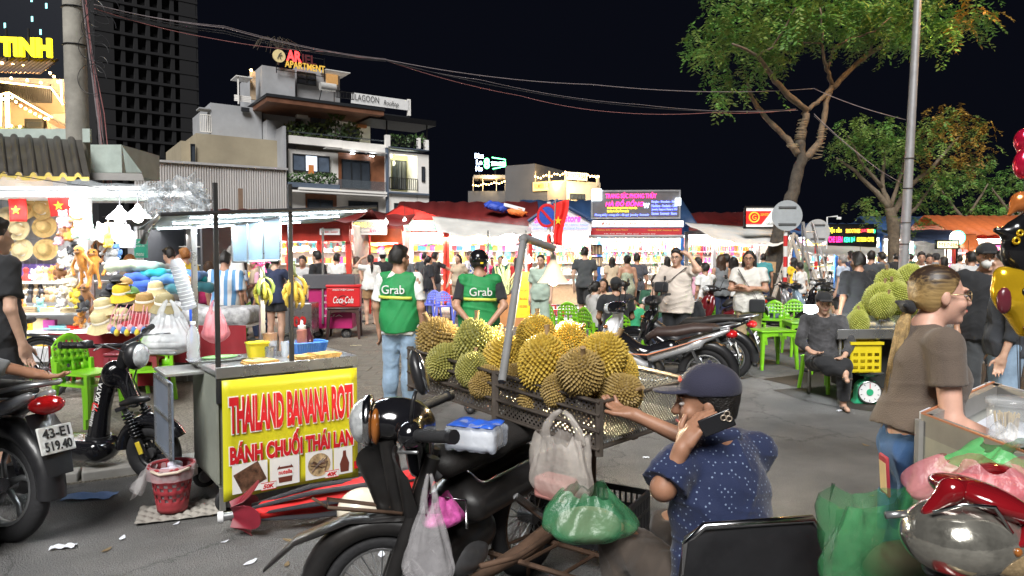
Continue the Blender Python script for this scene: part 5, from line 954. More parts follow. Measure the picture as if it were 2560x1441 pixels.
 # plush toys: protos by blob, copies recoloured
FUR={k:mat('fur '+k,c,.95,var=.25,scale=25,bump=.6,bscale=150,sheen=.4)for k,c in dict(orange=(.6,.24,.03),brown=(.28,.12,.04),cream=(.7,.62,.48),yellow=(.85,.6,.05),grey=(.42,.43,.46),pink=(.8,.4,.45),mint=(.4,.65,.55),white=(.78,.76,.72),dark=(.03,.03,.035),blue=(.1,.25,.6)).items()}
def plush_proto(kind):
 t=thing('plush_toy','x','plush toy',(0,0,0))
 if kind=='monkey':
  pr=[('ell',(0,0,.3),(.06,.045,.13)),('ell',(0,0,.42),(.06,.05,.055))]
  for s_ in(-1,1):pr+=[('cap',(s_*.05,0,.36),(s_*.14,-.01,.24),.018,.016),('cap',(s_*.14,-.01,.24),(s_*.1,-.05,.15),.016,.02),('cap',(s_*.03,0,.2),(s_*.055,-.02,.05),.018,.017),('cap',(s_*.055,-.02,.05),(s_*.06,-.07,.0),.02,.024)]
 elif kind=='bear':
  pr=[('ell',(0,0,.11),(.085,.075,.1)),('ell',(0,-.01,.24),(.075,.07,.068))]
  for s_ in(-1,1):pr+=[('ell',(s_*.055,0,.305),(.026,.02,.026)),('ell',(s_*.09,-.03,.14),(.032,.032,.06)),('ell',(s_*.06,-.08,.035),(.036,.055,.036))]
  pr+=[('ell',(0,-.075,.225),(.032,.025,.025))]
 else:
  pr=[('ell',(0,0,.1),(.075,.07,.1)),('ell',(0,-.01,.23),(.065,.06,.062))]
  for s_ in(-1,1):pr+=[('cap',(s_*.03,.01,.27),(s_*.05,.0,.4),.02,.022),('ell',(s_*.08,-.03,.12),(.025,.025,.05)),('ell',(s_*.05,-.07,.03),(.03,.05,.03))]
 blob('body',pr,FUR['orange'],t,.011,.018)
 z=.43 if kind=='monkey' else .25
 for s_ in(-1,1):q=MB();q.ell((s_*.025,-.058 if kind!='monkey' else-.045,z),.011,8,5);q.build('eye',IRIS,t,1)
 if kind=='monkey':q=MB();q.ell((0,-.042,z-.03),(.04,.018,.014),10,6);q.build('muzzle',FUR['brown'],t,1)
 return Proto(t)
PLM,PLB,PLR=plush_proto('monkey'),plush_proto('bear'),plush_proto('bunny')
def plush(pr,x,y,d,fur,label,s=1,rz=0,rot=None,group='plush toys on the souvenir stall'):
 o=pr(P(x,y,d),rz,label,group,s,rot)
 for c in o.children:
  if c.name.startswith('body'):c.material_slots[0].link='OBJECT';c.material_slots[0].material=FUR[fur]
 return o
 # ---------------------------------------------------------------- vehicles  (local frame: +X forward, z up)
TYRE=mat('tyre rubber',(.018,.018,.02),.75,var=.2,bump=.3,bscale=60);ALLOY=mat('alloy',(.35,.36,.37),.35,.8,var=.1);CHROME=mat('chrome',(.55,.55,.56),.18,1,var=.06);BLKP=mat('black plastic',(.016,.016,.018),.4,var=.2,scale=10,coat=.2);GLOSSB=mat('gloss black',(.008,.008,.01),.16,var=.1,coat=.6);SEATM=mat('seat vinyl',(.02,.018,.017),.55,var=.15,bump=.2,bscale=150)
SILV=mat('silver paint',(.45,.46,.48),.3,.3,var=.06,coat=.5);WPNT=mat('white paint gloss',(.72,.73,.75),.25,var=.05,coat=.5);REDG=mat('red gloss',(.45,.012,.014),.22,var=.08,coat=.6);MAROON=mat('maroon gloss',(.12,.008,.012),.25,var=.1,coat=.6);BLUG=mat('pale blue gloss',(.3,.4,.5),.25,.2,coat=.5);REDL=mat('red lens',(.5,.01,.012),.12,var=.15,scale=30,coat=.4);AMB=mat('amber lens',(.3,.1,.02),.15,var=.15,coat=.4);LENS=mat('clear lens',(.55,.57,.58),.1,.25,var=.35,scale=25,coat=.5);PLATEM=mat('plate white',(.75,.75,.72),.5);STEEL=mat('engine metal',(.22,.22,.23),.45,.8,var=.2,scale=8,dirt=.3);RUST=mat('rusted steel',(.12,.07,.045),.8,.3,var=.4,scale=10,dirt=.4)
BLKPRT=_M['black print']
def wheel(root,c,r=.29,w=.05,spokes='wire',rimm=ALLOY,name='wheel',axis=(0,1,0),n=28):
 c=V(c);q=MB();q.torus(c,r-w*.72,w*.95,axis,n,10,sq=.85);t=q.build(name,TYRE,root,1);q=MB();q.torus(c,r-w*1.55,w*.32,axis,n,6,sq=1.8);q.build('rim',rimm,t,1)
 a=V(axis).normalized();x,y,_=basis(a);q=MB();q.cyl(c-a*.045,c+a*.045,.035,n=10);q.build('hub',STEEL,t,40)
 q=MB()
 if spokes=='wire':
  for i in range(24):an=i*2*pi/24;s_=1 if i%2 else-1;q.cyl(c+a*(.03*s_)+(x*cos(an+.25*s_)+y*sin(an+.25*s_))*.03,c+(x*cos(an)+y*sin(an))*(r-w*1.6),.0022,n=4)
  o=q.build('spokes',ALLOY,t);o['kind']='stuff'
 else:
  for i in range(spokes):
   an=i*2*pi/spokes;u=x*cos(an)+y*sin(an);v=x*cos(an+.35)+y*sin(an+.35);q=MB();q.loft([c+u*.03,c+(u+v)*.5*(r*.45),c+v*(r-w*1.6)],[(.022,.014),(.016,.011),(.02,.012)],6,up=a);q.build('spoke',rimm,t,1)
 return t
def bars(q,*segs):
 for a,b_,r_ in segs:q.cyl(a,b_,r_,n=8)
def motorbike(label,loc,yaw,body,panel=BLKP,scooter=False,lean=R(-6),plate=None,sc_=1.0,helmet=None,shield=None,group='parked motorbikes',spk='wire',steer=0,seat=SEATM,detail=True):
 t=thing('motorbike',label,'motorbike',loc,group=group,rot=(lean,0,yaw),s=sc_);wr_=.285 if not scooter else .25
 wheel(t,(.62,0,wr_),wr_,.045,spk);wheel(t,(-.62,0,wr_),wr_,.055,spk)
 for y in(-.075,.075):q=MB();q.cyl((.62,y,wr_),(.43,y,.78),.02,n=8);q.build('fork_leg',CHROME,t,40)
 q=MB();q.torus((.62,0,wr_),wr_+.02,.055,(0,1,0),16,8,R(-10),R(130),sq=1.15);q.build('front_fender',body,t,1);q=MB();q.torus((-.62,0,wr_),wr_+.03,.06,(0,1,0),16,8,R(40),R(185),sq=1.2);q.build('rear_fender',BLKP,t,1)
 # front shield and fairing
 blob('leg_shield',[('ell',(.39,0,.64),(.055,.2,.26),{'R':[[.96,0,-.28],[0,1,0],[.28,0,.96]]}),('ell',(.45,0,.7),(.08,.11,.18),{'R':[[.96,0,-.28],[0,1,0],[.28,0,.96]]}),('cap',(.36,0,.8),(.34,0,.95),.07,.06)],shield or body,t,.016,.03)
 blob('handlebar_cowl',[('ell',(.36,0,1.0),(.12,.15,.07)),('cap',(.3,-.22,1.01),(.3,.22,1.01),.035,.035)],panel,t,.016,.04)
 q=MB();q.ell((.45,0,.99),(.06,.1,.06),12,8);q.build('headlight',LENS,t,1)
 for y in(-1,1):
  q=MB();q.loft([(.3,y*.2,1.02),(.26,y*.3,1.04),(.22,y*.38,1.03)],[.014,.02,.019],8);q.build('grip',BLKP,t,1);q=MB();q.loft([(.3,y*.22,1.03),(.29,y*.27,1.16),(.27,y*.3,1.22)],.006,5);q.ell((.27,y*.32,1.26),(.014,.06,.038),10,6);q.build('mirror',BLKP,t,1);q=MB();q.ell((.47,y*.13,.8),(.03,.035,.022),8,6);q.build('indicator',AMB,t,1)
  # body
 if scooter:
  blob('side_panel',[('cap',(-.15,-.12,.5),(-.75,-.1,.68),.1,.08),('cap',(-.15,.12,.5),(-.75,.1,.68),.1,.08),('cap',(-.1,0,.42),(-.7,0,.7),.13,.1)],body,t,.02,.06);q=MB();q.loft([(.33,0,.3),(.1,0,.27),(-.2,0,.3)],[(.14,.05),(.16,.05),(.15,.07)],10,ex=3);q.build('floorboard',panel,t,40)
 else:
  blob('frame_cover',[('cap',(.34,0,.66),(.05,0,.46),.085,.08),('cap',(.05,0,.46),(-.25,0,.55),.085,.1)],panel,t,.02,.05)
  for y in(-1,1):blob('side_panel',[('cap',(.3,y*.1,.52),(.05,y*.1,.36),.05,.06),('cap',(-.05,y*.09,.46),(-.55,y*.1,.62),.06,.05),('cap',(-.5,y*.1,.63),(-.86,y*.06,.78),.045,.025)],body,t,.016,.04)
 q=MB();q.loft([(.02,0,.66),(-.1,0,.735),(-.3,0,.745),(-.5,0,.79),(-.72,0,.8),(-.78,0,.79)],[(.06,.03),(.1,.05),(.125,.055),(.12,.05),(.1,.04),(.06,.02)],12,ex=2.6);q.build('seat',seat,t,1)
 q=MB();q.loft([(-.7,-.1,.8),(-.88,-.09,.84),(-.98,0,.85),(-.88,.09,.84),(-.7,.1,.8)],.014,6);q.build('grab_rail',ALLOY,t,1)
 q=MB();q.ell((-.9,0,.73),(.07,.09,.05),12,7);q.build('tail_light',REDL,t,1)
 q=MB();q.loft([(-.85,0,.68),(-.95,0,.55),(-1.0,0,.38)],[(.08,.012),(.09,.01),(.07,.008)],8);q.build('mudguard',BLKP,t,40)
 pl=MB();pl.box((0,0,0),(.012,.19,.14));po=pl.build('number_plate',PLATEM,t,bev=.004,loc=(-.965,0,.56),rot=(0,R(18),0))
 if plate:
  for i,s in enumerate(plate.split('\n')):text('lettering',s,BLKPRT,po,(-.0085,0,.033-.066*i),(pi/2,0,-pi/2),w=.15,h=.05,bold=.02)
 blob('engine',[('ell',(.08,0,.3),(.15,.1,.09)),('cap',(.15,0,.32),(.32,0,.35),.07,.06),('ell',(-.08,-.08,.3),(.1,.05,.09))]if not scooter else[('ell',(-.35,.05,.3),(.2,.09,.1)),('cap',(-.3,.1,.28),(-.62,.1,.28),.07,.06)],STEEL,t,.018,.03)
 q=MB();q.loft([(.2,.1,.2),(-.1,.13,.2),(-.3,.14,.26)],.018,8);q.loft([(-.3,.14,.26),(-.36,.14,.27),(-.75,.15,.34),(-.8,.15,.35)],[.03,.048,.05,.035],10);q.build('exhaust',CHROME if not scooter else BLKP,t,40)
 for y in(-1,1):q=MB();q.cyl((-.6,y*.1,.3),(-.45,y*.11,.64),.022,n=8);q.build('shock_absorber',CHROME,t,40)
 q=MB();q.loft([(-.05,-.09,.28),(-.3,-.1,.28),(-.62,-.1,.29),(-.72,-.1,.29)],[(.02,.05),(.02,.065),(.02,.075),(.015,.04)],8);q.build('chain_case',STEEL if not scooter else BLKP,t,40)
 q=MB();q.loft([(.0,-.14,.24),(-.05,-.26,.03),(-.02,-.3,.01)],.012,6);q.build('side_stand',CHROME,t,1);q=MB();q.cyl((.02,-.26,.26),(.02,.26,.26),.013,n=6);q.build('foot_peg',BLKP,t)
 return t
MBK=motorbike
bk1=MBK('silver black motorbike with brown seat stripe parked broadside behind the durian cart',G(1622,985),R(163),SILV,GLOSSB,spk='wire',plate='43-D1\n205.18',sc_=1.0,shield=WPNT,seat=mat('brown vinyl',(.05,.032,.028),.5,bump=.2,bscale=150))
_org=mat('orange decal',(.7,.25,.12),.35)
for y in(-1,1):q=MB();q.loft([(.22,y*.155,.5),(0,y*.165,.5),(-.3,y*.16,.6),(-.7,y*.12,.73)],[(.004,.012),(.004,.03),(.004,.022),(.003,.005)],6,up=(0,1,0));q.build('decal',_org,bk1,1)
MBK('black motorbike with red tail lamp and pale plate behind the silver one',G(1702,938),R(154),GLOSSB,BLKP,spk=5,plate='43-G1\n187.03',sc_=1.0)
MBK('red and black scooter held by the man in glasses',G(1660,865),R(-150),REDG,BLKP,True,R(3),spk=5,sc_=.95)
for lb,x,y,yw,m_,scq in(('dark maroon scooter parked between the green chairs and the folded arms man',1805,850,200,MAROON,True),('pale blue scooter with its front wheel turned to the striped pole',1945,838,-8,BLUG,True),('silver scooter parked beside the folded arms man',1915,830,-15,SILV,True),('maroon motorbike whose seat shows beside the folded arms man',1790,820,185,MAROON,False),('black scooter parked behind the capped youth',2110,850,160,GLOSSB,True),('grey motorbike behind the striped pole',2090,800,150,SILV,False),('black motorbike far behind the black shirted man',2160,790,170,GLOSSB,False),('dark scooter near the folding ladder',2060,810,200,GLOSSB,True)):
 MBK(lb,G(x,y),R(yw),m_,BLKP,scq,spk=5)
 # ---- tail of the motorbike at the left edge, wheeled by someone outside the picture
lb_=MBK('silver grey motorbike whose tail, plate and rear wheel fill the lower left corner',V((X(-8,3.8),3.8,0))+V((cos(R(163)),sin(R(163)),0))*.65,R(163),SILV,GLOSSB,spk=5,plate='43-E1\n519.40',lean=R(2),sc_=1.05)
# ---- electric kick scooter with long front fork
es=thing('electric_moped','small black electric moped with thick front fork beside the red bin','electric moped',G(352,1196),R(-12),rot=(R(3),0,R(-12)));EW=.2
wheel(es,(.12,0,EW),EW,.062,10,BLKP);wheel(es,(-.95,0,EW),EW,.062,10,BLKP)
q=MB();q.torus((.12,0,EW),EW+.03,.05,(0,1,0),14,8,R(30),R(175),sq=1.5);q.build('front_fender',GLOSSB,es,1)
for y in(-.085,.085):
 q=MB();q.cyl((.12,y,EW),(-.02,y,.52),.022,n=8);q.build('fork_leg',BLKP,es,40);q=MB();[q.torus((.12-.14*u,y,EW+.32*u),.034,.008,(-.14,0,.32),12,5)for u in np.linspace(.42,.88,8)];o=q.build('spring',GLOSSB,es,1);o['kind']='stuff';q=MB();q.box((.1,y*1.35,.26),(.035,.012,.09),(0,R(-20),0));q.build('reflector',mat('yellow reflector',(.8,.6,.05),.3),es,bev=.004)
q=MB();q.box((-.03,0,.53),(.09,.24,.03),(0,R(-20),0));q.build('fork_bridge',BLKP,es,bev=.006)
blob('head_tube',[('cap',(-.02,0,.55),(-.12,0,.78),.045,.05),('ell',(-.16,0,.74),(.08,.09,.1))],GLOSSB,es,.012,.03)
q=MB();q.loft([(-.2,0,.74),(-.28,0,.5),(-.33,0,.28)],[(.055,.06),(.06,.062),(.075,.075)],10);q.build('down_tube',GLOSSB,es,40);q=MB();q.cyl((-.325,0,.3),(-.34,0,.2),.085,n=12);q.build('collar',BLKP,es,40)
text('lettering','YUKATA',_M['white print'],es,(-.245,-.068,.6),(pi/2,R(-74),0),w=.2,h=.035,bold=.02);text('lettering','73',mat('red decal',(.7,.03,.03),.4,var=0),es,(-.275,-.07,.52),(pi/2,R(-74),0),w=.06,h=.05,bold=.02);text('lettering','RUNNING MAN',_M['white print'],es,(-.3,-.07,.46),(pi/2,R(-74),0),w=.16,h=.022)
blob('deck',[('box',(-.62,0,.2),(.38,.13,.075),{'r':.05}),('ell',(-.3,0,.2),(.1,.12,.09))],GLOSSB,es,.014,.03)
blob('headlight_housing',[('ell',(.02,0,.88),(.07,.09,.1)),('cap',(-.1,0,.8),(-.05,0,.92),.04,.04)],BLKP,es,.012,.02);q=MB();q.ell((.06,0,.88),(.04,.075,.085),12,8);q.build('headlight',LENS,es,1)
q=MB();q.tube([(-.14,-.33,1.0),(-.1,-.15,.97),(-.08,0,.95),(-.1,.15,.97),(-.14,.33,1.0)],.015,8);q.build('handlebar',BLKP,es,1)
for y in(-1,1):q=MB();q.loft([(-.15,y*.3,1.0),(-.18,y*.42,1.02)],.022,8);q.build('grip',TYRE,es,40);q=MB();q.loft([(-.1,y*.22,.985),(0,y*.28,.99),(.02,y*.36,.98)],.006,5);q.build('brake_lever',ALLOY,es,1)
q=MB();q.box((-.13,-.26,1.0),(.06,.07,.05));q.build('switch_box',BLKP,es,bev=.01)
for y in(-.05,.06):q=MB();q.tube([(-.1,y*3,.98),(.02,y,.9),(-.04,y*.6,.7),(.0,y,.55)],.006,5);q.build('cable',WIRE,es,1)
q=MB();q.loft([(-.03,-.11,.56),(.08,-.13,.6),(.22,-.13,.62)],[(.012,.02),(.012,.03),(.01,.02)],6);q.build('foot_peg',BLKP,es,1)
# ---- bicycle behind it
bc=thing('bicycle','black city bicycle with rear rack on the left, in front of the toy shelves','bicycle',G(110,1000),R(172));WRr=.33
for x in(0,1.05):wheel(bc,(x,0,WRr),WRr,.026,'wire',ALLOY,n=36)
q=MB();bars(q,((0,.06,WRr),(.42,0,.3),.011),((0,-.06,WRr),(.42,0,.3),.011),((0,.06,WRr),(.3,0,.72),.009),((0,-.06,WRr),(.3,0,.72),.009),((.42,0,.3),(.27,0,.8),.017),((.42,0,.3),(.88,0,.72),.018),((.33,0,.62),(.86,0,.8),.016),((.86,0,.86),(1.05,0,WRr),.013));q.build('frame',GLOSSB,bc,40)
q=MB();q.loft([(.4,0,.86),(.28,0,.87),(.16,0,.88)],[(.025,.02),(.05,.03),(.11,.04)],10);q.build('saddle',SEATM,bc,1);q=MB();q.cyl((.27,0,.8),(.25,0,.86),.012,n=8);q.build('seat_post',CHROME,bc)
q=MB();q.torus((0,0,WRr),WRr+.03,.03,(0,1,0),20,6,R(20),R(190));q.build('mudguard',GLOSSB,bc,1)
q=MB();[q.tube([(.22,y,.72),(-.2,y,.7)],.006,5)for y in(-.07,-.02,.03,.07)];q.tube([(-.2,-.07,.7),(-.22,0,.7),(-.2,.07,.7)],.006,5);q.cyl((-.1,-.07,.7),(0,-.06,WRr),.005,n=5);q.cyl((-.1,.07,.7),(0,.06,WRr),.005,n=5);q.build('rack',BLKP,bc)
q=MB();q.torus((.42,-.05,.3),.09,.008,(0,1,0),20,5);q.cyl((.42,-.05,.3),(.52,-.07,.18),.01,n=6);q.box((.53,-.12,.17),(.09,.08,.02));q.build('crank',STEEL,bc)
q=MB();q.tube([(.86,0,.86),(.84,0,.98),(.84,.2,1.02),(.72,.28,1.0)],.011,6);q.tube([(.84,0,.98),(.84,-.2,1.02),(.72,-.28,1.0)],.011,6);q.build('handlebar',CHROME,bc,1)
# ---------------------------------------------------------------- plastic chairs, tables, stools
LIME=mat('lime plastic',(.2,.52,.02),.35,var=.08,scale=3,coat=.2);VIOB=mat('violet blue plastic',(.16,.2,.72),.35,var=.08,coat=.2);REDPL=mat('red plastic',(.6,.025,.03),.35,var=.08,coat=.2);BRNPL=mat('dark brown plastic',(.07,.035,.03),.4,var=.1,coat=.2)
def chair_proto(name='plastic_chair'):
 t=thing(name,'x','chair');s_=.2
 q=MB();q.grid(lambda u,v:((u-.5)*.4*(1-.1*v),-.2+.4*v,.4-.018*sin(pi*u)*sin(pi*v)),6,6,-.02);q.build('seat',LIME,t,40)
 def bf(u,v):
  a=(u-.5)*1.5;wdt=.2*(1-.12*v)*(1-.55*max(0,v-.72)*abs(u-.5)*4);return V((sin(a)/sin(.75)*wdt,.19+.07*v-.045*cos(a)*1.0+.04,.4+.36*v-.05*max(0,v-.6)*abs(u-.5)*4*1.6))
 q=MB();nu,nv=13,11;full=[(i,j)for i in range(nu)for j in range(nv)if not(2<=j<=nv-3 and 1<=i<=nu-2 and i%2==1 and j%2==0)and not(j<=2 and 3<=i<=nu-4 and i%3)]
 vs=[bf(i/nu,j/nv)for i in range(nu+1)for j in range(nv+1)];w_=nv+1;q.add(vs,[(i*w_+j,(i+1)*w_+j,(i+1)*w_+j+1,i*w_+j+1)for i,j in full]);o=q.build('backrest',LIME,t,40);sm=o.modifiers.new('s','SOLIDIFY');sm.thickness=.012
 for sx in(-1,1):
  q=MB();q.loft([(sx*.18,-.17,.395),(sx*.19,-.19,.2),(sx*.21,-.21,0)],[(.028,.022),(.024,.019),(.021,.017)],6,ex=4);q.build('leg',LIME,t,40);q=MB();q.loft([(sx*.18,.19,.5),(sx*.18,.19,.38),(sx*.19,.22,.2),(sx*.21,.25,0)],[(.02,.02),(.028,.024),(.024,.02),(.021,.017)],6,ex=4);q.build('leg',LIME,t,40)
 return t
CHR=Proto(chair_proto())
def chair(x,y,yaw,label,group='lime green plastic chairs',m=None,s=1,base=None,rot=None):
 o=CHR(base if base is not None else G(x,y),R(yaw),label,group,s,rot)
 if m:recolor(o,LIME,m)
 return o
def table_proto(name='plastic_table'):
 t=thing(name,'x','table');q=MB();q.box((0,0,.535),(.54,.54,.03));q.build('top',LIME,t,bev=.012)
 for sx in(-1,1):
  q=MB();q.prism([(-.25,.52),(-.25,.44),(-.12,.47),(.12,.47),(.25,.44),(.25,.52)],.02);q.build('apron',LIME,t,loc=(0,sx*.245,0));q=MB();q.prism([(-.235,.52),(-.235,.44),(-.12,.47),(.12,.47),(.235,.44),(.235,.52)],.02);q.build('apron',LIME,t,loc=(sx*.245,0,0),rot=(0,0,pi/2))
  for sy in(-1,1):q=MB();q.loft([(sx*.235,sy*.235,.5),(sx*.25,sy*.25,.25),(sx*.265,sy*.265,0)],[(.035,.035),(.028,.028),(.022,.022)],6,ex=4);q.build('leg',LIME,t,40)
 for sx,sy,rz in((0,-.258,0),):text('lettering','M',_M['dark print'],t,(0,-.275,.5),RB,w=.05,h=.04)
 return t
TBL=Proto(table_proto())
def table(x,y,yaw,label,group='low plastic tables',m=None,s=1):
 o=TBL(G(x,y),R(yaw),label,group,s)
 if m:recolor(o,LIME,m)
 return o
table(1925,918,8,'green plastic table in front of the seated capped youth, nearer one');table(2008,888,-6,'green plastic table just left of the capped youth, farther one');table(1500,838,4,'green plastic table right behind the heap of durians');table(1640,800,6,'green plastic table with drinks on it',s=1.05)
for a in((1375,850,150,'green chair left of the table behind the durians'),(1425,850,165,'green chair against the table behind the durians'),(1460,815,200,'green chair behind the table right of the conical lamp'),(1875,860,10,'tall backed green chair behind the silver motorbike tail'),(1895,895,20,'green chair tucked behind the pale number plate'),(1930,850,-30,'green chair behind the two green tables, left one'),(1985,845,-20,'green chair behind the two green tables, right one'),(1768,820,170,'green chair with its back to the folded arms man'),(1758,842,175,'green chair in front of the man in black sitting down')):chair(*a)
chair(2070,930,200,'green chair under the capped youth',base=V((X(2085,8.1),8.25,0)))
for a in((640,850,25,'green chair seen through the banana cart posts'),(225,1060,70,'green plastic chair beside the electric moped, nearer one'),(310,985,40,'green chair behind the moped headlamp'),(375,1015,15,'green chair behind the dark red table'),(8,960,90,'green chair at the left picture edge')):chair(*a)
chair(222,1062,72,'green chair stacked on the one beside the moped',base=G(225,1060)+V((.01,0,.1)))
for a in((1075,800,-20,'violet blue chair left of the red table'),(1110,805,10,'violet blue chair in front of the red table'),(1165,812,30,'violet blue chair half hidden by the helmeted man'),(1055,795,-60,'violet blue chair behind the first grab rider')):chair(*a,'violet blue chairs',VIOB)
table(1118,790,5,'red plastic table behind the violet blue chairs',m=REDPL);table(1300,790,-5,'red table behind the conical lamp pole',m=REDPL);table(350,1000,10,'dark red plastic table behind the moped headlamp',m=mat('dark red plastic',(.22,.03,.045),.35,coat=.2))
table(862,846,8,'dark brown plastic table under the red drinks box',m=BRNPL,s=1.13)
# stools
def stool(x,y,m,label):
 o=thing('plastic_stool',label,'stool',G(x,y),group='plastic stools');q=MB();q.box((0,0,.29),(.26,.26,.03));q.build('seat',m,o,bev=.01)
 for sx in(-1,1):
  for sy in(-1,1):q=MB();q.loft([(sx*.11,sy*.11,.28),(sx*.14,sy*.14,0)],[(.024,.024),(.018,.018)],6,ex=4);q.build('leg',m,o,40)
for x,y,m_,lb in((1395,805,REDPL,'red stool behind the green chairs'),(1378,790,REDPL,'red stool by the yellow price sheet'),(985,800,VIOB,'blue stool behind the woman in brown shorts'),(2128,955,LIME,'green stool under the scale side of the capped youth')):stool(x,y,m_,lb)
# ---------------------------------------------------------------- banana roti cart
cA,cB=G(552,1292),G(890,1222);ang=atan2(cB.y-cA.y,cB.x-cA.x);cw=(cB-cA).length
bcart=thing('food_cart','steel street food cart with yellow banana roti banner and lit canopy','food cart',cA,ang);STL=mat('stainless',(.5,.51,.52),.28,.85,var=.1,scale=4,dirt=.15);STLD=mat('dull steel',(.32,.32,.3),.5,.6,var=.2,scale=5,dirt=.35);PNL=mat('grey green panel',(.3,.32,.27),.55,.2,var=.2,scale=3,dirt=.35);SLATE=mat('slate panel',(.22,.26,.33),.45,.3,var=.12,dirt=.2)
HT=.885;DP=.66
q=MB();q.bx(0,cw,.02,DP,.17,HT-.04);q.build('cabinet',PNL,bcart,bev=.005);q=MB();q.bx(-.02,cw+.015,-.01,DP+.02,HT-.035,HT);q.build('counter_top',STL,bcart,bev=.006);q=MB();q.bx(-.02,cw+.015,-.02,-.005,HT-.05,HT+.02);q.build('front_rail',STL,bcart,bev=.004);q=MB();q.bx(cw,cw+.015,0,DP,HT,HT+.02);q.build('side_rail',STL,bcart)
q=MB();q.bx(-.012,-.002,0.0,DP*.95,.2,HT-.05);q.build('side_panel',PNL,bcart)
q=MB();q.bx(-.24,-.225,.12,.62,.35,HT-.07);d_=q.build('door',SLATE,bcart,bev=.004)
q=MB();[q.bx(-.252,-.238,.12+k*.48,.14+k*.48,.35,HT-.07)for k in(0,1)];[q.bx(-.252,-.238,.12,.62,z,z+.02)for z in(.35,.58,HT-.09)];q.build('door_frame',STL,d_)
q=MB();q.bx(-.24,.0,.3,.66,HT-.06,HT-.04);q.build('side_shelf',STLD,bcart,bev=.003)
BAN=mat('yellow vinyl',(.62,.58,.02),.4,var=.05,scale=2,bump=.06,bscale=6);q=MB();bw=cw-.01
q.grid(lambda u,v:(.0+bw*u+.012,-.028-.006*sin(v*5+u*3)*v,HT-.06-(.735-.02*sin(u*pi))*v),16,10,.003);bn_=q.build('banner',BAN,bcart,1)
RP=mat('red banner ink',(.62,.012,.02),.5,var=.05);WP=mat('white banner ink',(.85,.84,.8),.5,var=.03)
def bt_(s,x,z,w,h,m,**k):return text('lettering',s,m,bn_,(x,k.pop('y',-.04),z),RB,w=w,h=h,ext=.0008,**k)
for s,zc,hh in(('THAILAND BANANA ROTI',.61,.225),('BÁNH CHUỐI THÁI LAN',.395,.165)):
 bt_(s,.012+bw/2,zc,bw*.93,hh+.016,WP,bold=.075,y=-.037);bt_(s,.012+bw/2,zc,bw*.915,hh,RP,bold=.045,y=-.039)
def pic(x0,x1,z0,z1,m,nm='print'):q=MB();q.bx(x0,x1,-.0372,-.036,z0,z1);return q.build(nm,m,bn_)
DOUGH=mat('print chocolate',(.12,.06,.035),.5,var=.9,scale=26);ROTI=mat('print roti',(.42,.3,.16),.5,var=.9,scale=22)
pic(.06,.27,.13,.31,WP);q=MB();q.box((.165,-.0385,.22),(.16,.001,.13),(0,R(-24),0));q.build('print',DOUGH,bn_);pic(.285,.47,.13,.31,WP);pic(.51,.69,.13,.31,WP);q=MB();q.lathe([(0,0),(.075,0),(.075,.001)],18,(.6,-.0385,.22),(0,-1,0));q.build('print',ROTI,bn_)
q=MB();[q.tube([(.54+.12*random.random(),-.0398,.17+.1*random.random()),(.54+.12*random.random(),-.0398,.17+.1*random.random()),(.54+.12*random.random(),-.0398,.17+.1*random.random())],.003,4)for _ in range(8)];o=q.build('print',DOUGH,bn_);o['kind']='stuff';pic(.7,bw-.03,.13,.31,WP)
q=MB();q.prism([(.34,.15),(.42,.15),(.43,.24),(.415,.26),(.345,.26),(.33,.24)],.001);q.build('jar_print',mat('print brown jar',(.16,.04,.025),.5),bn_,loc=(0,-.0385,0));q=MB();q.bx(.345,.415,-.0392,-.0388,.25,.285);q.build('jar_lid',WP,bn_);q=MB();q.bx(.332,.428,-.0395,-.0391,.185,.235);q.build('jar_label',WP,bn_);bt_('nutella',.38,.215,.085,.028,RP,y=-.0402,bold=.02)
q=MB();q.prism([(.745,.145),(.8,.145),(.805,.2),(.785,.25),(.782,.285),(.763,.285),(.76,.25),(.74,.2)],.001);q.build('bottle_print',_M['print brown jar'],bn_,loc=(0,-.0385,0));pic(.84,.875,.15,.2,RP)
for s,x in(('50K',.275),('40K',.685)):q=MB();q.bx(x-.045,x+.045,-.0405,-.040,.125,.165);q.build('price_tag',WP,bn_);q=MB();[q.bx(*e)for e in((x-.048,x+.048,-.0409,-.0406,.165,.169),(x-.048,x+.048,-.0409,-.0406,.121,.125))];q.build('price_edge',RP,bn_);bt_(s,x,.145,.07,.028,RP,shear=.25,bold=.03,y=-.0412)
for x,y in((.06,.02),(cw-.06,.02),(.06,DP-.05),(cw-.06,DP-.05)):wheel(bcart,(x,y+.04,.075),.075,.02,4,STLD)
q=MB();[q.bx(*e)for e in((.0,.03,.0,.03,.03,.17),(cw-.03,cw,.0,.03,.03,.17))];q.build('wheel_bracket',STLD,bcart)
PSTD=mat('dark post',(.035,.036,.04),.45,.4);zt_=2.0
def bpost(x,y,z1,m,r=.013):q=MB();q.box((x,y,(HT-.2+z1)/2),(r*2,r*2,z1-HT+.2));q.build('post',m,bcart,bev=.002)
bpost(.0,.0,zt_,PSTD);bpost(cw*.51,-.0,zt_+.02,PSTD);bpost(.01,DP-.03,1.82,STL,.017);bpost(cw*.52,DP-.03,1.82,STL,.017)
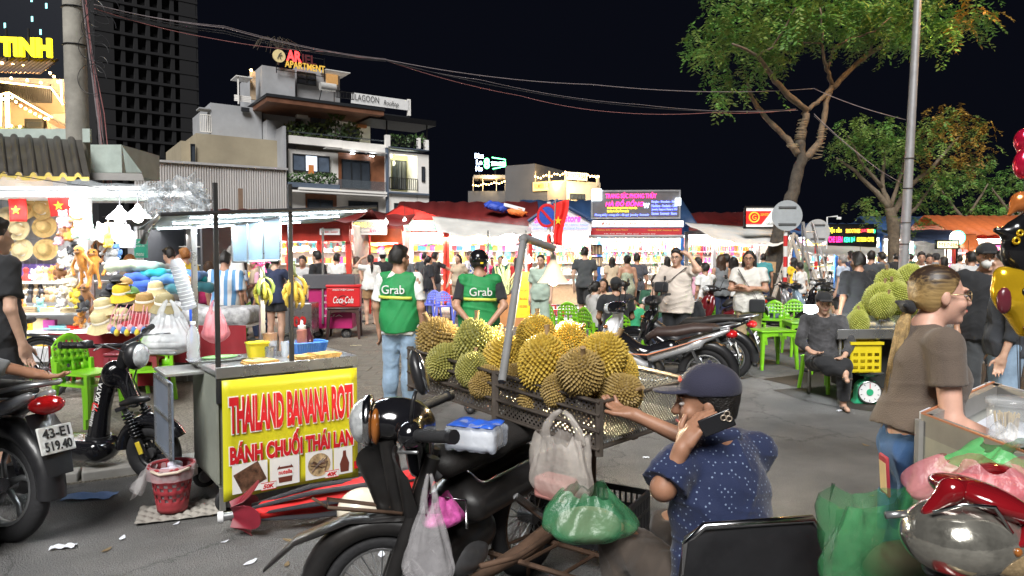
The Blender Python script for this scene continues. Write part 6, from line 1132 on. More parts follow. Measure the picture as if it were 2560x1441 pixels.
# canopy of grey fabric with three LED strips
FAB=mat('canopy fabric',(.3,.36,.37),.7,var=.1,scale=3);q=MB();cx0,cx1=-.3,1.02
q.grid(lambda u,v:(cx0+(cx1-cx0)*u,-.02+.78*v,1.80-.06*v+.1*u-.01*sin(u*9)*v),20,8,.006);cn=q.build('canopy',FAB,bcart,1)
q=MB();q.loft([(cx0,-.03,1.80),(cx1,-.03,1.90)],[(.012,.012)]*2,6,ex=4);q.build('canopy_bar',PSTD,bcart);q=MB();q.loft([(cx0,-.02,1.80),(cx0-.05,.05,1.73),(cx0-.07,.12,1.64)],[(.02,.012)]*3,6);q.build('folded_arm',STL,bcart,1)
LED=glow('led',(.88,.96,1),9)
for i,(y,x0,x1)in enumerate(((.06,-.12,.98),(.34,-.16,.9),(.62,-.2,.72))):
 q=MB();z=1.80-.06*(y+.02)/.78-.012;zs=lambda x:.1*(x-cx0)/(cx1-cx0)
 q.loft([(x0,y,z+.004+zs(x0)),(x1,y,z+.004+zs(x1))],[(.011,.003)]*2,6,ex=4);q.build('led_strip',STL,bcart)
 n_=60
 q=MB();[q.box((x0+(x1-x0)*k/n_,y,z-.003+zs(x0+(x1-x0)*k/n_)),(.013,.013,.006))for k in range(n_+1)];o=q.build('led_beads',LED,bcart);o['kind']='stuff'
 light('led_light','AREA',((x0+x1)/2,y,z-.02+zs(.4)),4,(.88,.95,1),bcart,x1-x0,sy=.03)
 # blue panelled flap hanging at the back of the canopy
q=MB();fx0,fx1=cw*.52,cw*.52+.02
fp=[V((cw*.3,DP-.02,1.78)),V((cw*.5,.16,1.82)),V((cw*.5,.16,1.54)),V((cw*.3,DP-.02,1.53))]
q.add([tuple(v)for v in fp],[(0,1,2,3)]);fl=q.build('flap',mat('blue film panel',(.2,.29,.37),.4,var=.15,scale=4),bcart);q=MB()
for a,c in((fp[0],fp[1]),(fp[3],fp[2]),(fp[0],fp[3]),(fp[1],fp[2]),(fp[0].lerp(fp[1],.33),fp[3].lerp(fp[2],.33)),(fp[0].lerp(fp[1],.66),fp[3].lerp(fp[2],.66))):q.cyl(a,c,.008,n=6)
q.build('flap_frame',STL,fl)
def bw_(x,y,z=HT):return bcart.matrix_basis@V((x,y,z))
bcart.matrix_basis=MX.LocRotScale(cA,Euler((0,0,ang)),V((1,1,1)))
BROWN=mat('fried roti',(.55,.33,.1),.6,var=.45,scale=30,bump=.5,bscale=60)
def roti(x,y,n,label):
 o=thing('roti',label,'flatbread',bw_(x,y,HT+.002),ang+.1)
 for i in range(n):q=MB();q.grid(lambda u,v:((u-.5)*.19+i*.008,(v-.5)*.13,.004+.01*i+.003*sin(u*9+i)),6,5,.011);q.build('slice',BROWN,o,40)
roti(.27,.1,2,'golden roti lying alone on the steel counter');roti(cw*.8,.13,3,'folded roti on the right, in front of the blue basket');roti(cw*.68,.17,2,'folded roti beside the middle post')
tr_=thing('tray','steel tray with green leaf at the back of the counter','tray',bw_(.1,DP-.2),ang);q=MB();q.loft([(0,0,.0),(0,0,.012)],[(.17,.1),(.18,.11)],16,ex=5,cap=True);q.build('dish',STL,tr_,40);q=MB();q.ell((.02,0,.02),(.12,.06,.012),12,6);q.build('leaf_wrap',mat('banana leaf',(.2,.4,.15),.5,var=.3),tr_,1)
bk=thing('plastic_basket','small blue plastic basket on the cart counter','basket',bw_(cw*.78,.36),ang);BLB=mat('blue basket plastic',(.07,.24,.75),.4);q=MB();q.loft([(0,0,.0),(0,0,.09)],[(.1,.07),(.125,.09)],20,ex=5,cap=False);q.build('wall',BLB,bk,40);q=MB();q.loft([(0,0,.0),(0,0,.004)],[(.1,.07)]*2,20,ex=5);q.build('bottom',BLB,bk);q=MB();ring=[(.127*math.copysign(abs(cos(a))**.4,cos(a)),.092*math.copysign(abs(sin(a))**.4,sin(a)),.09)for a in np.linspace(0,2*pi,21)[:-1]];q.tube(ring,.006,5,True);q.build('rim',BLB,bk,1)
q=MB();[q.cyl((x,-.073-.0,.005),(x*1.2,-.094,.085),.003,n=4)for x in np.linspace(-.09,.09,14)];o=q.build('ribs',BLB,bk);o['kind']='stuff'
def bottle(name,label,p,prof,m,cap=None,capm=None,cat='bottle'):
 o=thing(name,label,cat,p);q=MB();q.lathe(prof,16);q.build('body',m,o,50)
 if cap:q=MB();q.lathe(cap,12);q.build('cap',capm,o,40)
 return o
bottle('sauce_bottle','brown squeeze bottle with pale nozzle in the blue basket',bw_(cw*.735,.36,HT+.005),[(0,0),(.034,0),(.036,.1),(.034,.17),(.02,.18)],mat('milk choc sauce',(.3,.12,.09),.3),[(.025,.178),(.03,.2),(.012,.205),(.006,.24),(0,.24)],WHT);bottle('syrup_bottle','dark syrup bottle with handle in the blue basket',bw_(cw*.79,.37,HT+.005),[(0,0),(.036,0),(.04,.06),(.034,.12),(.014,.165),(.012,.19),(0,.19)],mat('dark syrup',(.06,.015,.025),.15,coat=.4),[(.015,.185),(.015,.21),(0,.21)],BLKP)
tb=thing('tub','yellow plastic tub behind the middle post','tub',bw_(.37,DP-.18),ang);q=MB();q.loft([(0,0,0),(0,0,.09)],[(.06,.05),(.07,.06)],14,ex=5);q.build('box',mat('yellow tub',(.8,.65,.03),.4),tb,40);q=MB();q.loft([(0,0,.09),(0,0,.1)],[(.075,.065)]*2,14,ex=5);q.build('lid',_M['yellow tub'],tb,40)
bottle('tin_cup','small steel cup beside the yellow tub',bw_(.42,DP-.3),[(0,0),(.034,0),(.036,.075),(.033,.075),(.032,.005)],STL,cat='cup');bottle('plastic_jar','clear jar with brown lid behind the steel cup',bw_(.47,DP-.14),[(0,0),(.045,0),(.047,.11),(.04,.12)],mat('clear jar',(.6,.62,.66),.1,alpha=.55),[(.048,.1),(.048,.15),(0,.152)],mat('brown foil',(.35,.2,.12),.4),'jar');bottle('drinking_glass','drinking glass on the counter, left of the middle post',bw_(.53,DP-.28),[(0,0),(.028,0),(.033,.1),(.03,.1),(.026,.008)],mat('tumbler glass',(.7,.75,.8),.05,alpha=.4,coat=.5),cat='glass');bottle('drinking_glass','second drinking glass beside the middle post',bw_(.575,DP-.26),[(0,0),(.028,0),(.033,.1),(.03,.1),(.026,.008)],_M['tumbler glass'],cat='glass')
bottle('water_bottle','clear water bottle with label standing at the cart corner',bw_(-.02,DP-.1),[(0,0),(.04,0),(.042,.04),(.038,.06),(.043,.09),(.043,.16),(.03,.2),(.016,.225),(.015,.24),(0,.24)],mat('clear pet',(.7,.72,.76),.08,alpha=.35,coat=.4),[(.018,.235),(.018,.255),(0,.256)],WHT)
cp=thing('cup_sleeve','tall stack of plastic cups tied to the rear cart post','cups',bw_(-.03,DP-.08,1.22),ang,rot=(0,R(-14),ang));q=MB();q.lathe([(0,0),(.032,0),(.045,.01),(.045,.3),(.03,.34),(0,.34)],16);q.build('stack',mat('clear cups',(.72,.75,.8),.15,alpha=.6,bump=.5,bscale=20),cp,1);q=MB();[q.torus((0,0,.03+.024*k),.046,.0022,(0,0,1),16,4)for k in range(12)];o=q.build('rims',WHT,cp);o['kind']='stuff'
sp=thing('spatula','steel spatula lying on the counter by the left post','spatula',bw_(.14,.32),ang);q=MB();q.box((0,0,.006),(.16,.018,.008));q.build('handle',BLKP,sp);q=MB();q.box((.15,0,.004),(.12,.07,.003));q.build('blade',STL,sp)
# banana hands hung on the posts
YB_=mat('banana skin',(.72,.5,.07),.5,var=.3,scale=18,dirt=.35);YG=mat('ripening banana',(.7,.6,.08),.5,var=.25,scale=14);YGG=mat('green banana',(.4,.5,.1),.5,var=.25,scale=14)
def bananas(label,p,m,n=8,s=1.0,m2=None):
 o=thing('banana_bunch',label,'bananas',p,s=s);q=MB();q.loft([(0,0,.1),(0,0,0),(.01,0,-.03)],[.008,.014,.02],8);q.build('stem',mat('banana stem',(.2,.22,.08),.7),o,1)
 for i in range(n):
  a=i*2*pi/n+.2;rr=.035 if i%2 else .055;dx,dy=cos(a),sin(a)*.7;z0=-.02-.045*(i%3);q=MB()
  q.loft([(dx*.012,dy*.012,z0),(dx*(rr+.01),dy*(rr+.01),z0-.035),(dx*(rr+.035),dy*(rr+.035),z0-.09),(dx*(rr+.03),dy*(rr+.03),z0-.145),(dx*(rr+.005),dy*(rr+.005),z0-.18)],[.007,.016,.0195,.016,.005],7);q.build('banana',(m2 or m)if i%3==0 else m,o,1)
bananas('speckled yellow banana bunch hung on the middle post',bw_(cw*.545,.02,1.46),YB_,9,.78);bananas('greenish yellow banana bunch on the rear post',bw_(cw*.53,DP-.04,1.44),YG,9,.74,YGG)
rib=thing('ribbon','small pink string bow on the rear post above the bananas','ribbon',bw_(cw*.515,DP-.06,1.5));q=MB();[q.tube([(0,0,0),(cos(a)*.04,-.01,.02+sin(a)*.03),(cos(a)*.07,-.01,sin(a)*.05)],.004,4)for a in(.4,1.2,2,2.8,3.6,5.2)];q.build('loop',mat('pink string',(.7,.05,.2),.6),rib)
# ---------------------------------------------------------------- carrier bags
def bagmat(name,col,al,r=.33):return mat('film bag '+name,col,r,alpha=al*.8,var=.2,scale=10,bump=.8,bscale=26,spec=.7)
def bag(name,label,p,rx,ry,h,m,fill=None,fillm=None,neck=.35,handles=True,seed=1,rz=0,cat='plastic bag',lumps=.1):
 o=thing(name,label,cat,p,rz);rg=random.Random(seed);ph=[rg.uniform(0,6.3)for _ in range(6)];q=MB();n,m_=80,36;prof=[];ns=V((seed*3.1,seed*1.7,0))
 for i in range(m_+1):
  u=i/m_;r_=(sin(min(1,u/.35)*pi/2)**.6)if u<.35 else(1-(1-neck)*((u-.35)/.65)**1.3);prof.append((r_,u*h))
 vs=[]
 for i,(r_,z)in enumerate(prof):
  for j in range(n):
   a=2*pi*j/n;u=z/h;wv=1+lumps*(sin(3*a+ph[0]+u*4)+.6*sin(7*a+ph[1]-u*3))*(.4+u)+.05*u*sin(17*a+ph[2])
   dv=V((cos(a)*1.4,sin(a)*1.4,u*.45));wv+=.12*(.4-abs(noise.noise(dv*3+ns)))*(.25+u)+.07*(.4-abs(noise.noise(dv*7+ns)))*(.3+u)
   vs.append((rx*r_*wv*cos(a),ry*r_*wv*sin(a),z+.012*sin(5*a+ph[3])*u+.1*h*u*noise.noise(dv*2.2+ns)))
 fs=[(i*n+j,i*n+(j+1)%n,(i+1)*n+(j+1)%n,(i+1)*n+j)for i in range(m_)for j in range(n)];q.add(vs,fs);q.build('film',m,o,1)
 if handles:
  for s_ in(-1,1):q=MB();q.loft([(s_*rx*neck*.8,0,h*.93),(s_*rx*neck*.75,0,h*1.12),(s_*rx*neck*.35,0,h*1.32),(s_*rx*.06,0,h*1.38)],[(rx*.22,.006),(rx*.14,.006),(rx*.09,.01),(rx*.06,.012)],8,up=(0,1,0));q.build('handle',m,o,1)
 if fill:
  for nm,c,sz in fill:q=MB();q.box(c,sz)if nm!='bundle' else q.ell(c,tuple(v*.62 for v in sz),14,9);q.build(nm,fillm,o,1 if nm=='bundle' else 0,bev=0 if nm=='bundle' else .015)
 return o
FOAM=mat('white foam box',(.75,.76,.76),.7)
bag('carrier_bag','big white carrier bag of foam boxes beside the cart post',P(425,890,5.55),.19,.15,.32,bagmat('white',(.74,.76,.78),.62),[('foam_box',(-.03,0,.04+.05*i),(.22,.17,.045))for i in range(4)],FOAM,.45,seed=4)
bag('carrier_bag','pink carrier bag hanging behind the water bottle',P(538,860,5.3),.1,.08,.24,bagmat('pink',(.85,.3,.33),.6),None,None,.4,seed=6)
bl_=thing('blue_sheet','narrow strip of blue plastic hanging by the rear cart post','sheet',P(484,820,5.25));q=MB();q.grid(lambda u,v:(.05*(u-.5),.01*sin(v*6),.3*v-.12),3,8,.003);q.build('film',mat('blue plastic',(.03,.12,.7),.4),bl_,1)
# ---------------------------------------------------------------- red bin with liner on egg carton, litter
BINM=mat('bin red',(.33,.035,.045),.45,var=.15,scale=8,dirt=.2);o=thing('waste_bin','red lattice plastic waste bin lined with a clear bag','waste bin',G(432,1285)+V((0,0,.03)));q=MB();nb,mb=28,12
vs=[((.085+.04*i/mb)*cos(2*pi*j/nb),(.085+.04*i/mb)*sin(2*pi*j/nb),.27*i/mb)for i in range(mb+1)for j in range(nb)];q.add(vs,[(i*nb+j,i*nb+(j+1)%nb,(i+1)*nb+(j+1)%nb,(i+1)*nb+j)for i in range(mb)for j in range(nb)if not(3<=i<=9 and(i+j)%2==0 and i%3!=2)]);w_=q.build('lattice_wall',BINM,o,1);w_.modifiers.new('s','SOLIDIFY').thickness=.006
q=MB();q.lathe([(0,.004),(.085,.004),(.085,.01),(0,.01)],24);q.build('bottom',BINM,o);q=MB();q.torus((0,0,.272),.126,.011,(0,0,1),28,6);q.build('rim',BINM,o,1);q=MB();q.lathe([(.078,.03),(.118,.26),(.134,.285),(.14,.25),(.137,.2)],36,wob=lambda a,z:1+.03*sin(9*a+z*40)+.02*sin(23*a));q.build('liner',bagmat('liner',(.75,.6,.62),.45),o,1)
q=MB();q.grid(lambda u,v:(-.13-.1*v+.03*sin(u*9),-.06+.1*u,.26-.16*v+.03*sin(u*7+v*5)),10,8);q.build('liner_flap',bagmat('flap',(.78,.76,.76),.45),o,1);q=MB();q.tube([(-.06,-.13,.27),(.0,-.15,.255),(.09,-.12,.26),(.13,-.05,.27)],.009,6);q.build('handle',mat('bin handle',(.6,.5,.4),.5),o,1)
for i in range(5):q=MB();q.ell((.03*cos(i*2),.05*sin(i*2),.22+.01*i),(.05,.04,.025),8,5);q.build('crumpled_paper',mat('tissue',(.65,.6,.7),.8),o,1)
ec=thing('egg_carton','flattened grey egg carton under the red bin','egg carton',G(450,1283),R(22));q=MB();q.grid(lambda u,v:((u-.5)*.46,(v-.5)*.3,.012+.012*sin(u*11*pi)*sin(v*7*pi)+.01*abs(u-.5)),55,35,.004);q.build('tray',mat('pulp',(.3,.28,.25),.9,var=.2),ec,1)
def litter(label,x,y,s_,m,rz=0):o=thing('litter',label,'litter',G(x,y),R(rz));q=MB();q.grid(lambda u,v:((u-.5)*s_,(v-.5)*s_*.45,.006+.012*abs(sin(u*7+v*3))),8,5,.002);q.build('scrap',m,o,40)
PAPER=mat('paper scrap',(.7,.72,.78),.7);litter('crumpled white paper on the road at the lower left',158,1372,.12,PAPER,15);litter('white scrap on the road beyond the seated man',1615,1148,.05,PAPER);litter('white scrap near the green scale',2098,1030,.06,PAPER,30);litter('pale straw scraps on the pavement behind the cart',890,866,.2,mat('straw scrap',(.5,.45,.3),.9),10);litter('thin blue strip on the ground behind the rear wheel',225,1245,.3,mat('blue strip',(.12,.2,.4),.6),5)
for i in range(22):
 x,y=random.choice(((random.uniform(520,1000),random.uniform(1340,1430)),(random.uniform(1990,2200),random.uniform(1050,1400)),(random.uniform(200,520),random.uniform(1310,1420)),(random.uniform(900,1000),random.uniform(870,990)),(random.uniform(1580,1900),random.uniform(1000,1060))));p=G(x,y);o=thing('leaf_scrap','small dry leaf scrap lying on the road','litter',p,random.uniform(0,6),'dry leaf scraps on the road');L=random.uniform(.02,.045);q=MB();q.grid(lambda u,v:((u-.5)*L*2,(v-.5)*L*(1-abs(u-.5)*1.6),.004+.01*abs(u-.5)),5,3,.001);q.build('scrap',mat('dry leaf',(.2,.14,.07),.9)if i%3 else PAPER,o)
GRS=mat('dry grass',(.22,.18,.09),.9);q=MB()
for _ in range(700):
 p=G(random.uniform(180,300),random.uniform(1085,1150));a=random.uniform(0,6.3);L=random.uniform(.03,.09);q.add([p,p+V((cos(a)*L,sin(a)*L,L*.6)),p+V((.004,0,0))],[(0,1,2)])
tag(q.build('dry_grass',GRS),'dry grass growing along the kerb behind the moped','grass',kind='stuff')
# ---------------------------------------------------------------- closed parasol and wrapped bundle lying on the ground
pz=thing('parasol','closed red and black parasol lying on the road behind the front mudguard','parasol',G(640,1330)+V((0,0,.09)),rot=(0,0,R(22)));REDF=mat('red parasol cloth',(.62,.015,.015),.7,var=.08,bump=.2,bscale=12);BLF=cloth('parasol black',(.015,.015,.02));MARF=mat('maroon vinyl',(.2,.012,.025),.5,var=.12)
blob('canopy_red',[('cap',(.05,0,.03),(1.0,0,.07),.06,.13,{'s':(1,1,.85)})],REDF,pz,.012,.02,wr(.012,40,3,(.1,1,1)))
for i,(y,z,L)in enumerate(((-.1,.06,.95),(-.06,.115,.9),(.04,.12,1.0),(-.09,-.01,.8))):q=MB();q.loft([(-.02,y*.4,z*.5),(.3,y,z),(L,y*1.1,z*1.15)],[(.02,.008),(.035,.01),(.05,.012)],6);q.build('rib_cloth',BLF,pz,1)
q=MB();q.cyl((-.2,0,.02),(.1,0,.03),.024,n=12);q.build('pole',ALLOY,pz,40);q=MB();q.cyl((-.2,0,.02),(-.17,0,.02),.032,n=12);q.build('ferrule',WHT,pz,40)
q=MB();q.grid(lambda u,v:(-.12+.16*v*abs(cos(u*12.57))**.6-.02*v,(.02+.12*v*(.45+.75*abs(cos(u*12.57))))*sin(u*6.283),.03+(.02+.13*v*(.45+.75*abs(cos(u*12.57))))*cos(u*6.283)),48,6,.004);q.build('flounce',MARF,pz,40)
sk=thing('wrapped_bundle','wrapped black bundle with white lettering behind the pink bag','bundle',G(1060,1255)+V((0,0,.1)),R(15));blob('wrap',[('cap',(-.25,0,.02),(.3,.05,.05),.09,.11)],BLF,sk,.012,.02,wr(.008,40,5));text('lettering','DC',_M['white print'],sk,(.05,-.1,.06),(R(75),0,R(10)),w=.12,h=.07,bold=.02);q=MB();q.torus((.1,.02,.04),.115,.012,(1,0,0),16,5);q.build('tie',mat('purple rope',(.12,.06,.16),.8),sk,1)
hm=thing('helmet','white and orange helmet lying behind the leg shield','helmet',G(905,1330)+V((0,0,.13)),R(30));blob('shell',[('ell',(0,0,0),(.14,.12,.12)),('pl',(0,0,-.06),(.5,0,-1))],mat('cream helmet',(.75,.68,.55),.25,coat=.5),hm,.01);q=MB();q.torus((.02,0,-.05),.125,.012,(.4,0,1),24,5);q.build('rim',AMB,hm,1)
# ---------------------------------------------------------------- durian seller's motorbike and tray
fA,fB=V((-.546,3.75,0)),V((.365,2.9,0));ax_=(fB-fA).normalized();bk_=V((-ax_.y,ax_.x,0))
TL,TW=(fB-fA).length,.75
tray=thing('durian_tray','large perforated steel tray loaded with durians on the back of a motorbike','tray',(0,0,0));Mt=MX(((ax_.x,bk_.x,0),(ax_.y,bk_.y,0),(0,0,1)))
zl,zr=1.07,.955
def tw(x,y,z=0):return fA+ax_*x+bk_*y+V((0,0,zl+(zr-zl)*x/TL+z))
def holes(name,col,sc_,thr,rough=.45,met=.6,rot=45):
 m=mat(name,col,rough,met,var=.3,scale=8,dirt=.3);n,l,b=nodes(m);tc=[q for q in n if q.type=='TEX_COORD'][0]
 mp=n.new('ShaderNodeMapping');mp.inputs['Rotation'].default_value=(0,0,R(rot));mp.inputs['Scale'].default_value=(sc_,)*3;l.new(tc.outputs['UV'],mp.inputs[0]);v=n.new('ShaderNodeTexVoronoi');v.voronoi_dimensions='2D';v.inputs['Randomness'].default_value=0;v.inputs['Scale'].default_value=1;l.new(mp.outputs[0],v.inputs['Vector'])
 g=n.new('ShaderNodeMath');g.operation='GREATER_THAN';g.inputs[1].default_value=thr;l.new(v.outputs['Distance'],g.inputs[0]);l.new(g.outputs[0],b.inputs['Alpha']);return m
PERF=holes('perforated steel',(.15,.13,.115),55,.28);PERF2=holes('mesh steel',(.2,.2,.19),70,.36)
def panel_uv(name,corners,m,parent):
 me=bpy.data.meshes.new(name);me.from_pydata([tuple(c)for c in corners],[],[(0,1,2,3)]);uv=me.uv_layers.new();w=(V(corners[1])-V(corners[0])).length;h=(V(corners[3])-V(corners[0])).length
 for i,c in enumerate(((0,0),(w,0),(w,h),(0,h))):uv.data[i].uv=c
 me.materials.append(m);o=bpy.data.objects.new(name,me);COL.objects.link(o);o.parent=parent;return o
PH=.2
panel_uv('front_panel',[tw(0,0,-PH),tw(TL,0,-PH),tw(TL,0),tw(0,0)],PERF,tray);panel_uv('end_panel',[tw(TL,0,-PH),tw(TL,TW,-PH),tw(TL,TW),tw(TL,0)],PERF2,tray);panel_uv('end_panel',[tw(0,0,-PH),tw(0,TW,-PH),tw(0,TW),tw(0,0)],PERF2,tray);panel_uv('back_panel',[tw(0,TW,-PH),tw(TL,TW,-PH),tw(TL,TW),tw(0,TW)],PERF2,tray)
q=MB();q.add([tw(0,0,-PH+.03),tw(TL,0,-PH+.03),tw(TL,TW,-PH+.03),tw(0,TW,-PH+.03)],[(0,1,2,3)]);q.build('floor',STLD,tray)
OLDS=mat('worn steel rail',(.12,.1,.085),.5,.6,var=.35,scale=9,dirt=.4)
for z in(0,-.055,-.125,-PH):q=MB();q.loft([tw(-.01,-.008,z),tw(TL+.01,-.008,z)],[(.012,.006)]*2,8,ex=4);q.build('rail',OLDS,tray)
for z in(0,-PH+.01):q=MB();q.loft([tw(TL+.008,0,z),tw(TL+.008,TW,z)],[(.018 if z else .012,.006)]*2,8,ex=4);q.build('rail',OLDS,tray)
q=MB();q.loft([tw(0,TW,0),tw(TL,TW,0)],.012,6);q.build('rail',OLDS,tray)
for x,y in((0,0),(TL*.52,-.01),(TL,0),(TL,TW),(0,TW)):q=MB();q.loft([tw(x,y,.01),tw(x,y,-PH-.03)],[(.018,.014)]*2,8,ex=4);q.build('upright',OLDS,tray)
q=MB();q.loft([tw(TL*.05,TW*.5,-PH-.02),tw(TL*.95,TW*.5,-PH-.02)],[(.03,.03)]*2,6,ex=4);q.build('support',RUST,tray)
for x in(TL*.3,TL*.75):q=MB();q.loft([tw(x,TW*.5,-PH),V((tw(x,TW*.5).x,tw(x,TW*.5).y,.3))],[(.02,.02)]*2,6,ex=4);q.build('support',RUST,tray)
# lamp pole of bent pipe and its conical lamp
PIPE=mat('grey pipe',(.2,.2,.2),.7,.1,var=.15,dirt=.2);pb_=P(1255,955,3.05);pt_=P(1308,600,3.55);pe_=P(1385,622,3.65)
lp=thing('lamp_pole','leaning grey pipe pole rising from the durian tray','pole',(0,0,0));q=MB();q.loft([pb_,pb_.lerp(pt_,.5),pt_],.019,10);q.build('upright',PIPE,lp,40);q=MB();q.ell(pt_+V((0,0,.0)),.027,10,7);q.build('elbow',PIPE,lp,1);q=MB();q.loft([pt_+V((0,0,.012)),pe_],.02,10);q.build('arm',PIPE,lp,40)
lc=P(1383,672,3.7);lamp=thing('hanging_lamp','white conical plastic lamp shade hanging over the durians','lamp',lc);SH=mat('lamp shade plastic',(.72,.62,.48),.5,trans=0,emit=.12,ecol=(1,.75,.45));q=MB();q.lathe([(.012,.055),(.016,.045),(.02,.035),(.034,.012),(.05,-.03),(.075,-.062),(.085,-.075),(.082,-.075),(.045,-.028),(.02,.03)],24);q.build('shade',SH,lamp,50);q=MB();q.ell((0,0,-.055),(.03,.03,.035),12,8);q.build('bulb',glow('lamp bulb',(1,.86,.6),25),lamp,1);q=MB();q.tube([(0,0,.055),(0,0,.12),(-.02,0,.17)],.004,5);q.build('cord',WIRE,lamp);q=MB();q.cyl((0,0,.045),(0,0,.075),.016,n=10);q.build('socket',WHT,lamp)
light('lamp_light','SPOT',lc+V((0,0,-.085)),34,(1,.82,.5),None,.03,R(150),(0,0,0))
light('lamp_light','POINT',lc+V((0.02,.0,-.11)),20,(1,.84,.55),None,.03)
# durians
DUR=[]
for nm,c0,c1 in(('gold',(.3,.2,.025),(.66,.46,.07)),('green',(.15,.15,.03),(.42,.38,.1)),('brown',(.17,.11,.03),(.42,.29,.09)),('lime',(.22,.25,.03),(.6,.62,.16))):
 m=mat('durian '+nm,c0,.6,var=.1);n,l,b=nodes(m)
 at=n.new('ShaderNodeAttribute');at.attribute_name='tip';mx=n.new('ShaderNodeMix');mx.data_type='RGBA';old=b.inputs['Base Color'].links[0].from_socket;l.new(at.outputs['Fac'],mx.inputs[0]);l.new(old,mx.inputs[6]);mx.inputs[7].default_value=(*c1,1);l.new(mx.outputs[2],b.inputs['Base Color']);DUR.append(m)  # tip mix paints yellow lamplight onto the spine ends
def durian_mesh(seed,n=560,L=.036):
 rg=random.Random(seed);vs=[];fs=[];tip=[];lob=rg.uniform(0,6.3)
 def rad(d):return 1+.07*cos(5*atan2(d.y,d.x)+lob)*(1-abs(d.z))+.05*noise.noise(d*1.7+V((seed,0,0)))
 b=MB();b.ell((0,0,0),(1,1,1),20,14);
 for v in b.v:d=V(v).normalized();v=d*.1*rad(d);vs.append((v.x,v.y,v.z*1.22));tip.append(0)
 fs+=b.f
 for i in range(n):
  z=1-2*(i+.5)/n;r_=sqrt(1-z*z);a=i*2.39996;d=V((r_*cos(a),r_*sin(a),z));p=d*.1*rad(d)*.985;p.z*=1.22;dn=V((d.x,d.y,d.z/1.22)).normalized();dn=(dn+V((rg.gauss(0,.13),rg.gauss(0,.13),rg.gauss(0,.13)-.05))).normalized();x,y,_=basis(dn);w=.0098*rg.uniform(.85,1.2);k=len(vs);LL=L*rg.uniform(.6,1.1)*.52
  for j in range(5):an=j*2*pi/5;q_=p+x*(w*cos(an))+y*(w*sin(an));vs.append(tuple(q_));tip.append(.1)
  q_=p+dn*LL;vs.append(tuple(q_));tip.append(1);fs+=[(k+j,k+(j+1)%5,k+5)for j in range(5)]
 me=bpy.data.meshes.new('durian');me.from_pydata(vs,[],fs);at=me.attributes.new('tip','FLOAT','POINT');at.data.foreach_set('value',tip);me.materials.append(DUR[0]);me.update();return me
DM=[durian_mesh(i)for i in range(4)]
q=MB();q.loft([(0,0,0),(.004,0,.025),(.002,.003,.05)],[.014,.011,.013],9);_st=q.build('stem',mat('durian stem',(.3,.2,.1),.8),None,40);STM=_st.data;bpy.data.objects.remove(_st)
def durian(p,s,label,kind=0,rot=(0,0,0),group='durians heaped on the motorbike tray',mesh=None):
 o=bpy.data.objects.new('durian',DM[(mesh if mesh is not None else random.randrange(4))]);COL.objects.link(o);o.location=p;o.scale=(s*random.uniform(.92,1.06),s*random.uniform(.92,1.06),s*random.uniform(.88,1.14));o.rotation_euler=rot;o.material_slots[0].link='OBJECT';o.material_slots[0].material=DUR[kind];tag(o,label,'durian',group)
 c=bpy.data.objects.new('stem',STM);COL.objects.link(c);c.parent=o;c.location=(0,0,.115);return o
def dpx(x,y,d,wpx,label,kind=0,rot=(0,0,0),hk=1.0,**k):return durian(P(x,y,d),S(wpx,d)/.2,label,kind,rot,**k)
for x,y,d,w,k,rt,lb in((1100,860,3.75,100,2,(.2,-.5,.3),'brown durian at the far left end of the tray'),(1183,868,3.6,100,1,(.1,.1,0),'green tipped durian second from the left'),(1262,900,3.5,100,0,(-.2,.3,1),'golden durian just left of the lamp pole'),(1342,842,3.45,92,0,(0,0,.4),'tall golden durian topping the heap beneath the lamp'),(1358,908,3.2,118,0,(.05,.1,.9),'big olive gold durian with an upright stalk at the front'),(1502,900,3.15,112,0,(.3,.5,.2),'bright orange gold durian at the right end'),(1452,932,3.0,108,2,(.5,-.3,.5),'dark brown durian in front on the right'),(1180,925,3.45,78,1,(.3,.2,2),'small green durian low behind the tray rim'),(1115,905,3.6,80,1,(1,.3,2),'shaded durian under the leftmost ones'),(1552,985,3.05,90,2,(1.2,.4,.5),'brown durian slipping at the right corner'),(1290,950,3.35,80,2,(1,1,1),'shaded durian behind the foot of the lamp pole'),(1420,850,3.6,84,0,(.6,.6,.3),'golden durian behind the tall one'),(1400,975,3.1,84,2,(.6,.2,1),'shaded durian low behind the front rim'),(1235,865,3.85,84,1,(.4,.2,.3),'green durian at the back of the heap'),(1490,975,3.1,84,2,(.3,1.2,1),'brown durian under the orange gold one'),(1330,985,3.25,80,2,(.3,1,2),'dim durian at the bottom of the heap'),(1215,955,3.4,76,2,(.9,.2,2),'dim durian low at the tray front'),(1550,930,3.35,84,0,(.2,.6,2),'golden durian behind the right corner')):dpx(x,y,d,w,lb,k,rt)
# ---- the motorbike under the tray; its front is steered to the left
FW=V((-.6,-.8,0));bike=thing('motorbike','old black motorbike with round mirror carrying the durian tray','motorbike',(-.17,3.08,0),atan2(-.8,-.6))
OLDB=mat('worn black paint',(.014,.013,.013),.35,var=.3,scale=12,coat=.2,dirt=.15)
blob('seat',[('cap',(-.05,0,.72),(.22,0,.7),.09,.085,{'s':(1,1.3,.8)}),('cap',(-.35,0,.74),(-.05,0,.72),.1,.095,{'s':(1,1.3,.7)})],SEATM,bike,.014,.04);q=MB();q.loft([(.3,-.07,.66),(.32,0,.72),(.3,.07,.66)],.02,8);q.build('seat_trim',mat('grey vinyl',(.25,.25,.26),.5),bike,1)
blob('body_cover',[('cap',(.1,0,.55),(.42,0,.42),.09,.07),('cap',(.1,-.09,.5),(-.5,-.1,.55),.07,.07),('cap',(.1,.09,.5),(-.5,.1,.55),.07,.07),('cap',(0,0,.35),(.25,0,.3),.1,.08)],OLDB,bike,.016,.05);wheel(bike,(-.42,0,.28),.28,.045,'wire',RUST)
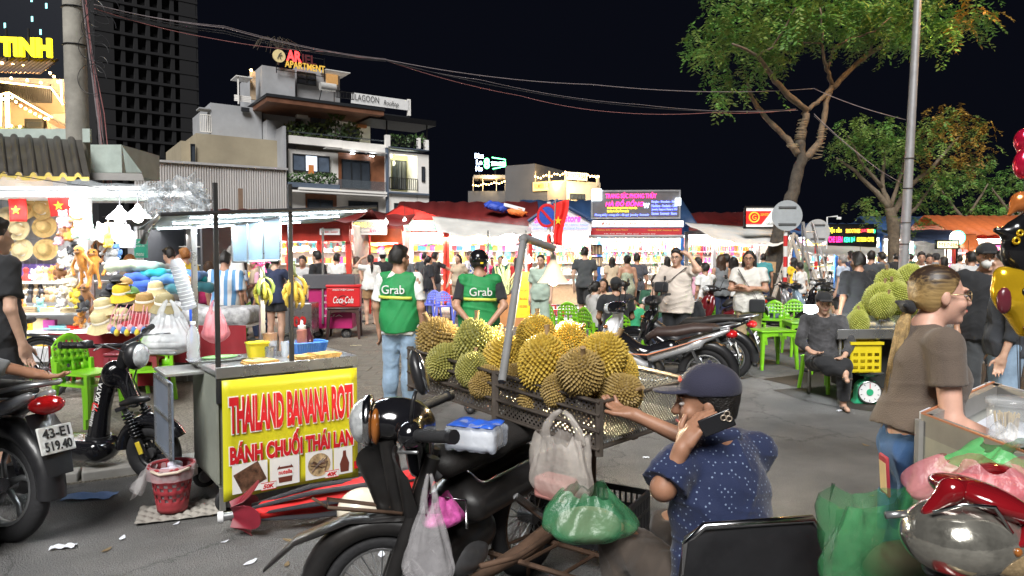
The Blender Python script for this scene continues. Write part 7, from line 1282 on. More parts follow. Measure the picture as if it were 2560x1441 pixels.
q=MB();q.cyl((.42,0,.42),(.52,0,.86),.035,n=10);q.build('steering_column',OLDB,bike,40)
for y,r_ in((-1,1),(1,1)):q=MB();q.grid(lambda u,v:(.4+.07*sin(u*2.4)+.1*v-.05*u*(1-v),y*(.035+(.07+.04*v)*u),.36+.48*v-.1*u*u*v+.06*u*(1-v)),6,8,.008);q.build('leg_shield',OLDB,bike,40)
for y in(-1,1):q=MB();q.cyl((-.42,y*.14,.28),(-.1,y*.15,.5),.02,n=8);q.build('shock_absorber',CHROME,bike,40)
q=MB();q.ell((0,0,-.0),.001,4,3);q=MB();q.loft([(.2,.12,.2),(-.2,.14,.22),(-.7,.15,.3)],[.02,.04,.045],10);q.build('exhaust',RUST,bike,40);blob('engine',[('ell',(.1,0,.28),(.14,.12,.1)),('cap',(.1,0,.28),(.32,0,.3),.07,.06)],STEEL,bike,.016,.03)
for y in(-1,1):q=MB();q.tube([(.2,y*.2,.3),(0,y*.24,.28),(-.5,y*.24,.3)],.012,6);q.build('side_rack',RUST,bike,1)
# steered front assembly, own frame: +X is where the front wheel points (picture left)
st_=thing('front_fork','x',None,(-.41,2.72,-.06),R(186));del st_['label'];st_.parent=bike;st_.matrix_parent_inverse=MX.LocRotScale(V((-.17,3.08,0)),Euler((0,0,atan2(-.8,-.6))),V((1,1,1))).inverted()
FP=st_
wheel(FP,(.1,0,.3),.24,.04,'wire',CHROME)
for y in(-.07,.07):q=MB();q.loft([(.1,y,.27),(.0,y,.55),(-.1,y,.85)],[.028,.034,.03],10);q.build('fork_leg',OLDB,FP,40)
q=MB();q.torus((.1,0,.3),.275,.05,(0,1,0),18,8,R(8),R(118),sq=1.2);q.build('front_fender',OLDB,FP,1);q=MB();q.loft([(.0,0,.6),(.22,0,.6),(.43,0,.52),(.55,0,.41)],[(.06,.012),(.065,.014),(.06,.012),(.03,.006)],10);q.build('fender_top',OLDB,FP,40)
blob('handlebar_cowl',[('ell',(.05,0,.985),(.14,.11,.085)),('cap',(-.02,-.2,.97),(-.02,.2,.97),.05,.05),('cap',(-.04,0,.95),(-.05,0,.8),.07,.05)],GLOSSB,FP,.01,.04)
q=MB();q.ell((.165,0,.98),(.06,.1,.088),16,10);q.build('headlight',LENS,FP,1);q=MB();q.torus((.15,0,.98),.092,.012,(1,0,0),22,6,sq=1.6);q.build('headlight_rim',CHROME,FP,1)
for y in(-1,1):q=MB();q.ell((.115,y*.075,.975),(.02,.045,.07),12,8);q.build('indicator',AMB,FP,1);q=MB();q.loft([(-.02,y*.2,.97),(-.08,y*.28,.985),(-.16,y*.36,1.0)],[.02,.024,.022],12);q.build('grip',TYRE,FP,40);q=MB();q.cyl((-.16,y*.36,1.0),(-.175,y*.378,1.004),.026,n=12);q.build('bar_end',BLKP,FP,40);q=MB();q.loft([(.0,y*.2,.95),(.02,y*.28,.93),(-.05,y*.36,.95)],.006,5);q.build('brake_lever',ALLOY,FP,1)
q=MB();q.ell((0,0,0),(.012,.012,.012),4,3)
q=MB();q.loft([(-.02,.2,1.0),(-.03,.22,1.1),(-.04,.2,1.13)],.008,6);q.build('mirror_stalk',BLKP,FP,1);q=MB();q.ell((-.05,.21,1.2),(.03,.062,.085),16,10,(R(20),R(15),0));q.build('mirror',BLKP,FP,1);q=MB();q.ell((-.066,.212,1.2),(.016,.054,.075),14,8,(R(20),R(15),0));q.build('mirror_glass',mat('mirror glass',(.4,.42,.44),.06,.9,var=0),FP,1)
q=MB();q.tube([(.02,.03,.62),(.3,.05,.66),(.32,-.05,.66),(.02,-.03,.62)],.008,6);q.tube([(.3,.05,.66),(.36,.05,.7)],.006,5);q.build('front_rack',RUST,FP,1)
# bags and baskets hung on the bike
bag('carrier_bag','tall translucent carrier bag with cartons hanging from the tray rim',P(1405,1248,2.75)+V((0,0,-.02)),.14,.08,.27,bagmat('clear grey',(.6,.55,.5),.5),[('carton',(-.03,0,.06),(.16,.1,.09))],mat('pink carton',(.55,.25,.22),.6),.75,seed=8,rz=R(-40))
nb_=thing('napkin_pack','pack of tissue napkins in blue film on the motorbike seat','napkin pack',P(1190,1120,2.85),R(-20));q=MB();q.box((0,0,.045),(.2,.14,.08));q.build('paper',WHT,nb_,bev=.02);blob('film',[('box',(0,0,.05),(.115,.085,.05),{'r':.02})],mat('film wrap',(.6,.65,.75),.12,alpha=.4,coat=.4,bump=.6,bscale=30),nb_,.01,.01,wr(.004,70,3));q=MB();q.grid(lambda u,v:(-.1+.2*u,-.07+.14*v,.1+.012*sin(u*9)*sin(v*7)),10,8,.003);q.build('blue_top',mat('blue film',(.03,.12,.6),.3),nb_,1)
bag('carrier_bag','bright pink patterned bag behind the leg shield',P(1100,1322,2.75),.095,.07,.13,mat('film bag magenta',(.75,.12,.42),.4,alpha=.95,var=.5,scale=30,bump=.8,bscale=26),None,None,.5,False,3,R(20));q=MB();q.tube([(-.1,-.05,.02),(-.09,.06,.12),(.1,.07,.09),(.11,-.05,.02)],.006,6);o=q.build('wire_basket',CHROME,None,1,loc=P(1100,1322,2.75));tag(o,'bent wire carrier loop around the pink bag','wire carrier')
bag('carrier_bag','thin clear bag dangling from a hook on the leg shield',P(1075,1485,2.35),.085,.05,.3,bagmat('clear pale',(.62,.6,.62),.35),None,None,.3,True,12)
CRB=mat('black crate plastic',(.015,.015,.017),.5);cr=thing('plastic_crate','black slotted plastic crate standing beside the seated man','crate',G(1475,1400)+V((0,0,.16)),R(-30));cr.location.z=.14
for s_,L,rz in((-1,.5,0),(1,.5,0),(-1,.36,90),(1,.36,90)):
 q=MB();w2=.18 if rz==0 else .25
 q.box((0,0,.2),(L,.012,.03));q.box((0,0,.02),(L,.012,.04));q.box((0,0,.12),(L,.012,.02))
 for k in range(17):q.box((-L/2+L*k/16,0,.11),(.009,.012,.2))
 a=R(rz);o=q.build('side',CRB,cr,loc=(w2*s_*sin(a)if rz else 0,w2*s_ if not rz else 0,0),rot=(0,0,a));o.location=((w2*s_,0,0)if rz else(0,w2*s_,0))
q=MB();q.box((0,0,.005),(.49,.35,.01));q.build('bottom',CRB,cr)
blob('x',[('ell',(0,0,0),(.03,.03,.03))],CRB,None,.02)if 0 else None
bag('carrier_bag','green bag of goods bulging from the black crate',P(1470,1352,2.55),.17,.14,.19,bagmat('green',(.06,.24,.11),.66),[('bundle',(0,0,.06),(.2,.16,.1))],mat('dull goods',(.35,.3,.2),.8),.5,False,21)
rk=thing('metal_rack','low black steel side rack in front of the crate','rack',G(1400,1500)+V((0,0,.2)),R(-35));q=MB()
q.tube([(-.3,-.15,0),(.3,-.15,0),(.35,.1,0),(-.25,.12,0)],.012,6,True);q.tube([(-.1,-.15,0),(-.08,.12,0)],.009,6);q.tube([(.1,-.15,0),(.12,.11,0)],.009,6);[q.cyl((x,y,0),(x,y,-.2),.01,n=6)for x,y in((-.28,-.14),(.28,-.14),(.3,.08),(-.24,.1))];q.build('frame',RUST,rk)
# ---------------------------------------------------------------- fruit trolley on the right with crates and scale
d0=7.35;xl=X(2098,d0);fc=thing('fruit_trolley','steel fruit trolley with packed durian flesh and whole durians behind the woman','trolley',(xl,d0,0),R(3));WT=X(2440,d0)-xl;zt2=Z(838,d0)
q=MB();q.bx(0,WT,0,.75,zt2-.05,zt2);q.build('table_top',STL,fc,bev=.004);q=MB();q.bx(-.01,WT+.01,-.02,0,zt2-.04,zt2+.06);q.build('front_rail',STL,fc,bev=.003)
for x in(.05,WT-.05):
 for y in(.04,.7):q=MB();q.cyl((x,y,0),(x,y,zt2-.05),.016,n=8);q.build('leg',STLD,fc)
q=MB();q.bx(.3,WT-.1,.3,.7,.12,zt2-.1);q.build('lower_box',mat('dark lower box',(.03,.032,.03),.7),fc,bev=.01);q=MB();q.bx(.12,WT-.25,.06,.07,zt2,zt2+.2);q.bx(.12,WT-.25,.42,.43,zt2,zt2+.2);q.build('glass_guard',mat('guard glass',(.7,.75,.72),.06,alpha=.05,var=0),fc)
FLESH=mat('durian flesh',(.75,.52,.12),.55,var=.2,scale=12);CLAM=mat('clear tray',(.75,.78,.76),.08,alpha=.3,coat=.4)
for i in range(10):
 x=xl+.2+(i%5)*.2;y=d0+.14+.02*(i%2);z=zt2+(.005 if i<5 else .075);o=thing('fruit_pack','clear pack of yellow durian flesh, %s of the %s row'%(('leftmost','second','third','fourth','rightmost')[i%5],'lower' if i<5 else 'upper'),'fruit pack',(x,y,z),group='packs of durian flesh');q=MB();q.loft([(0,0,0),(0,0,.03),(0,0,.055)],[(.075,.055),(.085,.065),(.07,.05)],12,ex=4);q.build('tray',CLAM,o,1)
 for k in(-1,0,1):q=MB();q.ell((k*.043,0,.03),(.026,.045,.024),8,6);q.build('segment',FLESH,o,1)
for x,y,d,w,lb in((2222,710,7.4,62,'lime green durian at the top left of the trolley heap'),(2268,700,7.5,62,'lime green durian behind the hair of the woman'),(2195,748,7.2,58,'lime green durian on the left of the trolley heap'),(2240,738,7.2,62,'round durian in the middle of the trolley heap'),(2205,765,7.0,58,'bottom durian at the front of the trolley heap'),(2290,750,7.2,60,'durian half hidden by the fair ponytail'),(2165,785,7.3,52,'low durian at the left end of the trolley'),(2145,808,7.0,48,'durian standing on the trolley left corner'),(2255,780,7.4,56,'durian wedged low in the trolley heap'),(2310,715,7.5,56,'durian farthest right on the trolley heap')):dpx(x,y,d+.45,w,lb,3,(random.uniform(-.4,.4),random.uniform(-.4,.4),random.uniform(0,6)),group='durians on the fruit trolley')
YC=mat('yellow crate plastic',(.75,.6,.02),.4,var=.08,coat=.1)
def ycrate(label,x,y,d,wpx,hpx,rz,txt=None):
 o=thing('yellow_crate',label,'crate',P(x,y,d),rz);w,h=S(wpx,d),S(hpx,d);dd=w*.8
 def side(L,loc,rot):
  q=MB();nx,nz=13,9;vs=[(-L/2+L*i/nx,0,h*j/nz)for i in range(nx+1)for j in range(nz+1)];q.add(vs,[(i*(nz+1)+j,(i+1)*(nz+1)+j,(i+1)*(nz+1)+j+1,i*(nz+1)+j+1)for i in range(nx)for j in range(nz)if not(1<=i<=nx-2 and i%3!=0 and j in(1,3,5))]);s_=q.build('side',YC,o,loc=loc,rot=rot);s_.modifiers.new('s','SOLIDIFY').thickness=.01
 side(w,(0,0,0),(0,0,0));side(w,(0,dd,0),(0,0,0));side(dd,(-w/2,dd/2,0),(0,0,pi/2));side(dd,(w/2,dd/2,0),(0,0,pi/2));q=MB();q.bx(-w/2,w/2,0,dd,.0,.012);q.build('bottom',YC,o);q=MB();[q.box(*e)for e in(((0,-.004,h),(w+.03,.03,.03)),((0,dd,h),(w+.03,.03,.03)),((-w/2,dd/2,h-.001),(.03,dd+.01,.028)),((w/2,dd/2,h-.001),(.03,dd+.01,.028)))];q.build('rim',YC,o)
 if txt:text('lettering',txt,BLKPRT,o,(-.02,-.012,h*.82),RB,w=w*.4,h=.035)
ycrate('yellow plastic crate under the trolley above the scale',2165,932,7.3,78,74,R(2));ycrate('yellow crate with black lettering right of the woman',2396,905,6.9,52,66,R(-14),'NGOC')
GSC=mat('scale green',(.03,.42,.2),.4,coat=.3);scl=thing('weighing_scale','green dial weighing scale with steel pan on the ground','scale',G(2166,1008),R(-8));q=MB();q.prism([(-.15,0),(.15,0),(.12,.05),(.11,.2),(.06,.25),(-.06,.25),(-.11,.2),(-.12,.05)],.14);q.build('body',GSC,scl,bev=.012);q=MB();q.cyl((0,-.07,.135),(0,-.095,.135),.115,n=28);q.build('dial',WHT,scl,40);q=MB();q.torus((0,-.095,.135),.115,.008,(0,1,0),28,6);q.build('dial_rim',CHROME,scl,1);q=MB();q.cyl((0,-.095,.135),(0,-.102,.135),.035,n=16);q.build('dial_hub',GSC,scl,40);q=MB();q.box((0,-.1,.18),(.006,.003,.09));q.build('pointer',RP,scl)
for k in range(10):a=k*2*pi/10;q=MB();q.box((.09*sin(a),-.0965,.135+.09*cos(a)),(.006,.002,.018),(0,a,0));q.build('tick',BLKPRT,scl)
q=MB();q.cyl((0,0,.25),(0,0,.3),.03,n=10);q.build('neck',GSC,scl);q=MB();q.lathe([(0,.3),(.12,.305),(.16,.335),(.165,.335)],24);q.build('pan',STL,scl,1)
ml=thing('market_lamp','small bright white lamp box on a stand beside the capped youth','lamp',P(2028,815,8.6));q=MB();q.box((0,0,.21),(.16,.06,.09));q.build('lamp_face',glow('lamp face',(.9,.96,1),10),ml);q=MB();q.box((.01,0,0),(.13,.05,.3));q.build('box',mat('sachet box',(.5,.55,.5),.4,.3),ml,bev=.008);q=MB();q.cyl((0,.05,-.75),(0,.03,.15),.012,n=6);q.build('stand',STLD,ml);light('youth_lamp','POINT',P(2040,790,8.45),12,(.92,.97,1),None,.08)
# ---------------------------------------------------------------- white snack cart and red motorbike at the right edge
wc=thing('snack_cart','grey steel snack cart with white bin at the right edge','food cart',(0,0,0));GRYC=mat('cart grey',(.33,.32,.3),.5,.3,var=.15,dirt=.2)
c0,c1,c2,c3=P(2302,1035,2.35),P(2575,1110,1.85),P(2750,1040,2.4),P(2480,1000,2.95);dn=V((0,0,-.06))
def cbox(name,m,a,b_,z0,z1,t=.02):
 n_=(b_-a).cross(V((0,0,1))).normalized()*t;q=MB();A_,B_=V((a.x,a.y,0)),V((b_.x,b_.y,0));vs=[A_+V((0,0,z0)),B_+V((0,0,z0)),B_+V((0,0,z1)),A_+V((0,0,z1))];q.add([*vs,*[v-n_ for v in vs]],[(0,1,2,3),(7,6,5,4),(0,4,5,1),(1,5,6,2),(2,6,7,3),(3,7,4,0)]);return q.build(name,m,wc)
zc=c0 .z
for a,b_ in((c0,c1),(c1,c2),(c2,c3),(c3,c0)):cbox('side_panel',mat('cart side',(.42,.42,.36),.5,.1,var=.12,dirt=.2),a,b_,.3,zc-.07);cbox('rim',GRYC,a,b_,zc-.07,zc,.035)
for a,b_ in((c0,c1),(c3,c0)):cbox('orange_edge',mat('orange edge',(.5,.2,.1),.5),a,b_,zc,zc+.005,.008)
q=MB();q.add([V((p.x,p.y,zc-.12))for p in(c0,c1,c2,c3)],[(0,1,2,3)]);q.build('bin_floor',mat('white bin',(.68,.7,.78),.5),wc)
for a,b_ in((c0,c1),(c3,c0),(c2,c3)):cbox('bin_wall',_M['white bin'],a+V((.03,.06,0)),b_+V((.03,.06,0)),zc-.12,zc-.005,.006)
for p in(c0,c1,c2,c3):q=MB();q.cyl((p.x,p.y,0),(p.x,p.y,zc-.02),.018,n=8);q.build('leg',GRYC,wc)
jr=thing('glass_jar','clear jar of wooden sticks in the snack cart','jar',P(2520,1062,2.3)+V((0,0,-.05)));q=MB();q.lathe([(0,0),(.06,0),(.062,.1),(.055,.11),(.055,.12),(.064,.122)],20);q.build('glass',mat('clear plastic jar',(.75,.78,.8),.06,alpha=.25,coat=.5),jr,50)
q=MB();q.lathe([(.066,.118),(.068,.135),(.05,.142),(0,.145)],20);q.build('lid',_M['clear plastic jar'],jr,1);q=MB();[q.cyl((.03*cos(i*2.4)*((i%5)/4),.03*sin(i*2.4)*((i%5)/4),.004),(.04*cos(i*2.4)*((i%5)/4),.04*sin(i*2.4)*((i%5)/4),.09),.0028,n=5)for i in range(24)];o=q.build('sticks',mat('bamboo sticks',(.6,.45,.22),.7),jr);o['kind']='stuff'
bag('carrier_bag','crumpled clear bag lying in the snack cart bin',P(2548,1095,2.1)+V((0,0,-.02)),.08,.06,.06,bagmat('clear small',(.7,.74,.8),.4),None,None,.6,False,33)
bag('carrier_bag','large green carrier bag slung beside the red motorbike',P(2200,1455,1.75)+V((.07,0,-.06)),.2,.14,.26,bagmat('leaf green',(.05,.24,.09),.62),[('bundle',(.02,.02,.08),(.2,.14,.12))],mat('brown goods',(.16,.1,.06),.8),.9,False,17)
q=MB();q.grid(lambda u,v:P(2090+230*u-10*v,1275-40*u*u+30*sin(v*3)*v+150*v,1.8+.05*sin(u*9+v*4)).lerp(P(2270,1080,1.9),max(0,u-.62)*1.6*(1-v)),16,10);o=q.build('carrier_bag',bagmat('leaf green 2',(.06,.3,.1),.55),None,1);tag(o,'stretched neck of the green bag tied to the cart leg','plastic bag')
bag('carrier_bag','light green bag lying on the red motorbike tank',P(2560,1215,1.8),.2,.12,.1,bagmat('bright green',(.15,.6,.2),.75),None,None,.5,False,29)
bag('carrier_bag','pink and red printed bag lying across the red motorbike handlebar',P(2440,1240,1.62)+V((.02,0,-.04)),.16,.09,.12,bagmat('rose print',(.7,.25,.28),.62),[('red_goods',(0,0,.05),(.2,.1,.06))],mat('red goods',(.5,.03,.05),.5),.5,False,41,R(-18))
rb=thing('motorbike','glossy dark red motorbike nose with large clear headlamp in the lower right corner','motorbike',P(2415,1322,1.42),R(8));GOLDL=mat('big clear lens',(.5,.48,.42),.16,.8,var=.45,scale=14,coat=.9,bump=.35,bscale=14);DRED=mat('dark red gloss',(.2,.006,.01),.14,var=.12,coat=.7)
blob('headlight',[('ell',(-.015,0,-.015),(.115,.1,.078)),('ell',(.05,.02,-.03),(.12,.1,.06),{'k':.03})],GOLDL,rb,.006);q=MB();q.ell((.05,-.07,-.045),(.06,.035,.028),14,9);q.build('lower_lamp',mat('amber clear',(.5,.36,.2),.08,.5,var=.6,scale=45,coat=.6),rb,1);q=MB();q.ell((.03,-.095,-.012),(.009,.006,.009),8,6);q.build('lamp_bulb',AMB,rb,1)
blob('nose_cowl',[('ell',(.05,.02,.055),(.1,.1,.035),{'R':[[.94,0,.34],[0,1,0],[-.34,0,.94]]}),('pl',(.0,0,.035),(0,.25,-1))],DRED,rb,.005);blob('side_cowl',[('cap',(.03,-.085,-.005),(.2,-.03,.035),.006,.06,{'s':(1,1,.8)})],DRED,rb,.005);blob('side_cowl',[('cap',(-.09,.0,.04),(-.045,-.01,.085),.012,.022),('cap',(-.045,-.01,.085),(.01,.0,.09),.02,.012)],DRED,rb,.005);q=MB();q.loft([(-.1,-.03,.05),(-.06,-.06,.075),(.0,-.07,.07),(.03,-.08,.02)],.004,6);q.build('seam_trim',CHROME,rb,1)
blob('lower_cowl',[('ell',(.06,.01,-.1),(.13,.1,.022))],BLKP,rb,.007);blob('front_fender',[('cap',(-.13,-.05,-.19),(.03,.02,-.14),.045,.06)],DRED,rb,.008);q=MB();q.loft([(-.17,-.05,-.19),(-.1,-.08,-.145),(-.02,-.07,-.115)],[(.016,.004)]*3,6);q.build('fender_trim',mat('gold trim',(.5,.42,.28),.3,.5),rb,1);q=MB();q.loft([(-.16,.03,.025),(-.12,.02,.03)],.008,8);q.build('lever_end',ALLOY,rb,1)
q=MB();q.cyl((.05,.05,-.1),(-.02,.02,-.75),.03,n=8);q.build('fork',CHROME,rb);wheel(rb,(-.02,.02,-.66),.26,.045,5,axis=(.45,.9,0));blob('leg_shield',[('cap',(.3,.1,-.05),(.32,.12,-.5),.1,.08),('cap',(.3,.25,-.05),(.32,.27,-.5),.1,.08)],DRED,rb,.016,.06);wheel(rb,(1.0,.65,-.66),.26,.05,5,axis=(-.5,.86,0));blob('rear_body',[('cap',(.4,.25,-.5),(1.0,.62,-.25),.12,.12),('cap',(.55,.35,-.2),(1.1,.68,-.15),.1,.09)],DRED,rb,.02,.05)
# ---------------------------------------------------------------- goods on the near souvenir stall
fk=list(FUR)
for i,(pr,x,y,d,fur,s_,lb)in enumerate([(PLM,220,715,8.5,'orange',1.05,'orange long limbed plush hanging first in front of the post'),(PLM,240,722,8.6,'orange',1.05,'orange long limbed plush hanging just right of its twin'),(PLM,222,800,8.5,'brown',.95,'brown plush with dangling legs below the orange pair'),(PLM,252,655,8.7,'brown',.8,'dark orange plush at the top of the post'),(PLB,215,780,8.45,'dark',.7,'black plush bear with a yellow belly below the orange pair'),(PLB,205,770,8.5,'yellow',.7,'yellow plush bear behind the black one'),(PLB,190,560,8.7,'brown',.7,'brown plush bear near the glowing bulb'),(PLB,165,570,8.8,'pink',.7,'pink plush bear by the hat wall'),(PLR,175,605,8.8,'orange',.7,'orange rabbit plush by the hat wall'),(PLR,150,615,8.9,'pink',.65,'pink rabbit plush low on the hat wall side'),(PLB,160,595,8.85,'brown',.65,'brown bear tucked under the pink one'),(PLB,200,598,8.6,'mint',.7,'mint green plush near the post top'),(PLR,230,600,8.6,'mint',.75,'mint rabbit plush hung high on the post'),(PLB,245,605,8.6,'white',.75,'white plush bear hung high on the post'),(PLB,180,640,8.8,'dark',.6,'small black plush by the hat wall'),(PLB,170,670,8.7,'white',.7,'white plush bear mid post left'),(PLR,190,680,8.6,'cream',.7,'cream rabbit plush mid post'),(PLB,150,700,8.8,'brown',.65,'brown bear hanging beside the shelf'),(PLR,185,720,8.6,'cream',.7,'cream rabbit plush under the white bear'),(PLB,170,740,8.7,'cream',.7,'cream bear near the shelf end'),(PLB,190,755,8.6,'yellow',.65,'yellow bear low on the post'),(PLR,265,640,8.7,'grey',.75,'grey rabbit plush right of the post'),(PLB,275,668,8.7,'grey',.75,'grey bear right of the orange pair'),(PLB,288,690,8.7,'white',.7,'white bear plush above the caps'),(PLR,205,640,8.5,'white',.7,'white rabbit above the orange pair'),(PLB,160,770,8.7,'white',.65,'pale bear sitting by the shelf end'),(PLR,275,620,8.6,'yellow',.65,'yellow rabbit hanging from the lintel'),(PLB,198,815,8.5,'orange',.6,'orange bear lowest on the post'),(PLB,290,650,8.8,'blue',.65,'blue bear next to the grey rabbit')]):
 plush(pr,x,y,d,fur,lb,s_,random.uniform(-.5,.5),(random.uniform(-.2,.2),random.uniform(-.25,.25),random.uniform(-.5,.5)))
rgs=random.Random(4)
for row,(y,d,x0,x1,st,kinds)in enumerate([(703,9.6,-60,200,17,('small_plush','figurine')),(740,9.5,55,205,11,('figurine','figurine','bottle')),(757,9.3,50,205,13,('figurine','small_plush')),(781,9.1,45,210,16,('small_plush','tray')),(782,8.9,50,205,24,('folded_cloth','small_plush')),(828,8.9,20,205,20,('gift_box','tray','small_plush')),(868,8.8,-20,200,22,('gift_box','folded_cloth','small_plush'))]):
 x=x0
 while x<x1:
  k=rgs.choice(kinds);c=rgs.choice((0,1,11,7,9,12,4,5,8))if row not in(1,2)else rgs.choice((4,9,12,6));item(k,P(x,y,d),c,'%s %s on the %s shelf of the souvenir stall'%(CNAME[c],k.replace('_',' '),('upper','second','third','fourth','bright','lower','lowest')[row]),'goods on the souvenir stall shelves',rgs.uniform(-.5,.5),rgs.uniform(.9,1.3));x+=st*rgs.uniform(.8,1.2)
  # hat table with red cloth
DKRED=cloth('dark red cover',(.25,.012,.02));ht=thing('display_table','hat table covered in dark red cloth behind the carrier bag','table',(X(350,8.3),8.3,0));q=MB();q.bx(-.85,.35,-.35,.5,.66,.7);q.build('top',WHT,ht);q=MB();q.grid(lambda u,v:(-.87+1.24*u,-.37-.02*sin(u*40)*v,.705-.6*v),40,6);q.build('cloth',DKRED,ht,1);[MB().bx(x,x+.04,y,y+.04,0,.66).build('leg',STLD,ht)for x in(-.8,.28)for y in(-.3,.44)]
gt=thing('display_table','table of folded grey goods over dark red cloth, behind the banana cart','table',(X(505,8.6),8.6,0));q=MB();q.bx(-.65,.6,-.2,.5,.72,.75);q.build('top',WHT,gt);q=MB();q.grid(lambda u,v:(-.66+1.27*u,-.22-.015*sin(u*36)*v,.755-.45*v),40,6);q.build('cloth',DKRED,gt,1);blob('goods_sheet',[('box',(0,.1,.85),(.62,.3,.11),{'r':.08}),('ell',(-.3,.1,.93),(.3,.25,.1))],mat('grey folded goods',(.36,.36,.37),.8,var=.5,scale=12),gt,.025,.05,wr(.02,24,4));[MB().bx(x,x+.04,y,y+.04,0,.72).build('leg',STLD,gt)for x in(-.6,.52)for y in(-.15,.44)]
HM={k:mat('hat '+k,c,.85,var=.15,scale=14,bump=.6,bscale=120)for k,c in dict(cream=(.68,.58,.32),tan=(.45,.28,.1),olive=(.35,.3,.16),yellow=(.8,.58,.04),green=(.12,.26,.08),black=(.02,.02,.022),navy=(.02,.025,.05)).items()}
def bucket(x,y,d,m,label,s_=1,rot=(0,0,0),brim=.165):
 o=thing('sun_hat',label,'hat',P(x,y,d),rot=rot,s=s_,group='hats on the hat table');q=MB();q.lathe([(0,.12),(.05,.118),(.085,.1),(.098,.05),(.1,.01),(.13,-.025),(brim,-.06),(brim-.004,-.064),(.1,0)],26,wob=lambda a,z:1+(.03*sin(7*a)if z<0 else .008*sin(13*a)));q.build('crown_and_brim',m,o,50);q=MB();q.lathe([(.1005,.012),(.0995,.04),(.098,.04)],26);q.build('band',HB,o,1);return o
bucket(305,735,7.9,HM['yellow'],'yellow bucket hat in the middle of the table',.95,(.3,0,0));bucket(260,770,7.8,HM['cream'],'cream bucket hat at the left of the table',.95,(.25,-.1,0));bucket(255,805,7.75,HM['cream'],'cream bucket hat hanging lowest at the left',1.0,(.5,-.1,0),.18);bucket(362,757,7.8,HM['tan'],'brown ribbed bucket hat right of the yellow one',.95,(.2,.05,0));bucket(412,762,7.8,HM['olive'],'straw coloured bucket hat at the right end',1.05,(.2,.1,0));bucket(390,725,8.1,HM['cream'],'pale hat behind the brown ribbed one',.85,(.15,0,0));bucket(305,790,7.75,HM['cream'],'grey and white hat hung under the yellow one',.75,(.1,0,0),.12)
for x,y,m_,lb in((328,735,HM['green'],'green cap on the hat table'),(285,725,HM['navy'],'navy cap with a red badge'),(270,742,HM['black'],'black cap at the left of the hat pile'),(295,705,HM['black'],'black cap on the upper hat pile'),(312,712,HM['tan'],'tan cap behind the black ones')):
 o=thing('baseball_cap',lb,'cap',P(x,y,8.0),R(20),s=.95,group='caps on the hat table');blob('dome',[('ell',(0,0,0),(.095,.105,.095)),('pl',(0,0,0),(0,0,-1)),('ell',(0,-.12,.01),(.07,.09,.01))],m_,o,.014,.005);q=MB();q.ell((0,0,.095),.012,8,5);q.build('button',m_,o,1)
for i in range(12):
 x=275+i*8.5;o=thing('pom_pom','%s pom pom hanging from the hat strings, number %d from the bin side'%(('pink','blue','yellow')[i%3],i+1),'pom pom',P(x,820+6*(i%3),7.6),group='pom poms under the hats');o['label']='%s pom pom dangling on a string under the hats'%('pink','blue','yellow')[i%3];q=MB();q.ell((0,0,0),(.03,.03,.042),10,7);q.build('ball',FUR[('pink','blue','yellow')[i%3]],o,1);q=MB();q.tube([(0,0,.04),(.01,.03,.15),(.02*(1 if x<310 else-1),.12,.25)],.006,4);q.build('string',FUR['pink'],o)
 # travel pillows
PIL={k:mat('pillow '+k,c,.9,var=.12,scale=8,sheen=.4)for k,c in dict(blue=(.03,.1,.5),sky=(.09,.25,.62),teal=(.0,.32,.38),dark=(.02,.12,.15),pale=(.3,.45,.4),sage=(.42,.5,.36),tan=(.55,.3,.12)).items()}
pd=thing('pillow_shelf','low covered shelf under the blue pillow heap','shelf',(X(400,9.0),9.0,0));q=MB();q.bx(-.75,.75,-.25,.5,.5,.86);q.build('top',DKRED,pd,bev=.02);q=MB();q.bx(-.7,.7,-.2,.45,0,.5);q.build('base',STLD,pd)
for i,(x,y,k,rz,lb)in enumerate(((345,697,'blue',5,'royal blue pillow at the front of the heap'),(385,685,'teal',-10,'teal pillow on top of the heap'),(415,700,'sky',8,'sky blue pillow in the middle of the heap'),(340,720,'blue',-6,'blue pillow under the royal one'),(370,715,'blue',20,'dark blue pillow flat in the middle'),(435,725,'dark',-15,'dark teal pillow at the lower right'),(480,700,'teal',30,'teal pillow at the right end'),(472,690,'sky',-20,'light blue pillow behind the right end'),(330,665,'sage',5,'sage green pillow on the left top'),(365,668,'pale',-8,'grey green pillow behind the teal one'),(300,668,'sage',15,'pale pillow at the far left of the heap'),(460,700,'tan',-30,'tan pillow between the teal ones'),(500,720,'dark',10,'dark green pillow lowest at the right'))):
 o=thing('travel_pillow',lb,'pillow',P(x,y,8.7),R(rz),group='travel pillows heaped beside the hats');blob('cushion',[('cap',(-.11,0,0),(0,-.03,.02),.065,.058),('cap',(0,-.03,.02),(.11,0,0),.058,.065),('cap',(-.11,0,0),(-.1,.13,0),.065,.06),('cap',(.11,0,0),(.1,.13,0),.065,.06)],PIL[k],o,.016,.03)
 # wooden paddle fans and tags: hanging bags near lintel
for i,(x,y,c,lb)in enumerate(((282,600,9,'straw bag hanging from the lintel'),(305,605,13,'lilac string bag hanging from the lintel'),(315,620,13,'lilac pouch beside the string bag'))):item('handbag',P(x,y,8.9),c,lb,'bags on the lintel',.2,1.1)
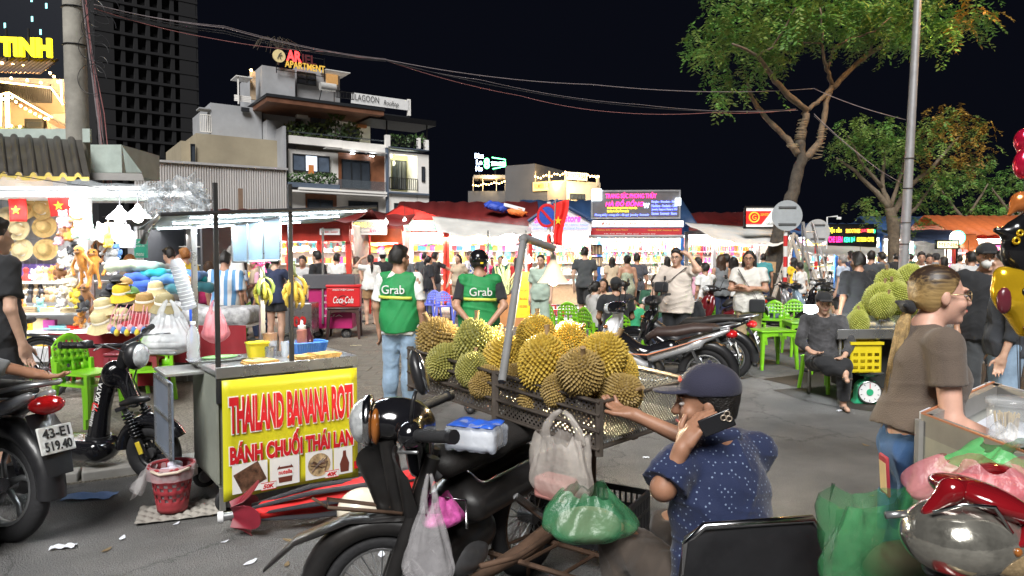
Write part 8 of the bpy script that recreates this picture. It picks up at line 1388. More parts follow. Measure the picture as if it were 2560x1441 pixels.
# ---------------------------------------------------------------- drinks box, pink trolley, steel cart behind
cb=thing('ice_box','red cola cooler box standing on the brown table','cooler box',G(862,846)+V((0,0,.62)),R(8),s=1.32);CR_=mat('cola red',(.62,.02,.025),.4,var=.06);q=MB();q.bx(-.24,.24,-.16,.16,0,.29);q.build('box',CR_,cb,bev=.015);q=MB();q.bx(-.25,.25,-.17,.17,.29,.33);q.build('lid',CR_,cb,bev=.01)
text('lettering','Coca-Cola',_M['white print'],cb,(0,-.166,.11),RB,w=.29,h=.1,shear=.35,bold=.01);text('lettering','PHÚC ĐIỆP LẠNH',_M['white print'],cb,(0,-.166,.255),RB,w=.3,h=.03,bold=.02);q=MB();q.torus((.0,-.162,.1),.07,.006,(0,1,0),20,4);q.build('ring_print',mat('dark cola print',(.06,.01,.015),.5),cb)
pk=thing('drinks_trolley','magenta and grey drinks trolley behind the banana bunch','trolley',(X(790,13.5),13.5,0),R(4));MAG=mat('magenta panel',(.42,.015,.13),.45,var=.1);q=MB();q.bx(-.15,.68,0,.6,.2,.98);q.build('cabinet',MAG,pk,bev=.01);q=MB();q.bx(-.25,.74,-.05,.62,.98,1.25);q.build('upper_case',mat('charcoal case',(.09,.09,.1),.5),pk,bev=.01);q=MB();q.cyl((.12,-.02,.3),(.14,-.02,2.15),.022,n=8);q.build('pole',STLD,pk);[text('lettering',s,_M['white print'],pk,(.3,-.008,z),RB,w=.4,h=.05)for s,z in(('SINH TỐ',.85),('NƯỚC ÉP',.72),('TRÀ ĐÁ',.59),('SỮA',.46))]
for x in(0,.55):wheel(pk,(x,.1,.1),.1,.03,4,STLD)
s9=thing('steel_trolley','white steel trolley numbered 09 behind the banana cart','trolley',(X(742,12.6),12.6,0));q=MB();q.bx(-.25,.25,0,.5,.2,.75);q.build('cabinet',STL,s9,bev=.01);text('lettering','09',mat('red number',(.7,.03,.03),.5,var=0),s9,(.04,-.01,.42),RB,w=.24,h=.2,bold=.04)
for x in(-.2,.2):wheel(s9,(x,.05,.09),.09,.025,4,STLD)
# ---------------------------------------------------------------- road signs, flag, ladder, camera post
RW=[mat('sign red paint',(.62,.03,.03),.5),mat('sign white paint',(.72,.72,.7),.5)]
def road_sign(label,x,d,ytop,ydisc,rpx,back=True,seg=None,rz=0):
 o=thing('road_sign',label,'road sign',(X(x,d),d,0),rz);zt_=Z(ytop,d);zd=Z(ydisc,d);r_=S(rpx,d);n=12
 for k in range(n):q=MB();q.cyl((0,0,zt_*k/n),(0,0,zt_*(k+1)/n),.045,n=10);q.build('pole_band',RW[k%2]if k<n-2 or not back else ALLOY,o,40)
 q=MB();q.cyl((0,-.06,zd),(0,-.075,zd),r_,n=32);q.build('disc',mat('sign back',(.45,.48,.5),.5,.3,var=.12,scale=4)if back else mat('sign blue',(.03,.08,.42),.45),o,40)
 if back:
  for dz in(-.55,.55):q=MB();q.box((0,-.09,zd+r_*dz),(r_*1.15,.02,.035));q.build('bracket',ALLOY,o)
 else:
  q=MB();q.torus((0,-.08,zd),r_*.88,r_*.12,(0,1,0),32,4,sq=.12);q.build('red_ring',mat('sign ring red',(.55,.02,.03),.45),o);q=MB();q.box((0,-.085,zd),(r_*1.7,.008,r_*.2),(0,R(45),0));q.build('red_bar',_M['sign ring red'],o)
 return o
road_sign('round grey sign back on a red and white pole before the tree',1963,15.5,512,540,38);road_sign('smaller round sign back with a rusty bar, farther right',2040,19,556,580,31);road_sign('blue no parking sign with red ring behind the red flag',1372,15,505,540,30,False,rz=R(-35))
ff=thing('flag','limp red flag with yellow star hanging beside the no parking sign','flag',P(1396,560,14.6),group='red star flags');q=MB();q.grid(lambda u,v:(-.1+.32*u*(1-.5*v)+.02*sin(v*7),.05*sin(u*9+v*3),.42-.85*v-.12*u*v+.1*u),8,14,.004);q.build('cloth',RF,ff,1);q=MB();q.prism(star(.09),.004);q.build('star',YF,ff,loc=(-.01,-.06,.06),rot=(0,0,.5));q=MB();q.cyl((-.16,.02,-1.5),(-.06,0,.5),.012,n=6);q.build('staff',PR,ff)
ld=thing('folding_ladder','grey folding ladder tied with yellow cord against the tree','ladder',(X(2075,17.5),17.5,0));ALM=mat('ladder aluminium',(.45,.46,.47),.4,.6)
for s_ in(-1,1):q=MB();q.loft([(s_*.3,0,0),(s_*.12-.35,.5,2.5)],[(.03,.015)]*2,6,ex=4);q.build('stile',ALM,ld);q=MB();q.loft([(s_*.34+.05,.9,0),(s_*.12-.35,.55,2.5)],[(.03,.015)]*2,6,ex=4);q.build('stile',ALM,ld)
for k in range(8):u=(k+.6)/8.5;q=MB();q.cyl((-.3+.0*u-.17*u,.5*u,2.5*u),(.3-.53*u,.5*u,2.5*u),.014,n=6);q.build('rung',ALM if k%2 else mat('yellow cord',(.6,.5,.12),.7),ld)
cm=thing('camera_post','white camera post with a small camera above the neon board','post',(X(2066,27),27,0));q=MB();q.tube([(0,0,0),(0,0,Z(543,27)),(.4,0,Z(541,27))],.03,6);q.build('post',WHT,cm);q=MB();q.box((.45,0,Z(546,27)),(.16,.1,.1));q.build('camera',WHT,cm,bev=.02)
sb_=thing('cardboard','brown cardboard tied to the tree trunk','cardboard',P(1922,668,19.4));q=MB();q.box((0,0,0),(.38,.02,.3),(0,.05,0));q.build('sheet',mat('cardboard',(.42,.28,.15),.9),sb_)
# price sheet, sugar cane, hanging bulbs between the stalls
o,w,h=board('yellow price sheet with red print behind the lamp pole',(1290,680),(1325,795),14.2,mat('yellow sheet',(.8,.62,.03),.5));tx(o,'TRÁI CÂY',RP,0,h*.1,w*.7,.05);tx(o,'180.000',RP,0,-h*.08,w*.6,.05);tx(o,'150.000',RP,0,-h*.25,w*.6,.05);tx(o,'MENU 25K 30K',BLKPRT,0,h*.35,w*.7,.05)
sgc=thing('sugar_cane','bundle of pale green sugar cane stalks on the drinks stall','sugar cane',(X(1265,16),16,.75));cane=mat('cane green',(.42,.45,.2),.6)
for i in range(16):q=MB();a=random.uniform(-.35,.35);q.cyl((random.uniform(-.12,.12),random.uniform(-.1,.1),0),(a,random.uniform(-.1,.1),.55+.15*random.random()),.02,n=6);q.build('stalk',cane,sgc,40)
dst=thing('drinks_stand','small glass fronted drinks stand beside the lamp pole','stand',(X(1262,16),16.2,0));q=MB();q.bx(-.4,.5,-.25,.35,.0,.74);q.build('cabinet',mat('orange brown panel',(.5,.22,.08),.6),dst,bev=.01);[q.build('post',STL,dst)for q in(MB().bx(.46,.5,-.24,-.2,.74,2.2),MB().bx(-.4,-.36,-.24,-.2,.74,2.2))]
for i,(x,y,d)in enumerate(((1322,650,13.5),(1262,655,15.5),(1035,566,20.6),(1012,552,20.7),(965,556,19),(2150,645,22),(2205,640,24),(2290,648,24),(2420,650,18))):
 o=thing('hanging_bulb','bare glowing bulb hanging %s'%('behind the conical lamp','over the sugar cane','under the mint strip','beside the red gable','beside the yellow lettered sign','before the juice stall','under the lamp post','over the far crowd','behind the woman in brown')[i],'lamp',P(x,y,d),group='hanging bulbs');q=MB();q.ell((0,0,0),(.055,.055,.07),12,8);q.build('glass',BULB,o,1);q=MB();q.cyl((0,0,.06),(0,0,.12),.022,n=8);q.build('socket',WHT,o);q=MB();q.cyl((0,0,.12),(0,0,.5),.006,n=5);q.build('cord',WIRE,o);light('bulb_light','POINT',(0,-.02,-.12),9,(1,.97,.9),o,.06)
 # sunglasses cases on the blue post
for i,(y,lb)in enumerate(((625,'upper black rack of bead strings on the blue post'),(655,'lower black rack of bead strings on the blue post'))):
 o=thing('bead_rack',lb,'rack',P(1492,y,22.2),R(-15));q=MB();q.box((0,0,0),(.36,.03,.32));q.build('board',BLKP,o)
 for k in range(7):q=MB();q.cyl((-.14+.047*k,-.03,.12),(-.14+.047*k,-.03,-.13),.012,n=5);q.build('string',GM[9]if k%2 else GM[12],o)
 # drinks on the green table
tb0=G(1640,800);ztab=.58
for i,(dx,dy,c,lb)in enumerate(((.02,-.1,11,'amber'),(.12,-.05,7,'orange'),(-.15,-.08,4,'pale'),(.2,.08,9,'straw coloured'),(-.05,.1,4,'milky'))):bottle('drink_cup','clear cup of %s drink on the green table'%lb,tb0+V((dx,dy,ztab)),[(0,0),(.033,0),(.045,.12),(.042,.12),(.03,.005)],GM[c],cat='cup')
o=thing('coconut','green coconut with a straw on the drinks table','coconut',tb0+V((-.22,-.02,ztab+.07)));q=MB();q.ell((0,0,0),(.075,.075,.08),12,8);q.build('shell',mat('coconut green',(.12,.13,.05),.7,var=.4,scale=10),o,1);q=MB();q.cyl((0,0,.05),(.05,-.02,.17),.004,n=5);q.build('straw',WHT,o)
# ---------------------------------------------------------------- foil balloons at the right edge
FOILY=mat('foil yellow',(.8,.5,.02),.18,.6,var=.1,coat=.4);FOILB=mat('foil black',(.012,.012,.014),.2,.4,coat=.5);FOILR=mat('foil red',(.55,.01,.05),.18,.5,coat=.5);FOILO=mat('foil orange',(.65,.2,.05),.2,.5,coat=.4)
bd=3.1
gf=thing('balloon','yellow foil animal balloon with a big black eye','balloon',P(2545,745,bd),group='foil balloons');blob('body',[('ell',(-.02,0,.03),(.1,.05,.1)),('cap',(-.02,0,-.02),(.03,0,-.14),.06,.035),('ell',(-.07,0,.1),(.04,.03,.04))],FOILY,gf,.01,.03);q=MB();q.ell((.0,-.05,.02),(.026,.012,.03),12,8);q.build('eye',FOILB,gf,1);q=MB();q.ell((.008,-.06,.03),(.009,.006,.01),8,6);q.build('eye_glint',WHT,gf,1);q=MB();q.ell((-.085,-.035,-.01),(.035,.02,.06),10,7);q.build('brown_patch',mat('foil maroon',(.12,.02,.03),.25),gf,1);q=MB();q.ell((.03,-.035,-.13),(.03,.012,.018),10,6);q.build('muzzle_mark',_M['foil maroon'],gf,1);q=MB();q.tube([(0,0,-.18),(.02,0,-.5),(.05,0,-.9)],.002,4);q.build('string',WIRE,gf)
bb=thing('balloon','black foil balloon with a yellow mark above the yellow one','balloon',P(2550,625,bd+.1),group='foil balloons');blob('body',[('ell',(0,0,0),(.085,.05,.12)),('cap',(-.03,0,.07),(-.11,0,.09),.035,.015),('cap',(-.02,0,.1),(.03,0,.16),.04,.02)],FOILB,bb,.01,.03);q=MB();q.torus((-.05,-.045,.04),.014,.006,(0,1,0),12,5);q.torus((-.035,-.047,.075),.012,.006,(0,1,0),12,5);q.build('mark',FOILY,bb,1);q=MB();q.tube([(0,0,-.1),(.02,0,-.7)],.002,4);q.build('string',WIRE,bb)
br_=thing('balloon','red foil balloon high at the right edge','balloon',P(2562,385,bd+.2),group='foil balloons');blob('body',[('ell',(0,0,.06),(.05,.04,.06)),('ell',(0,0,-.05),(.05,.04,.07))],FOILR,br_,.01,.02);q=MB();q.tube([(0,0,-.11),(.02,0,-.9)],.002,4);q.build('string',WIRE,br_)
bo=thing('balloon','orange brown foil balloon tail below the red one','balloon',P(2555,505,bd+.2),group='foil balloons');blob('body',[('ell',(0,0,0),(.055,.035,.05)),('cap',(-.03,0,-.02),(-.06,0,-.06),.02,.01)],FOILO,bo,.01,.02);q=MB();q.tube([(0,0,-.04),(.02,0,-.9)],.002,4);q.build('string',WIRE,bo)
# ---------------------------------------------------------------- people, placed by photo column and distance
def pp(label,px,d,face_deg,**k):
 """face_deg: 0 looks away from the camera, 180 towards it, 90 to picture left, -90 to picture right"""
 return person(label,(X(px,d),d,0),R(face_deg),**k)
GRAB=mat('vest green',(.012,.22,.06),.7,var=.12,scale=5,bump=.15,bscale=180);REFL=mat('reflective lime',(.6,.7,.1),.5);GREYC=cloth('grey',(.16,.17,.18));DGREY=cloth('dark grey',(.05,.055,.06));BEIGEC=cloth('beige',(.5,.4,.28));LGREY=cloth('light grey',(.5,.5,.5));YELC=cloth('yellow',(.75,.5,.02));PINKC=cloth('pink',(.65,.35,.45));MAGC=cloth('magenta',(.45,.02,.12));GREENC=cloth('dark green',(.02,.09,.05));PJ=cloth('sage pyjama',(.38,.48,.4));BRSH=cloth('brown shorts',(.32,.19,.09));LBLUE=cloth('light blue',(.4,.48,.6));TAUPE=cloth('taupe knit',(.115,.085,.065),bump=.4);OLIVE=cloth('olive print',(.3,.33,.24),var=.6)
def stripes(name,c0,c1,sc_):
 m=cloth(name,c0,var=.05);n,l,b=nodes(m);tc=[q for q in n if q.type=='TEX_COORD'][0];w=n.new('ShaderNodeTexWave');w.inputs['Scale'].default_value=sc_;w.inputs['Distortion'].default_value=.3;l.new(tc.outputs['Object'],w.inputs[0]);r=n.new('ShaderNodeValToRGB');r.color_ramp.interpolation='CONSTANT';r.color_ramp.elements[0].color=(*c0,1);r.color_ramp.elements[1].position=.5;r.color_ramp.elements[1].color=(*c1,1);l.new(w.outputs['Color'],r.inputs[0]);l.new(r.outputs[0],b.inputs['Base Color']);return m
def dots(name,c0,c1,sc_,thr):
 m=cloth(name,c0,var=.08);n,l,b=nodes(m);tc=[q for q in n if q.type=='TEX_COORD'][0];mp=n.new('ShaderNodeMapping');mp.inputs['Rotation'].default_value=(.5,.6,.4);l.new(tc.outputs['Object'],mp.inputs[0]);v=n.new('ShaderNodeTexVoronoi');v.inputs['Scale'].default_value=sc_;v.inputs['Randomness'].default_value=.25;l.new(mp.outputs[0],v.inputs['Vector']);g=n.new('ShaderNodeMath');g.operation='LESS_THAN';g.inputs[1].default_value=thr;l.new(v.outputs['Distance'],g.inputs[0]);mx=n.new('ShaderNodeMix');mx.data_type='RGBA';l.new(g.outputs[0],mx.inputs[0]);l.new(b.inputs['Base Color'].links[0].from_socket,mx.inputs[6]);mx.inputs[7].default_value=(*c1,1);l.new(mx.outputs[2],b.inputs['Base Color']);return m
STR=stripes('blue stripe',(.7,.72,.72),(.12,.3,.55),3.2);FLOR=dots('blue floral',(.75,.76,.78),(.05,.15,.6),9,.3);DOTN=dots('dotted navy',(.007,.015,.058),(.16,.21,.32),60,.2);CAMO=dots('palm print',(.1,.16,.1),(.3,.4,.3),14,.35)
# --- two riders in green vests
def grab(label,px,d,face,hair='short',helmet=False,under=WHITEC,legs=JEANS,pose='stand',h=1.66,hy=0,J=None):
 o,j,H,Rh=pp(label,px,d,face,h=h,pose=pose,vox=.009,fine=True,top=under,sleeve=.78,legs=legs,hair=hair,hy=hy,loose=.012,hem=.84,J=J,face=True)
 W=1;L=.05
 t=[('ell',tuple(j['ch']),(.155+L,.108+L,.185),{'k':.06}),('ell',tuple(j['wa']),(.148+L,.112+L,.18),{'k':.08}),('ell',tuple(j['pe']),(.2,.165,.17),{'k':.07}),('cap',tuple(j['pe']),(0,0,.8),.205,.21,{'k':.05,'s':(1,.8,1)}),('cap',(-.15,-.012,1.4),(.15,-.012,1.4),.074,.074,{'k':.035}),('pl',(0,0,.865),(0,0,-1)),('cap',(0,.03,1.47),(0,.05,1.7),.068,.09,{'sub':1})]
 for x in(-1,1):t.append(('ell',(x*.262,0,1.33),(.075,.16,.13),{'sub':1}))
 blob('vest',t,GRAB,o,.009,.04,wr(.013,20,int(px),(1,1,.6)))
 yb=-.165
 text('lettering','Grab',WHITEC,o,(0,yb-.006,1.29),(pi/2,0,0),w=.235,h=.085,ext=.006,bold=.0)
 q=MB();q.grid(lambda u,v:((u-.5)*.34*1.02,-.158-.008+.05*abs(u*2-1)**2.2,1.2-.035*u*.3+.03*v),12,1,-.012);q.build('reflective_band',REFL,o,1)
 return o,j,H,Rh
o,j,H,Rh=grab('man in green rider vest over a white tee, hair uncovered, back to the camera',998,6.8,-12,hy=R(-32));glasses(o,H,IRIS)
o,j,H,Rh=grab('man in green rider vest and black helmet with hands clasped behind his back',1198,7.0,8,hair='short',helmet=True,under=BLACKC,legs=cloth('dark trousers',(.03,.035,.05)),pose='behind',h=1.62,hy=R(-10))
Rl=[list(r)for r in Rh];blob('helmet',[('ell',H(0,-.015,.045),(.105,.125,.1),{'R':Rl}),('pl',H(0,0,-.015),tuple((Rh@V((0,-.25,-1))).normalized())),('ell',H(0,.1,.03),(.08,.06,.012),{'R':Rl,'k':.01})],GLOSSB,o,.009,.005);q=MB();q.box(H(.04,-.135,.0),(.03,.006,.018));q.build('helmet_sticker',YF,o)
for x in(-1,1):band('chin_strap',o,[H(x*.085,-.02,0),H(x*.075,.03,-.06),H(x*.03,.06,-.115)],BLKP,.006,.002)
# --- seated man on the phone (foreground); forward is picture left and a little away
JM=dict(eL=(-.25,.03,.82),wL=(-.2,.0,.95),fL=(-.12,-.02,1.07),eR=(.22,.33,.82),wR=(.06,.57,.92),fR=(.02,.70,.94))
MLOC,MYAW=(.72,2.32,0),R(28)
o,j,H,Rh=person('man in dotted navy shirt and cap sitting on a black chair, phone at his ear',MLOC,MYAW,h=1.68,sit=True,vox=.007,fine=True,w=1.08,skin='dark',top=DOTN,sleeve=.92,hem=.5,fold=.007,loose=.03,legs=cloth('dark khaki',(.06,.045,.035)),hair='flat',lean=R(10),J=JM,face=True,hp=R(2),hy=R(52),topname='shirt',seat=.35)
CAPN=cloth('cap navy',(.022,.022,.045));cap_hat(o,H,Rh,CAPN,.006,low=.035);q=MB();q.ell(H(0,-.02,.143),.01,8,5);q.build('cap_button',CAPN,o,1)
for a in(.6,2.2,3.6):q=MB();q.torus(H(.083*sin(a)*.7,-.02+.1*cos(a)*.7,.112),.005,.002,(sin(a),cos(a),1),10,4);q.build('eyelet',WHITEC,o)
text('lettering','FREEDOM',mat('badge red',(.6,.1,.06),.7,var=0),o,H(0,.083,.085),(Rh.to_4x4()@Euler((R(62),0,pi)).to_matrix().to_4x4()).to_euler(),w=.05,h=.014,ext=.004)
blob('collar',[('cap',tuple(j['nb']+V((-.05,-.03,.035))),tuple(j['nb']+V((.05,-.03,.035))),.028,.028),('cap',tuple(j['nb']+V((-.055,-.02,.03))),tuple(j['nb']+V((-.04,.07,-.01))),.022,.016),('cap',tuple(j['nb']+V((.055,-.02,.03))),tuple(j['nb']+V((.04,.07,-.01))),.022,.016)],DOTN,o,.007,.02)
seatman,sj,sH=o,j,H
ph=thing('phone','dark smartphone with pale camera rings held to his ear','phone',(0,0,0));
pc=P(1792,1058,2.2);q=MB();q.box((0,0,0),(.108,.009,.06));ph.location=pc;ph.rotation_euler=(R(6),R(-24),R(-6));q.build('body',mat('phone black',(.015,.015,.018),.25,coat=.3),ph,bev=.004,seg=3)
for x,z in((.04,.018),(.04,.0),(.025,.01)):q=MB();q.torus((x,-.006,z),.0085,.0022,(0,1,0),16,5);q.build('camera_ring',mat('ring gold',(.6,.5,.4),.3,.6),ph,1);q=MB();q.cyl((x,-.004,z),(x,-.0065,z),.0075,n=12);q.build('camera_lens',IRIS,ph)
bc_=thing('chair','black padded chair under the man with the phone','chair',(.66,2.33,0),R(10));q=MB();q.loft([(0,-.27,.36),(0,-.29,.6),(0,-.31,.74),(0,-.315,.78)],[(.22,.025),(.23,.03),(.22,.028),(.17,.015)],16,ex=5,up=(0,1,0));q.build('backrest',BLKP,bc_,40);q=MB();q.box((0,0,.35),(.42,.46,.06));q.build('seat',SEATM,bc_,bev=.02);q=MB();q.tube([(-.21,-.28,.4),(-.215,-.31,.73),(-.17,-.33,.785),(.17,-.33,.785),(.215,-.31,.73),(.21,-.28,.4)],.012,8);q.build('back_frame',CHROME,bc_,1)
for sx in(-1,1):
 for sy in(-1,1):q=MB();q.cyl((sx*.19,sy*.2,.33),(sx*.2,sy*.23,0),.013,n=8);q.build('leg',CHROME,bc_)
 # --- fair haired woman in the foreground, walking to picture right
JW=dict(eR=(.22,.04,1.1),wR=(.2,.32,.98),fR=(.18,.48,.92),eL=(-.24,.02,1.1),wL=(-.2,.3,.97),fL=(-.16,.46,.93))
TWO=mat('two tone hair',(.05,.028,.016),.42,var=.2);n,l,b=nodes(TWO);tc=[q for q in n if q.type=='TEX_COORD'][0];mp=n.new('ShaderNodeMapping');mp.inputs['Scale'].default_value=(90,7,90);l.new(tc.outputs['Object'],mp.inputs[0]);nz=n.new('ShaderNodeTexNoise');nz.inputs['Scale'].default_value=1;nz.inputs['Detail'].default_value=3;l.new(mp.outputs[0],nz.inputs['Vector']);sx=n.new('ShaderNodeSeparateXYZ');l.new(tc.outputs['Object'],sx.inputs[0]);mr=n.new('ShaderNodeMapRange');mr.inputs[1].default_value=1.68;mr.inputs[2].default_value=1.57;mr.inputs[3].default_value=-.25;mr.inputs[4].default_value=.45;l.new(sx.outputs[2],mr.inputs[0]);ad=n.new('ShaderNodeMath');l.new(mr.outputs[0],ad.inputs[0]);l.new(nz.outputs[0],ad.inputs[1]);cr_=n.new('ShaderNodeMapRange');cr_.inputs[1].default_value=.35;cr_.inputs[2].default_value=.85;l.new(ad.outputs[0],cr_.inputs[0]);mx=n.new('ShaderNodeMix');mx.data_type='RGBA';l.new(cr_.outputs[0],mx.inputs[0]);mx.inputs[6].default_value=(.035,.02,.013,1);mx.inputs[7].default_value=(.38,.25,.1,1);l.new(mx.outputs[2],b.inputs['Base Color']);bp=n.new('ShaderNodeBump');bp.inputs['Strength'].default_value=.5;bp.inputs['Distance'].default_value=.004;l.new(nz.outputs[0],bp.inputs['Height']);l.new(bp.outputs[0],b.inputs['Normal'])
wx=X(2300,2.62);o,j,H,Rh=person('woman with fair ponytail and glasses in a taupe tee and jeans, facing right',(wx,2.62,0),R(-98),h=1.52,fem=True,w=1.06,skin='fair',hair='flat',hc='brown',hairm=TWO,fold=.004,jtop=.17,top=TAUPE,sleeve=.55,hem=1.04,loose=.02,legs=DENIM,vox=.007,fine=True,J=JW,face=True,hy=R(-4),hp=R(2),belly=.015,lean=R(6))
HB_=HAIRM['blond'];tie=V(H(0,-.122,-.05));q=MB()
for i in range(280):a=random.uniform(0,6.3);r_=.024*sqrt(random.random());ln=random.uniform(.34,.54);q.loft([tie+V((r_*.4*cos(a),r_*.4*sin(a),.0)),tie+V((r_*1.3*cos(a),-.02+r_*sin(a),-.07)),tie+V((r_*1.5*cos(a),-.045+r_*1.2*sin(a),-ln*.6)),tie+V((r_*1.9*cos(a)+random.gauss(0,.01),-.055+r_*1.5*sin(a),-ln))],[.0022,.0028,.0022,.0006],4)
q.build('ponytail',HB_,o,1);blob('hair_tie',[('ell',tuple(tie),(.035,.03,.03)),('cap',tuple(tie),tuple(tie+V((.04,-.03,.01))),.018,.01),('cap',tuple(tie),tuple(tie+V((-.04,-.03,.02))),.018,.01)],BLACKC,o,.007);glasses(o,H,mat('gold wire',(.6,.45,.25),.3,.8))
q=MB();q.torus((0,0,1.065),.142,.018,(0,0,1),24,6,sq=1.1);b_=q.build('belt',BLACKC,o,1);b_.scale=(1.12,.88,1)
ph2=thing('phone','red cased phone sticking out of the back pocket of the jeans','phone',(MX.Translation((wx,2.62,0))@MX.Rotation(R(-98),4,'Z')@V((.09,-.14,.755))),rot=(R(4),0,R(-98)));q=MB();q.box((0,0,0),(.075,.012,.15));q.build('case',mat('red case',(.4,.04,.06),.5),ph2,bev=.006);q=MB();q.box((0,-.0065,-.005),(.06,.002,.11));q.build('back_print',mat('cream print',(.75,.6,.35),.5),ph2)
q=MB();q.grid(lambda u,v:(.03+.1*u,-.148-.004*sin(pi*u)*1.5-.012*sin(pi*u),.77-.14*v+(.02*abs(u-.5)*2-.02)*(v>.9)),6,6,-.006);q.build('back_pocket',cloth('pocket denim',(.03,.09,.24)),o,40)
# --- hand of the man wheeling the left motorbike, most of him outside the picture
person('man in grey mostly outside the frame, hand on the tail of the left motorbike',(X(-150,3.5),3.5,0),R(-60),h=1.7,vox=.011,fine=True,skin='dark',top=GREYC,sleeve=1.6,J=dict(eR=(.26,.16,1.06),wR=(.24,.38,.98),fR=(.22,.54,.93)))
# --- man at the left edge
o,j,H,Rh=pp('man in black printed tee and shorts standing at the left edge',-18,5.1,-25,h=1.83,vox=.011,fine=True,skin='pale',top=BLACKC,sleeve=.75,legs=BLACKC,leg_len='knee',loose=.03,hem=.8);text('lettering','VIBE',WHITEC,o,(0,-.165,1.2),(pi/2,0,0),w=.24,h=.09,ext=.006);text('lettering','UNION',WHITEC,o,(.02,-.16,1.34),(pi/2,0,0),w=.2,h=.035,ext=.006)
# --- seated youth in cap by the trolley
o,j,H,Rh=person('youth in black cap and dark jacket sitting cross legged by the fruit trolley',(X(2062,7.5),7.5,0),R(168),h=1.62,sit=True,vox=.011,fine=True,skin='pale',top=cloth('mottled jacket',(.05,.05,.055),var=.9),sleeve=1.7,legs=BLACKC,shoe=SANDAL,hair='flat',J=dict(kR=(.1,.4,.52),aR=(-.12,.5,.42),eL=(-.26,.1,.68),wL=(-.14,.32,.56),fL=(-.08,.42,.54),eR=(.26,.08,.7),wR=(.2,.34,.62),fR=(.12,.46,.6)),face=True,hp=R(-3));cap_hat(o,H,Rh,BLACKC,.009)
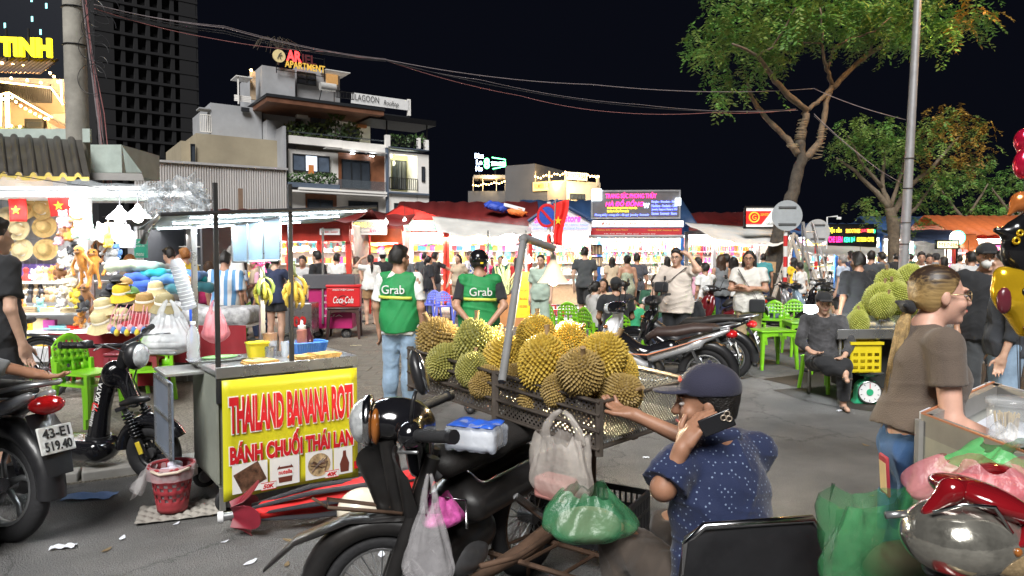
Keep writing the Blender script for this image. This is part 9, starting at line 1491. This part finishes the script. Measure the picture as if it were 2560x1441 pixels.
# --- mid crowd:  (label, px, d, facing, keywords)
CROWD=[('man in yellow tee with ginger hair, hand at his face, behind the pillows',462,12.3,60,dict(h=1.72,top=YELC,hair='short',hc='ginger',skin='fair',pose='face')),('man in white tee with a shoulder strap looking left behind the pillows',425,11.7,75,dict(h=1.72,top=LGREY,hair='short',skin='pale',face=True,hp=R(-15))),('person in helmet behind the plush toys',325,11.3,30,dict(h=1.62,top=BEIGEC,hair='mid',hc='ginger',fem=True)),('man in blue striped shirt and khaki shorts seen from behind',562,9.8,5,dict(h=1.63,top=STR,sleeve=.85,legs=KHAKI,leg_len='knee',loose=.04,hp=R(-14))),('woman in magenta dress with long hair behind the striped man',522,12.5,20,dict(h=1.5,fem=True,top=MAGC,legs=MAGC,hair='long',hc='brown',hairlen=.35)),('man in dark grey tee far behind the cart',528,16,10,dict(h=1.78,top=DGREY)),('grey haired man in white tee behind the striped man',580,12.8,-20,dict(h=1.76,top=WHITEC,hc='grey')),('girl in pale blouse looking left behind the cart',606,14,120,dict(h=1.55,fem=True,top=LBLUE,hair='long',hairlen=.2,face=True)),('man in beige shirt behind the rear cart post',640,13.2,100,dict(h=1.6,top=BEIGEC,sleeve=.9,pose='counter')),('woman in pink tee beside the beige shirted man',660,12.9,60,dict(h=1.52,fem=True,top=PINKC,hair='bun')),('woman in navy tee and black shorts standing behind the banana cart',688,11.6,-8,dict(h=1.62,fem=True,top=NAVYC,legs=BLACKC,leg_len='short',skin='pale',hair='short',shoe=SANDAL,J=dict(eR=(.3,.14,1.16),wR=(.36,.38,1.12),fR=(.38,.52,1.12)),loose=.012)),('vendor in pale shirt behind the magenta trolley',757,15.2,175,dict(h=1.6,top=LGREY,pose='counter',face=True)),('man in black tee behind the magenta trolley',793,14.6,70,dict(h=1.7,top=BLACKC,hair='short',skin='pale')),('woman in white tee and brown shorts touching her ponytail',926,16.4,25,dict(h=1.64,fem=True,top=WHITEC,legs=BRSH,leg_len='mid',hair='pony',hairlen=.4,pose='headL',skin='pale',shoe=SANDAL,w=1.08)),('woman in black skirt beside the ponytailed woman',893,17,-60,dict(h=1.6,fem=True,top=BEIGEC,sleeve=.2,legs=BLACKC,leg_len='knee',hair='long',hc='brown',hairlen=.25,skin='pale',pose='phone')),('man in black jacket and white cap by the cap stall',957,17.4,10,dict(h=1.74,top=BLACKC,sleeve=1.6,hair='flat',cap='white')),('small dark haired shopper deep in the cap stall',978,19.2,20,dict(h=1.6,top=DGREY)),('woman in loose black tee looking right before the snack stall',1072,18.5,-50,dict(h=1.62,fem=True,top=BLACKC,sleeve=.95,loose=.04,hair='pony',hairlen=.15,legs=GREYC,skin='pale',hem=.78)),('man in black reaching towards the red post',1086,19.2,-40,dict(h=1.72,top=BLACKC,legs=GREYC,leg_len='knee',pose='reachR')),('man in dark top hidden behind the black tee woman',1060,20.2,10,dict(h=1.72,top=DGREY)),('woman in beige dress walking past the red post',1146,18.8,150,dict(h=1.66,fem=True,top=BEIGEC,legs=BEIGEC,leg_len='wide',hair='mid',hairlen=.06,skin='pale',face=True,pose='walk')),('man in white and blue floral shirt beside the helmeted rider',1176,19.5,60,dict(h=1.74,top=FLOR,hair='short',hc='brown',loose=.035)),('vendor with bun behind the sugar cane',1252,17.6,170,dict(h=1.62,fem=True,top=GREENC,hair='bun',face=True)),('vendor in a red shirt deep in the snack stall',1230,22.3,180,dict(h=1.6,top=MAGC,face=True)),('woman in sage pyjamas standing behind the conical lamp',1352,13.2,165,dict(h=1.62,fem=True,top=PJ,sleeve=.8,legs=PJ,leg_len='wide',hair='bun',face=True,skin='pale',hem=.82,loose=.03)),('man in charcoal tee and dark shorts walking past the bead stall',1462,15.8,-15,dict(h=1.8,top=DGREY,legs=BLACKC,leg_len='knee',skin='pale',pose='walk',shoe=SHOE)),('woman in open backed halter dress before the bead stall',1568,15.2,5,dict(h=1.62,fem=True,top=None,dress=(OLIVE,.35,.06),legs=None,hair='bun',skin='tan')),('man in dark tee beside the halter dress woman',1592,16,10,dict(h=1.66,top=cloth('slate',(.06,.065,.08)),legs=BLACKC)),('large man in glasses and beige tee with a black sling bag',1692,9.9,150,dict(h=1.68,w=1.28,top=cloth('cream tee',(.55,.48,.42)),loose=.03,belly=.03,skin='pale',face=True,pose='headL',legs=BLACKC,glass=1,sling=1,hem=.8,vox=.012,J=dict(eR=(.3,.1,1.06),wR=(.24,.3,.86),fR=(.2,.44,.8)))),('woman in pink tee with a ponytail by the white awning stall',1745,14.2,15,dict(h=1.58,fem=True,top=PINKC,hair='pony',hairlen=.2,legs=LBLUE)),('child in white tee beside the pink tee woman',1764,13.4,20,dict(h=1.46,top=WHITEC,hair='short',pose='reachR')),('woman with long brown hair and sleeveless top by the stall',1802,13.8,10,dict(h=1.62,fem=True,top=GREYC,sleeve=0,hair='long',hc='brown',hairlen=.32)),('woman with straight black hair in white crop top',1834,14,-10,dict(h=1.58,fem=True,top=WHITEC,sleeve=0,hair='long',hairlen=.3,legs=NAVYC)),('man in grey tee behind the long haired women',1816,15.2,30,dict(h=1.64,top=GREYC)),('long haired man in white tee with folded arms and a black shoulder bag',1873,10.2,155,dict(h=1.66,w=1.1,top=cloth('off white tee',(.62,.6,.56)),hair='mid',hairlen=.16,pose='crossed',legs=KHAKI,face=True,glass=1,bagm=1,vox=.012,loose=.032,hem=.8)),('man in green tee far behind the striped pole',2012,20,20,dict(h=1.7,top=cloth('sage tee',(.2,.32,.22)))),('man in light shirt behind the folding ladder',2000,16.5,30,dict(h=1.45,top=WHITEC)),('old man in pale blue shirt at the juice stall',2107,15.5,40,dict(h=1.62,top=LBLUE,hc='grey',skin='pale')),('broad man in black tee seen from behind the fruit trolley',2146,8.9,10,dict(h=1.62,w=1.12,top=BLACKC,sleeve=.85,loose=.035,hem=.75,vox=.012)),('man in dark tee far behind the black tee man',2178,14.5,-30,dict(h=1.7,top=DGREY)),('shopper in dark jacket before the juice stall',2128,19,15,dict(h=1.74,top=NAVYC)),('dark haired kid sitting behind the capped youth',2094,9.2,20,dict(h=1.4,sit=True,top=GREYC)),('man in blue floral shirt in the far crowd',2303,14.5,160,dict(h=1.68,top=FLOR,face=True)),('small dark clad person beside the floral shirted man',2322,15.2,170,dict(h=1.64,top=DGREY,face=True)),('masked man in black tee and cap behind the woman, right side',2466,6.6,160,dict(h=1.68,top=BLACKC,legs=DGREY,hair='flat',cap='black',mask=1,vox=.012,face=True,loose=.035,hem=.8,sleeve=.85)),('man in dark shirt and pale jeans beside the yellow balloon',2522,5.4,60,dict(h=1.6,top=cloth('charcoal shirt',(.035,.04,.05)),sleeve=1.5,legs=JEANS,leg_len='wide',vox=.011,skin='pale',fine=True)),('man in white shirt far right behind the masked man',2428,12.5,10,dict(h=1.66,top=LGREY)),('shopper in red top in the far crowd',2360,17,30,dict(h=1.6,top=MAGC,hair='long',fem=True)),('shopper in white top near the juice counter',2060,22,60,dict(h=1.62,top=WHITEC,hair='long',fem=True)),('shopper in black near the far white stall',2240,21,-20,dict(h=1.7,top=BLACKC)),('shopper in green near the far white stall',2275,23,30,dict(h=1.7,top=GREENC)),('shopper in navy polo between the striped man and the cart post',548,15.5,30,dict(h=1.68,top=NAVYC)),('shopper in white tee behind the magenta trolley, nearest the red post',842,17,-20,dict(h=1.66,top=WHITEC)),('shopper in grey hoodie beside the cap stall',1012,18.6,30,dict(h=1.68,top=GREYC,sleeve=1.7)),('woman in red tee at the snack counter',1290,20.2,-15,dict(h=1.58,fem=True,top=cloth('red',(.5,.03,.03)),hair='pony',hairlen=.3)),('woman in cream top browsing the bead strings',1530,19.8,5,dict(h=1.6,fem=True,top=BEIGEC,hair='long',hairlen=.3)),('woman in white dress at the right end of the bead stall',1668,19,20,dict(h=1.6,fem=True,top=WHITEC,legs=WHITEC,leg_len='knee',hair='long')),('shopper in teal tee behind the folded arms man',1908,19.4,-20,dict(h=1.68,top=cloth('teal tee',(.05,.25,.28)))),('woman in yellow tee behind the striped pole',1984,18.2,25,dict(h=1.58,fem=True,top=YELC,hair='long')),('shopper in black cap in the far right crowd',2340,19.5,20,dict(h=1.7,top=GREYC,hair='flat',cap='black')),('shopper in pale top far right of the round lit sign',2400,20.5,-25,dict(h=1.64,top=LGREY)),('shopper in dark blue before the orange roofed stall',2445,16,15,dict(h=1.68,top=NAVYC)),('man in checked grey shirt near the juice stall',2205,17.5,30,dict(h=1.7,top=GREYC)),('older woman in grey hooded top sitting left of the drinks table',1492,11.8,-60,dict(h=1.6,sit=True,fem=True,top=cloth('grey hood',(.4,.39,.38)),sleeve=1.7,hair='pony',hairlen=.1,face=True,loose=.035,skin='pale')),('man in black cap and tee sitting with his back to the camera',1540,10.6,0,dict(h=1.72,sit=True,top=BLACKC,w=1.1,loose=.035,hair='flat',cap='blackb',vox=.012)),('girl with long hair sitting behind the grey hooded woman',1508,12.8,170,dict(h=1.62,sit=True,fem=True,top=BEIGEC,hair='long',hairlen=.25)),('woman sitting beside the black capped man',1554,12.2,100,dict(h=1.6,sit=True,fem=True,top=GREENC,hair='bun',face=True,skin='pale')),('child in a green top sitting at the drinks table',1584,11.6,160,dict(h=1.25,sit=True,top=cloth('kelly green',(.03,.3,.14)),face=True)),('laughing man in dark green tee sitting behind the drinks',1640,11.9,178,dict(h=1.72,sit=True,top=GREENC,w=1.1,face=True,skin='pale',pose='counter',vox=.012)),('man in black sitting by the green chairs',1718,10.2,-20,dict(h=1.6,sit=True,top=BLACKC,legs=DENIM)),]
CW={'white':WHITEC,'black':BLACKC,'blackb':BLACKC}
for lb,px,d,fd,kw in CROWD:
 kw=dict(kw);cp_,gl,slg,bgm,mk_=(kw.pop(k,None)for k in('cap','glass','sling','bagm','mask'));kw.setdefault('vox',.016 if d<14 else .02)
 if kw.get('sit'):
  kw.setdefault('pose','counter');pj={k:V(v)for k,v in POSES[kw['pose']].items()}
  o,j,H,Rh=person(lb,(X(px,d),d,0),R(fd),**kw);chair(0,0,0,'green chair under the %s'%' '.join(lb.split()[:6]),base=V((X(px,d),d,0))+V((0,0,0)),m=None).rotation_euler=(0,0,R(fd+180))
 else:o,j,H,Rh=pp(lb,px,d,fd,**kw)
 if cp_:cap_hat(o,H,Rh,CW[cp_],.012)
 if gl:glasses(o,H,IRIS)
 if slg:
  band('sling_strap',o,[(.2,.16,1.2),(.02,.2,1.28),(-.16,.08,1.45),(-.1,-.12,1.45)],BLACKC,.014,.003);blob('sling_bag',[('box',(.16,.2,1.17),(.1,.05,.075),{'r':.035})],BLACKC,o,.014)
 if bgm:
  band('bag_strap',o,[(.14,.12,1.44),(.02,.2,1.25),(-.12,.2,1.05),(-.14,.17,.98)],BLACKC,.012,.003);blob('shoulder_bag',[('box',(-.14,.2,.9),(.11,.045,.1),{'r':.03})],BLACKC,o,.012)
 if mk_:Rl=[list(r)for r in Rh];blob('face_mask',[('ell',H(0,.06,-.06),(.062,.05,.05),{'R':Rl})],WHITEC,o,.01)
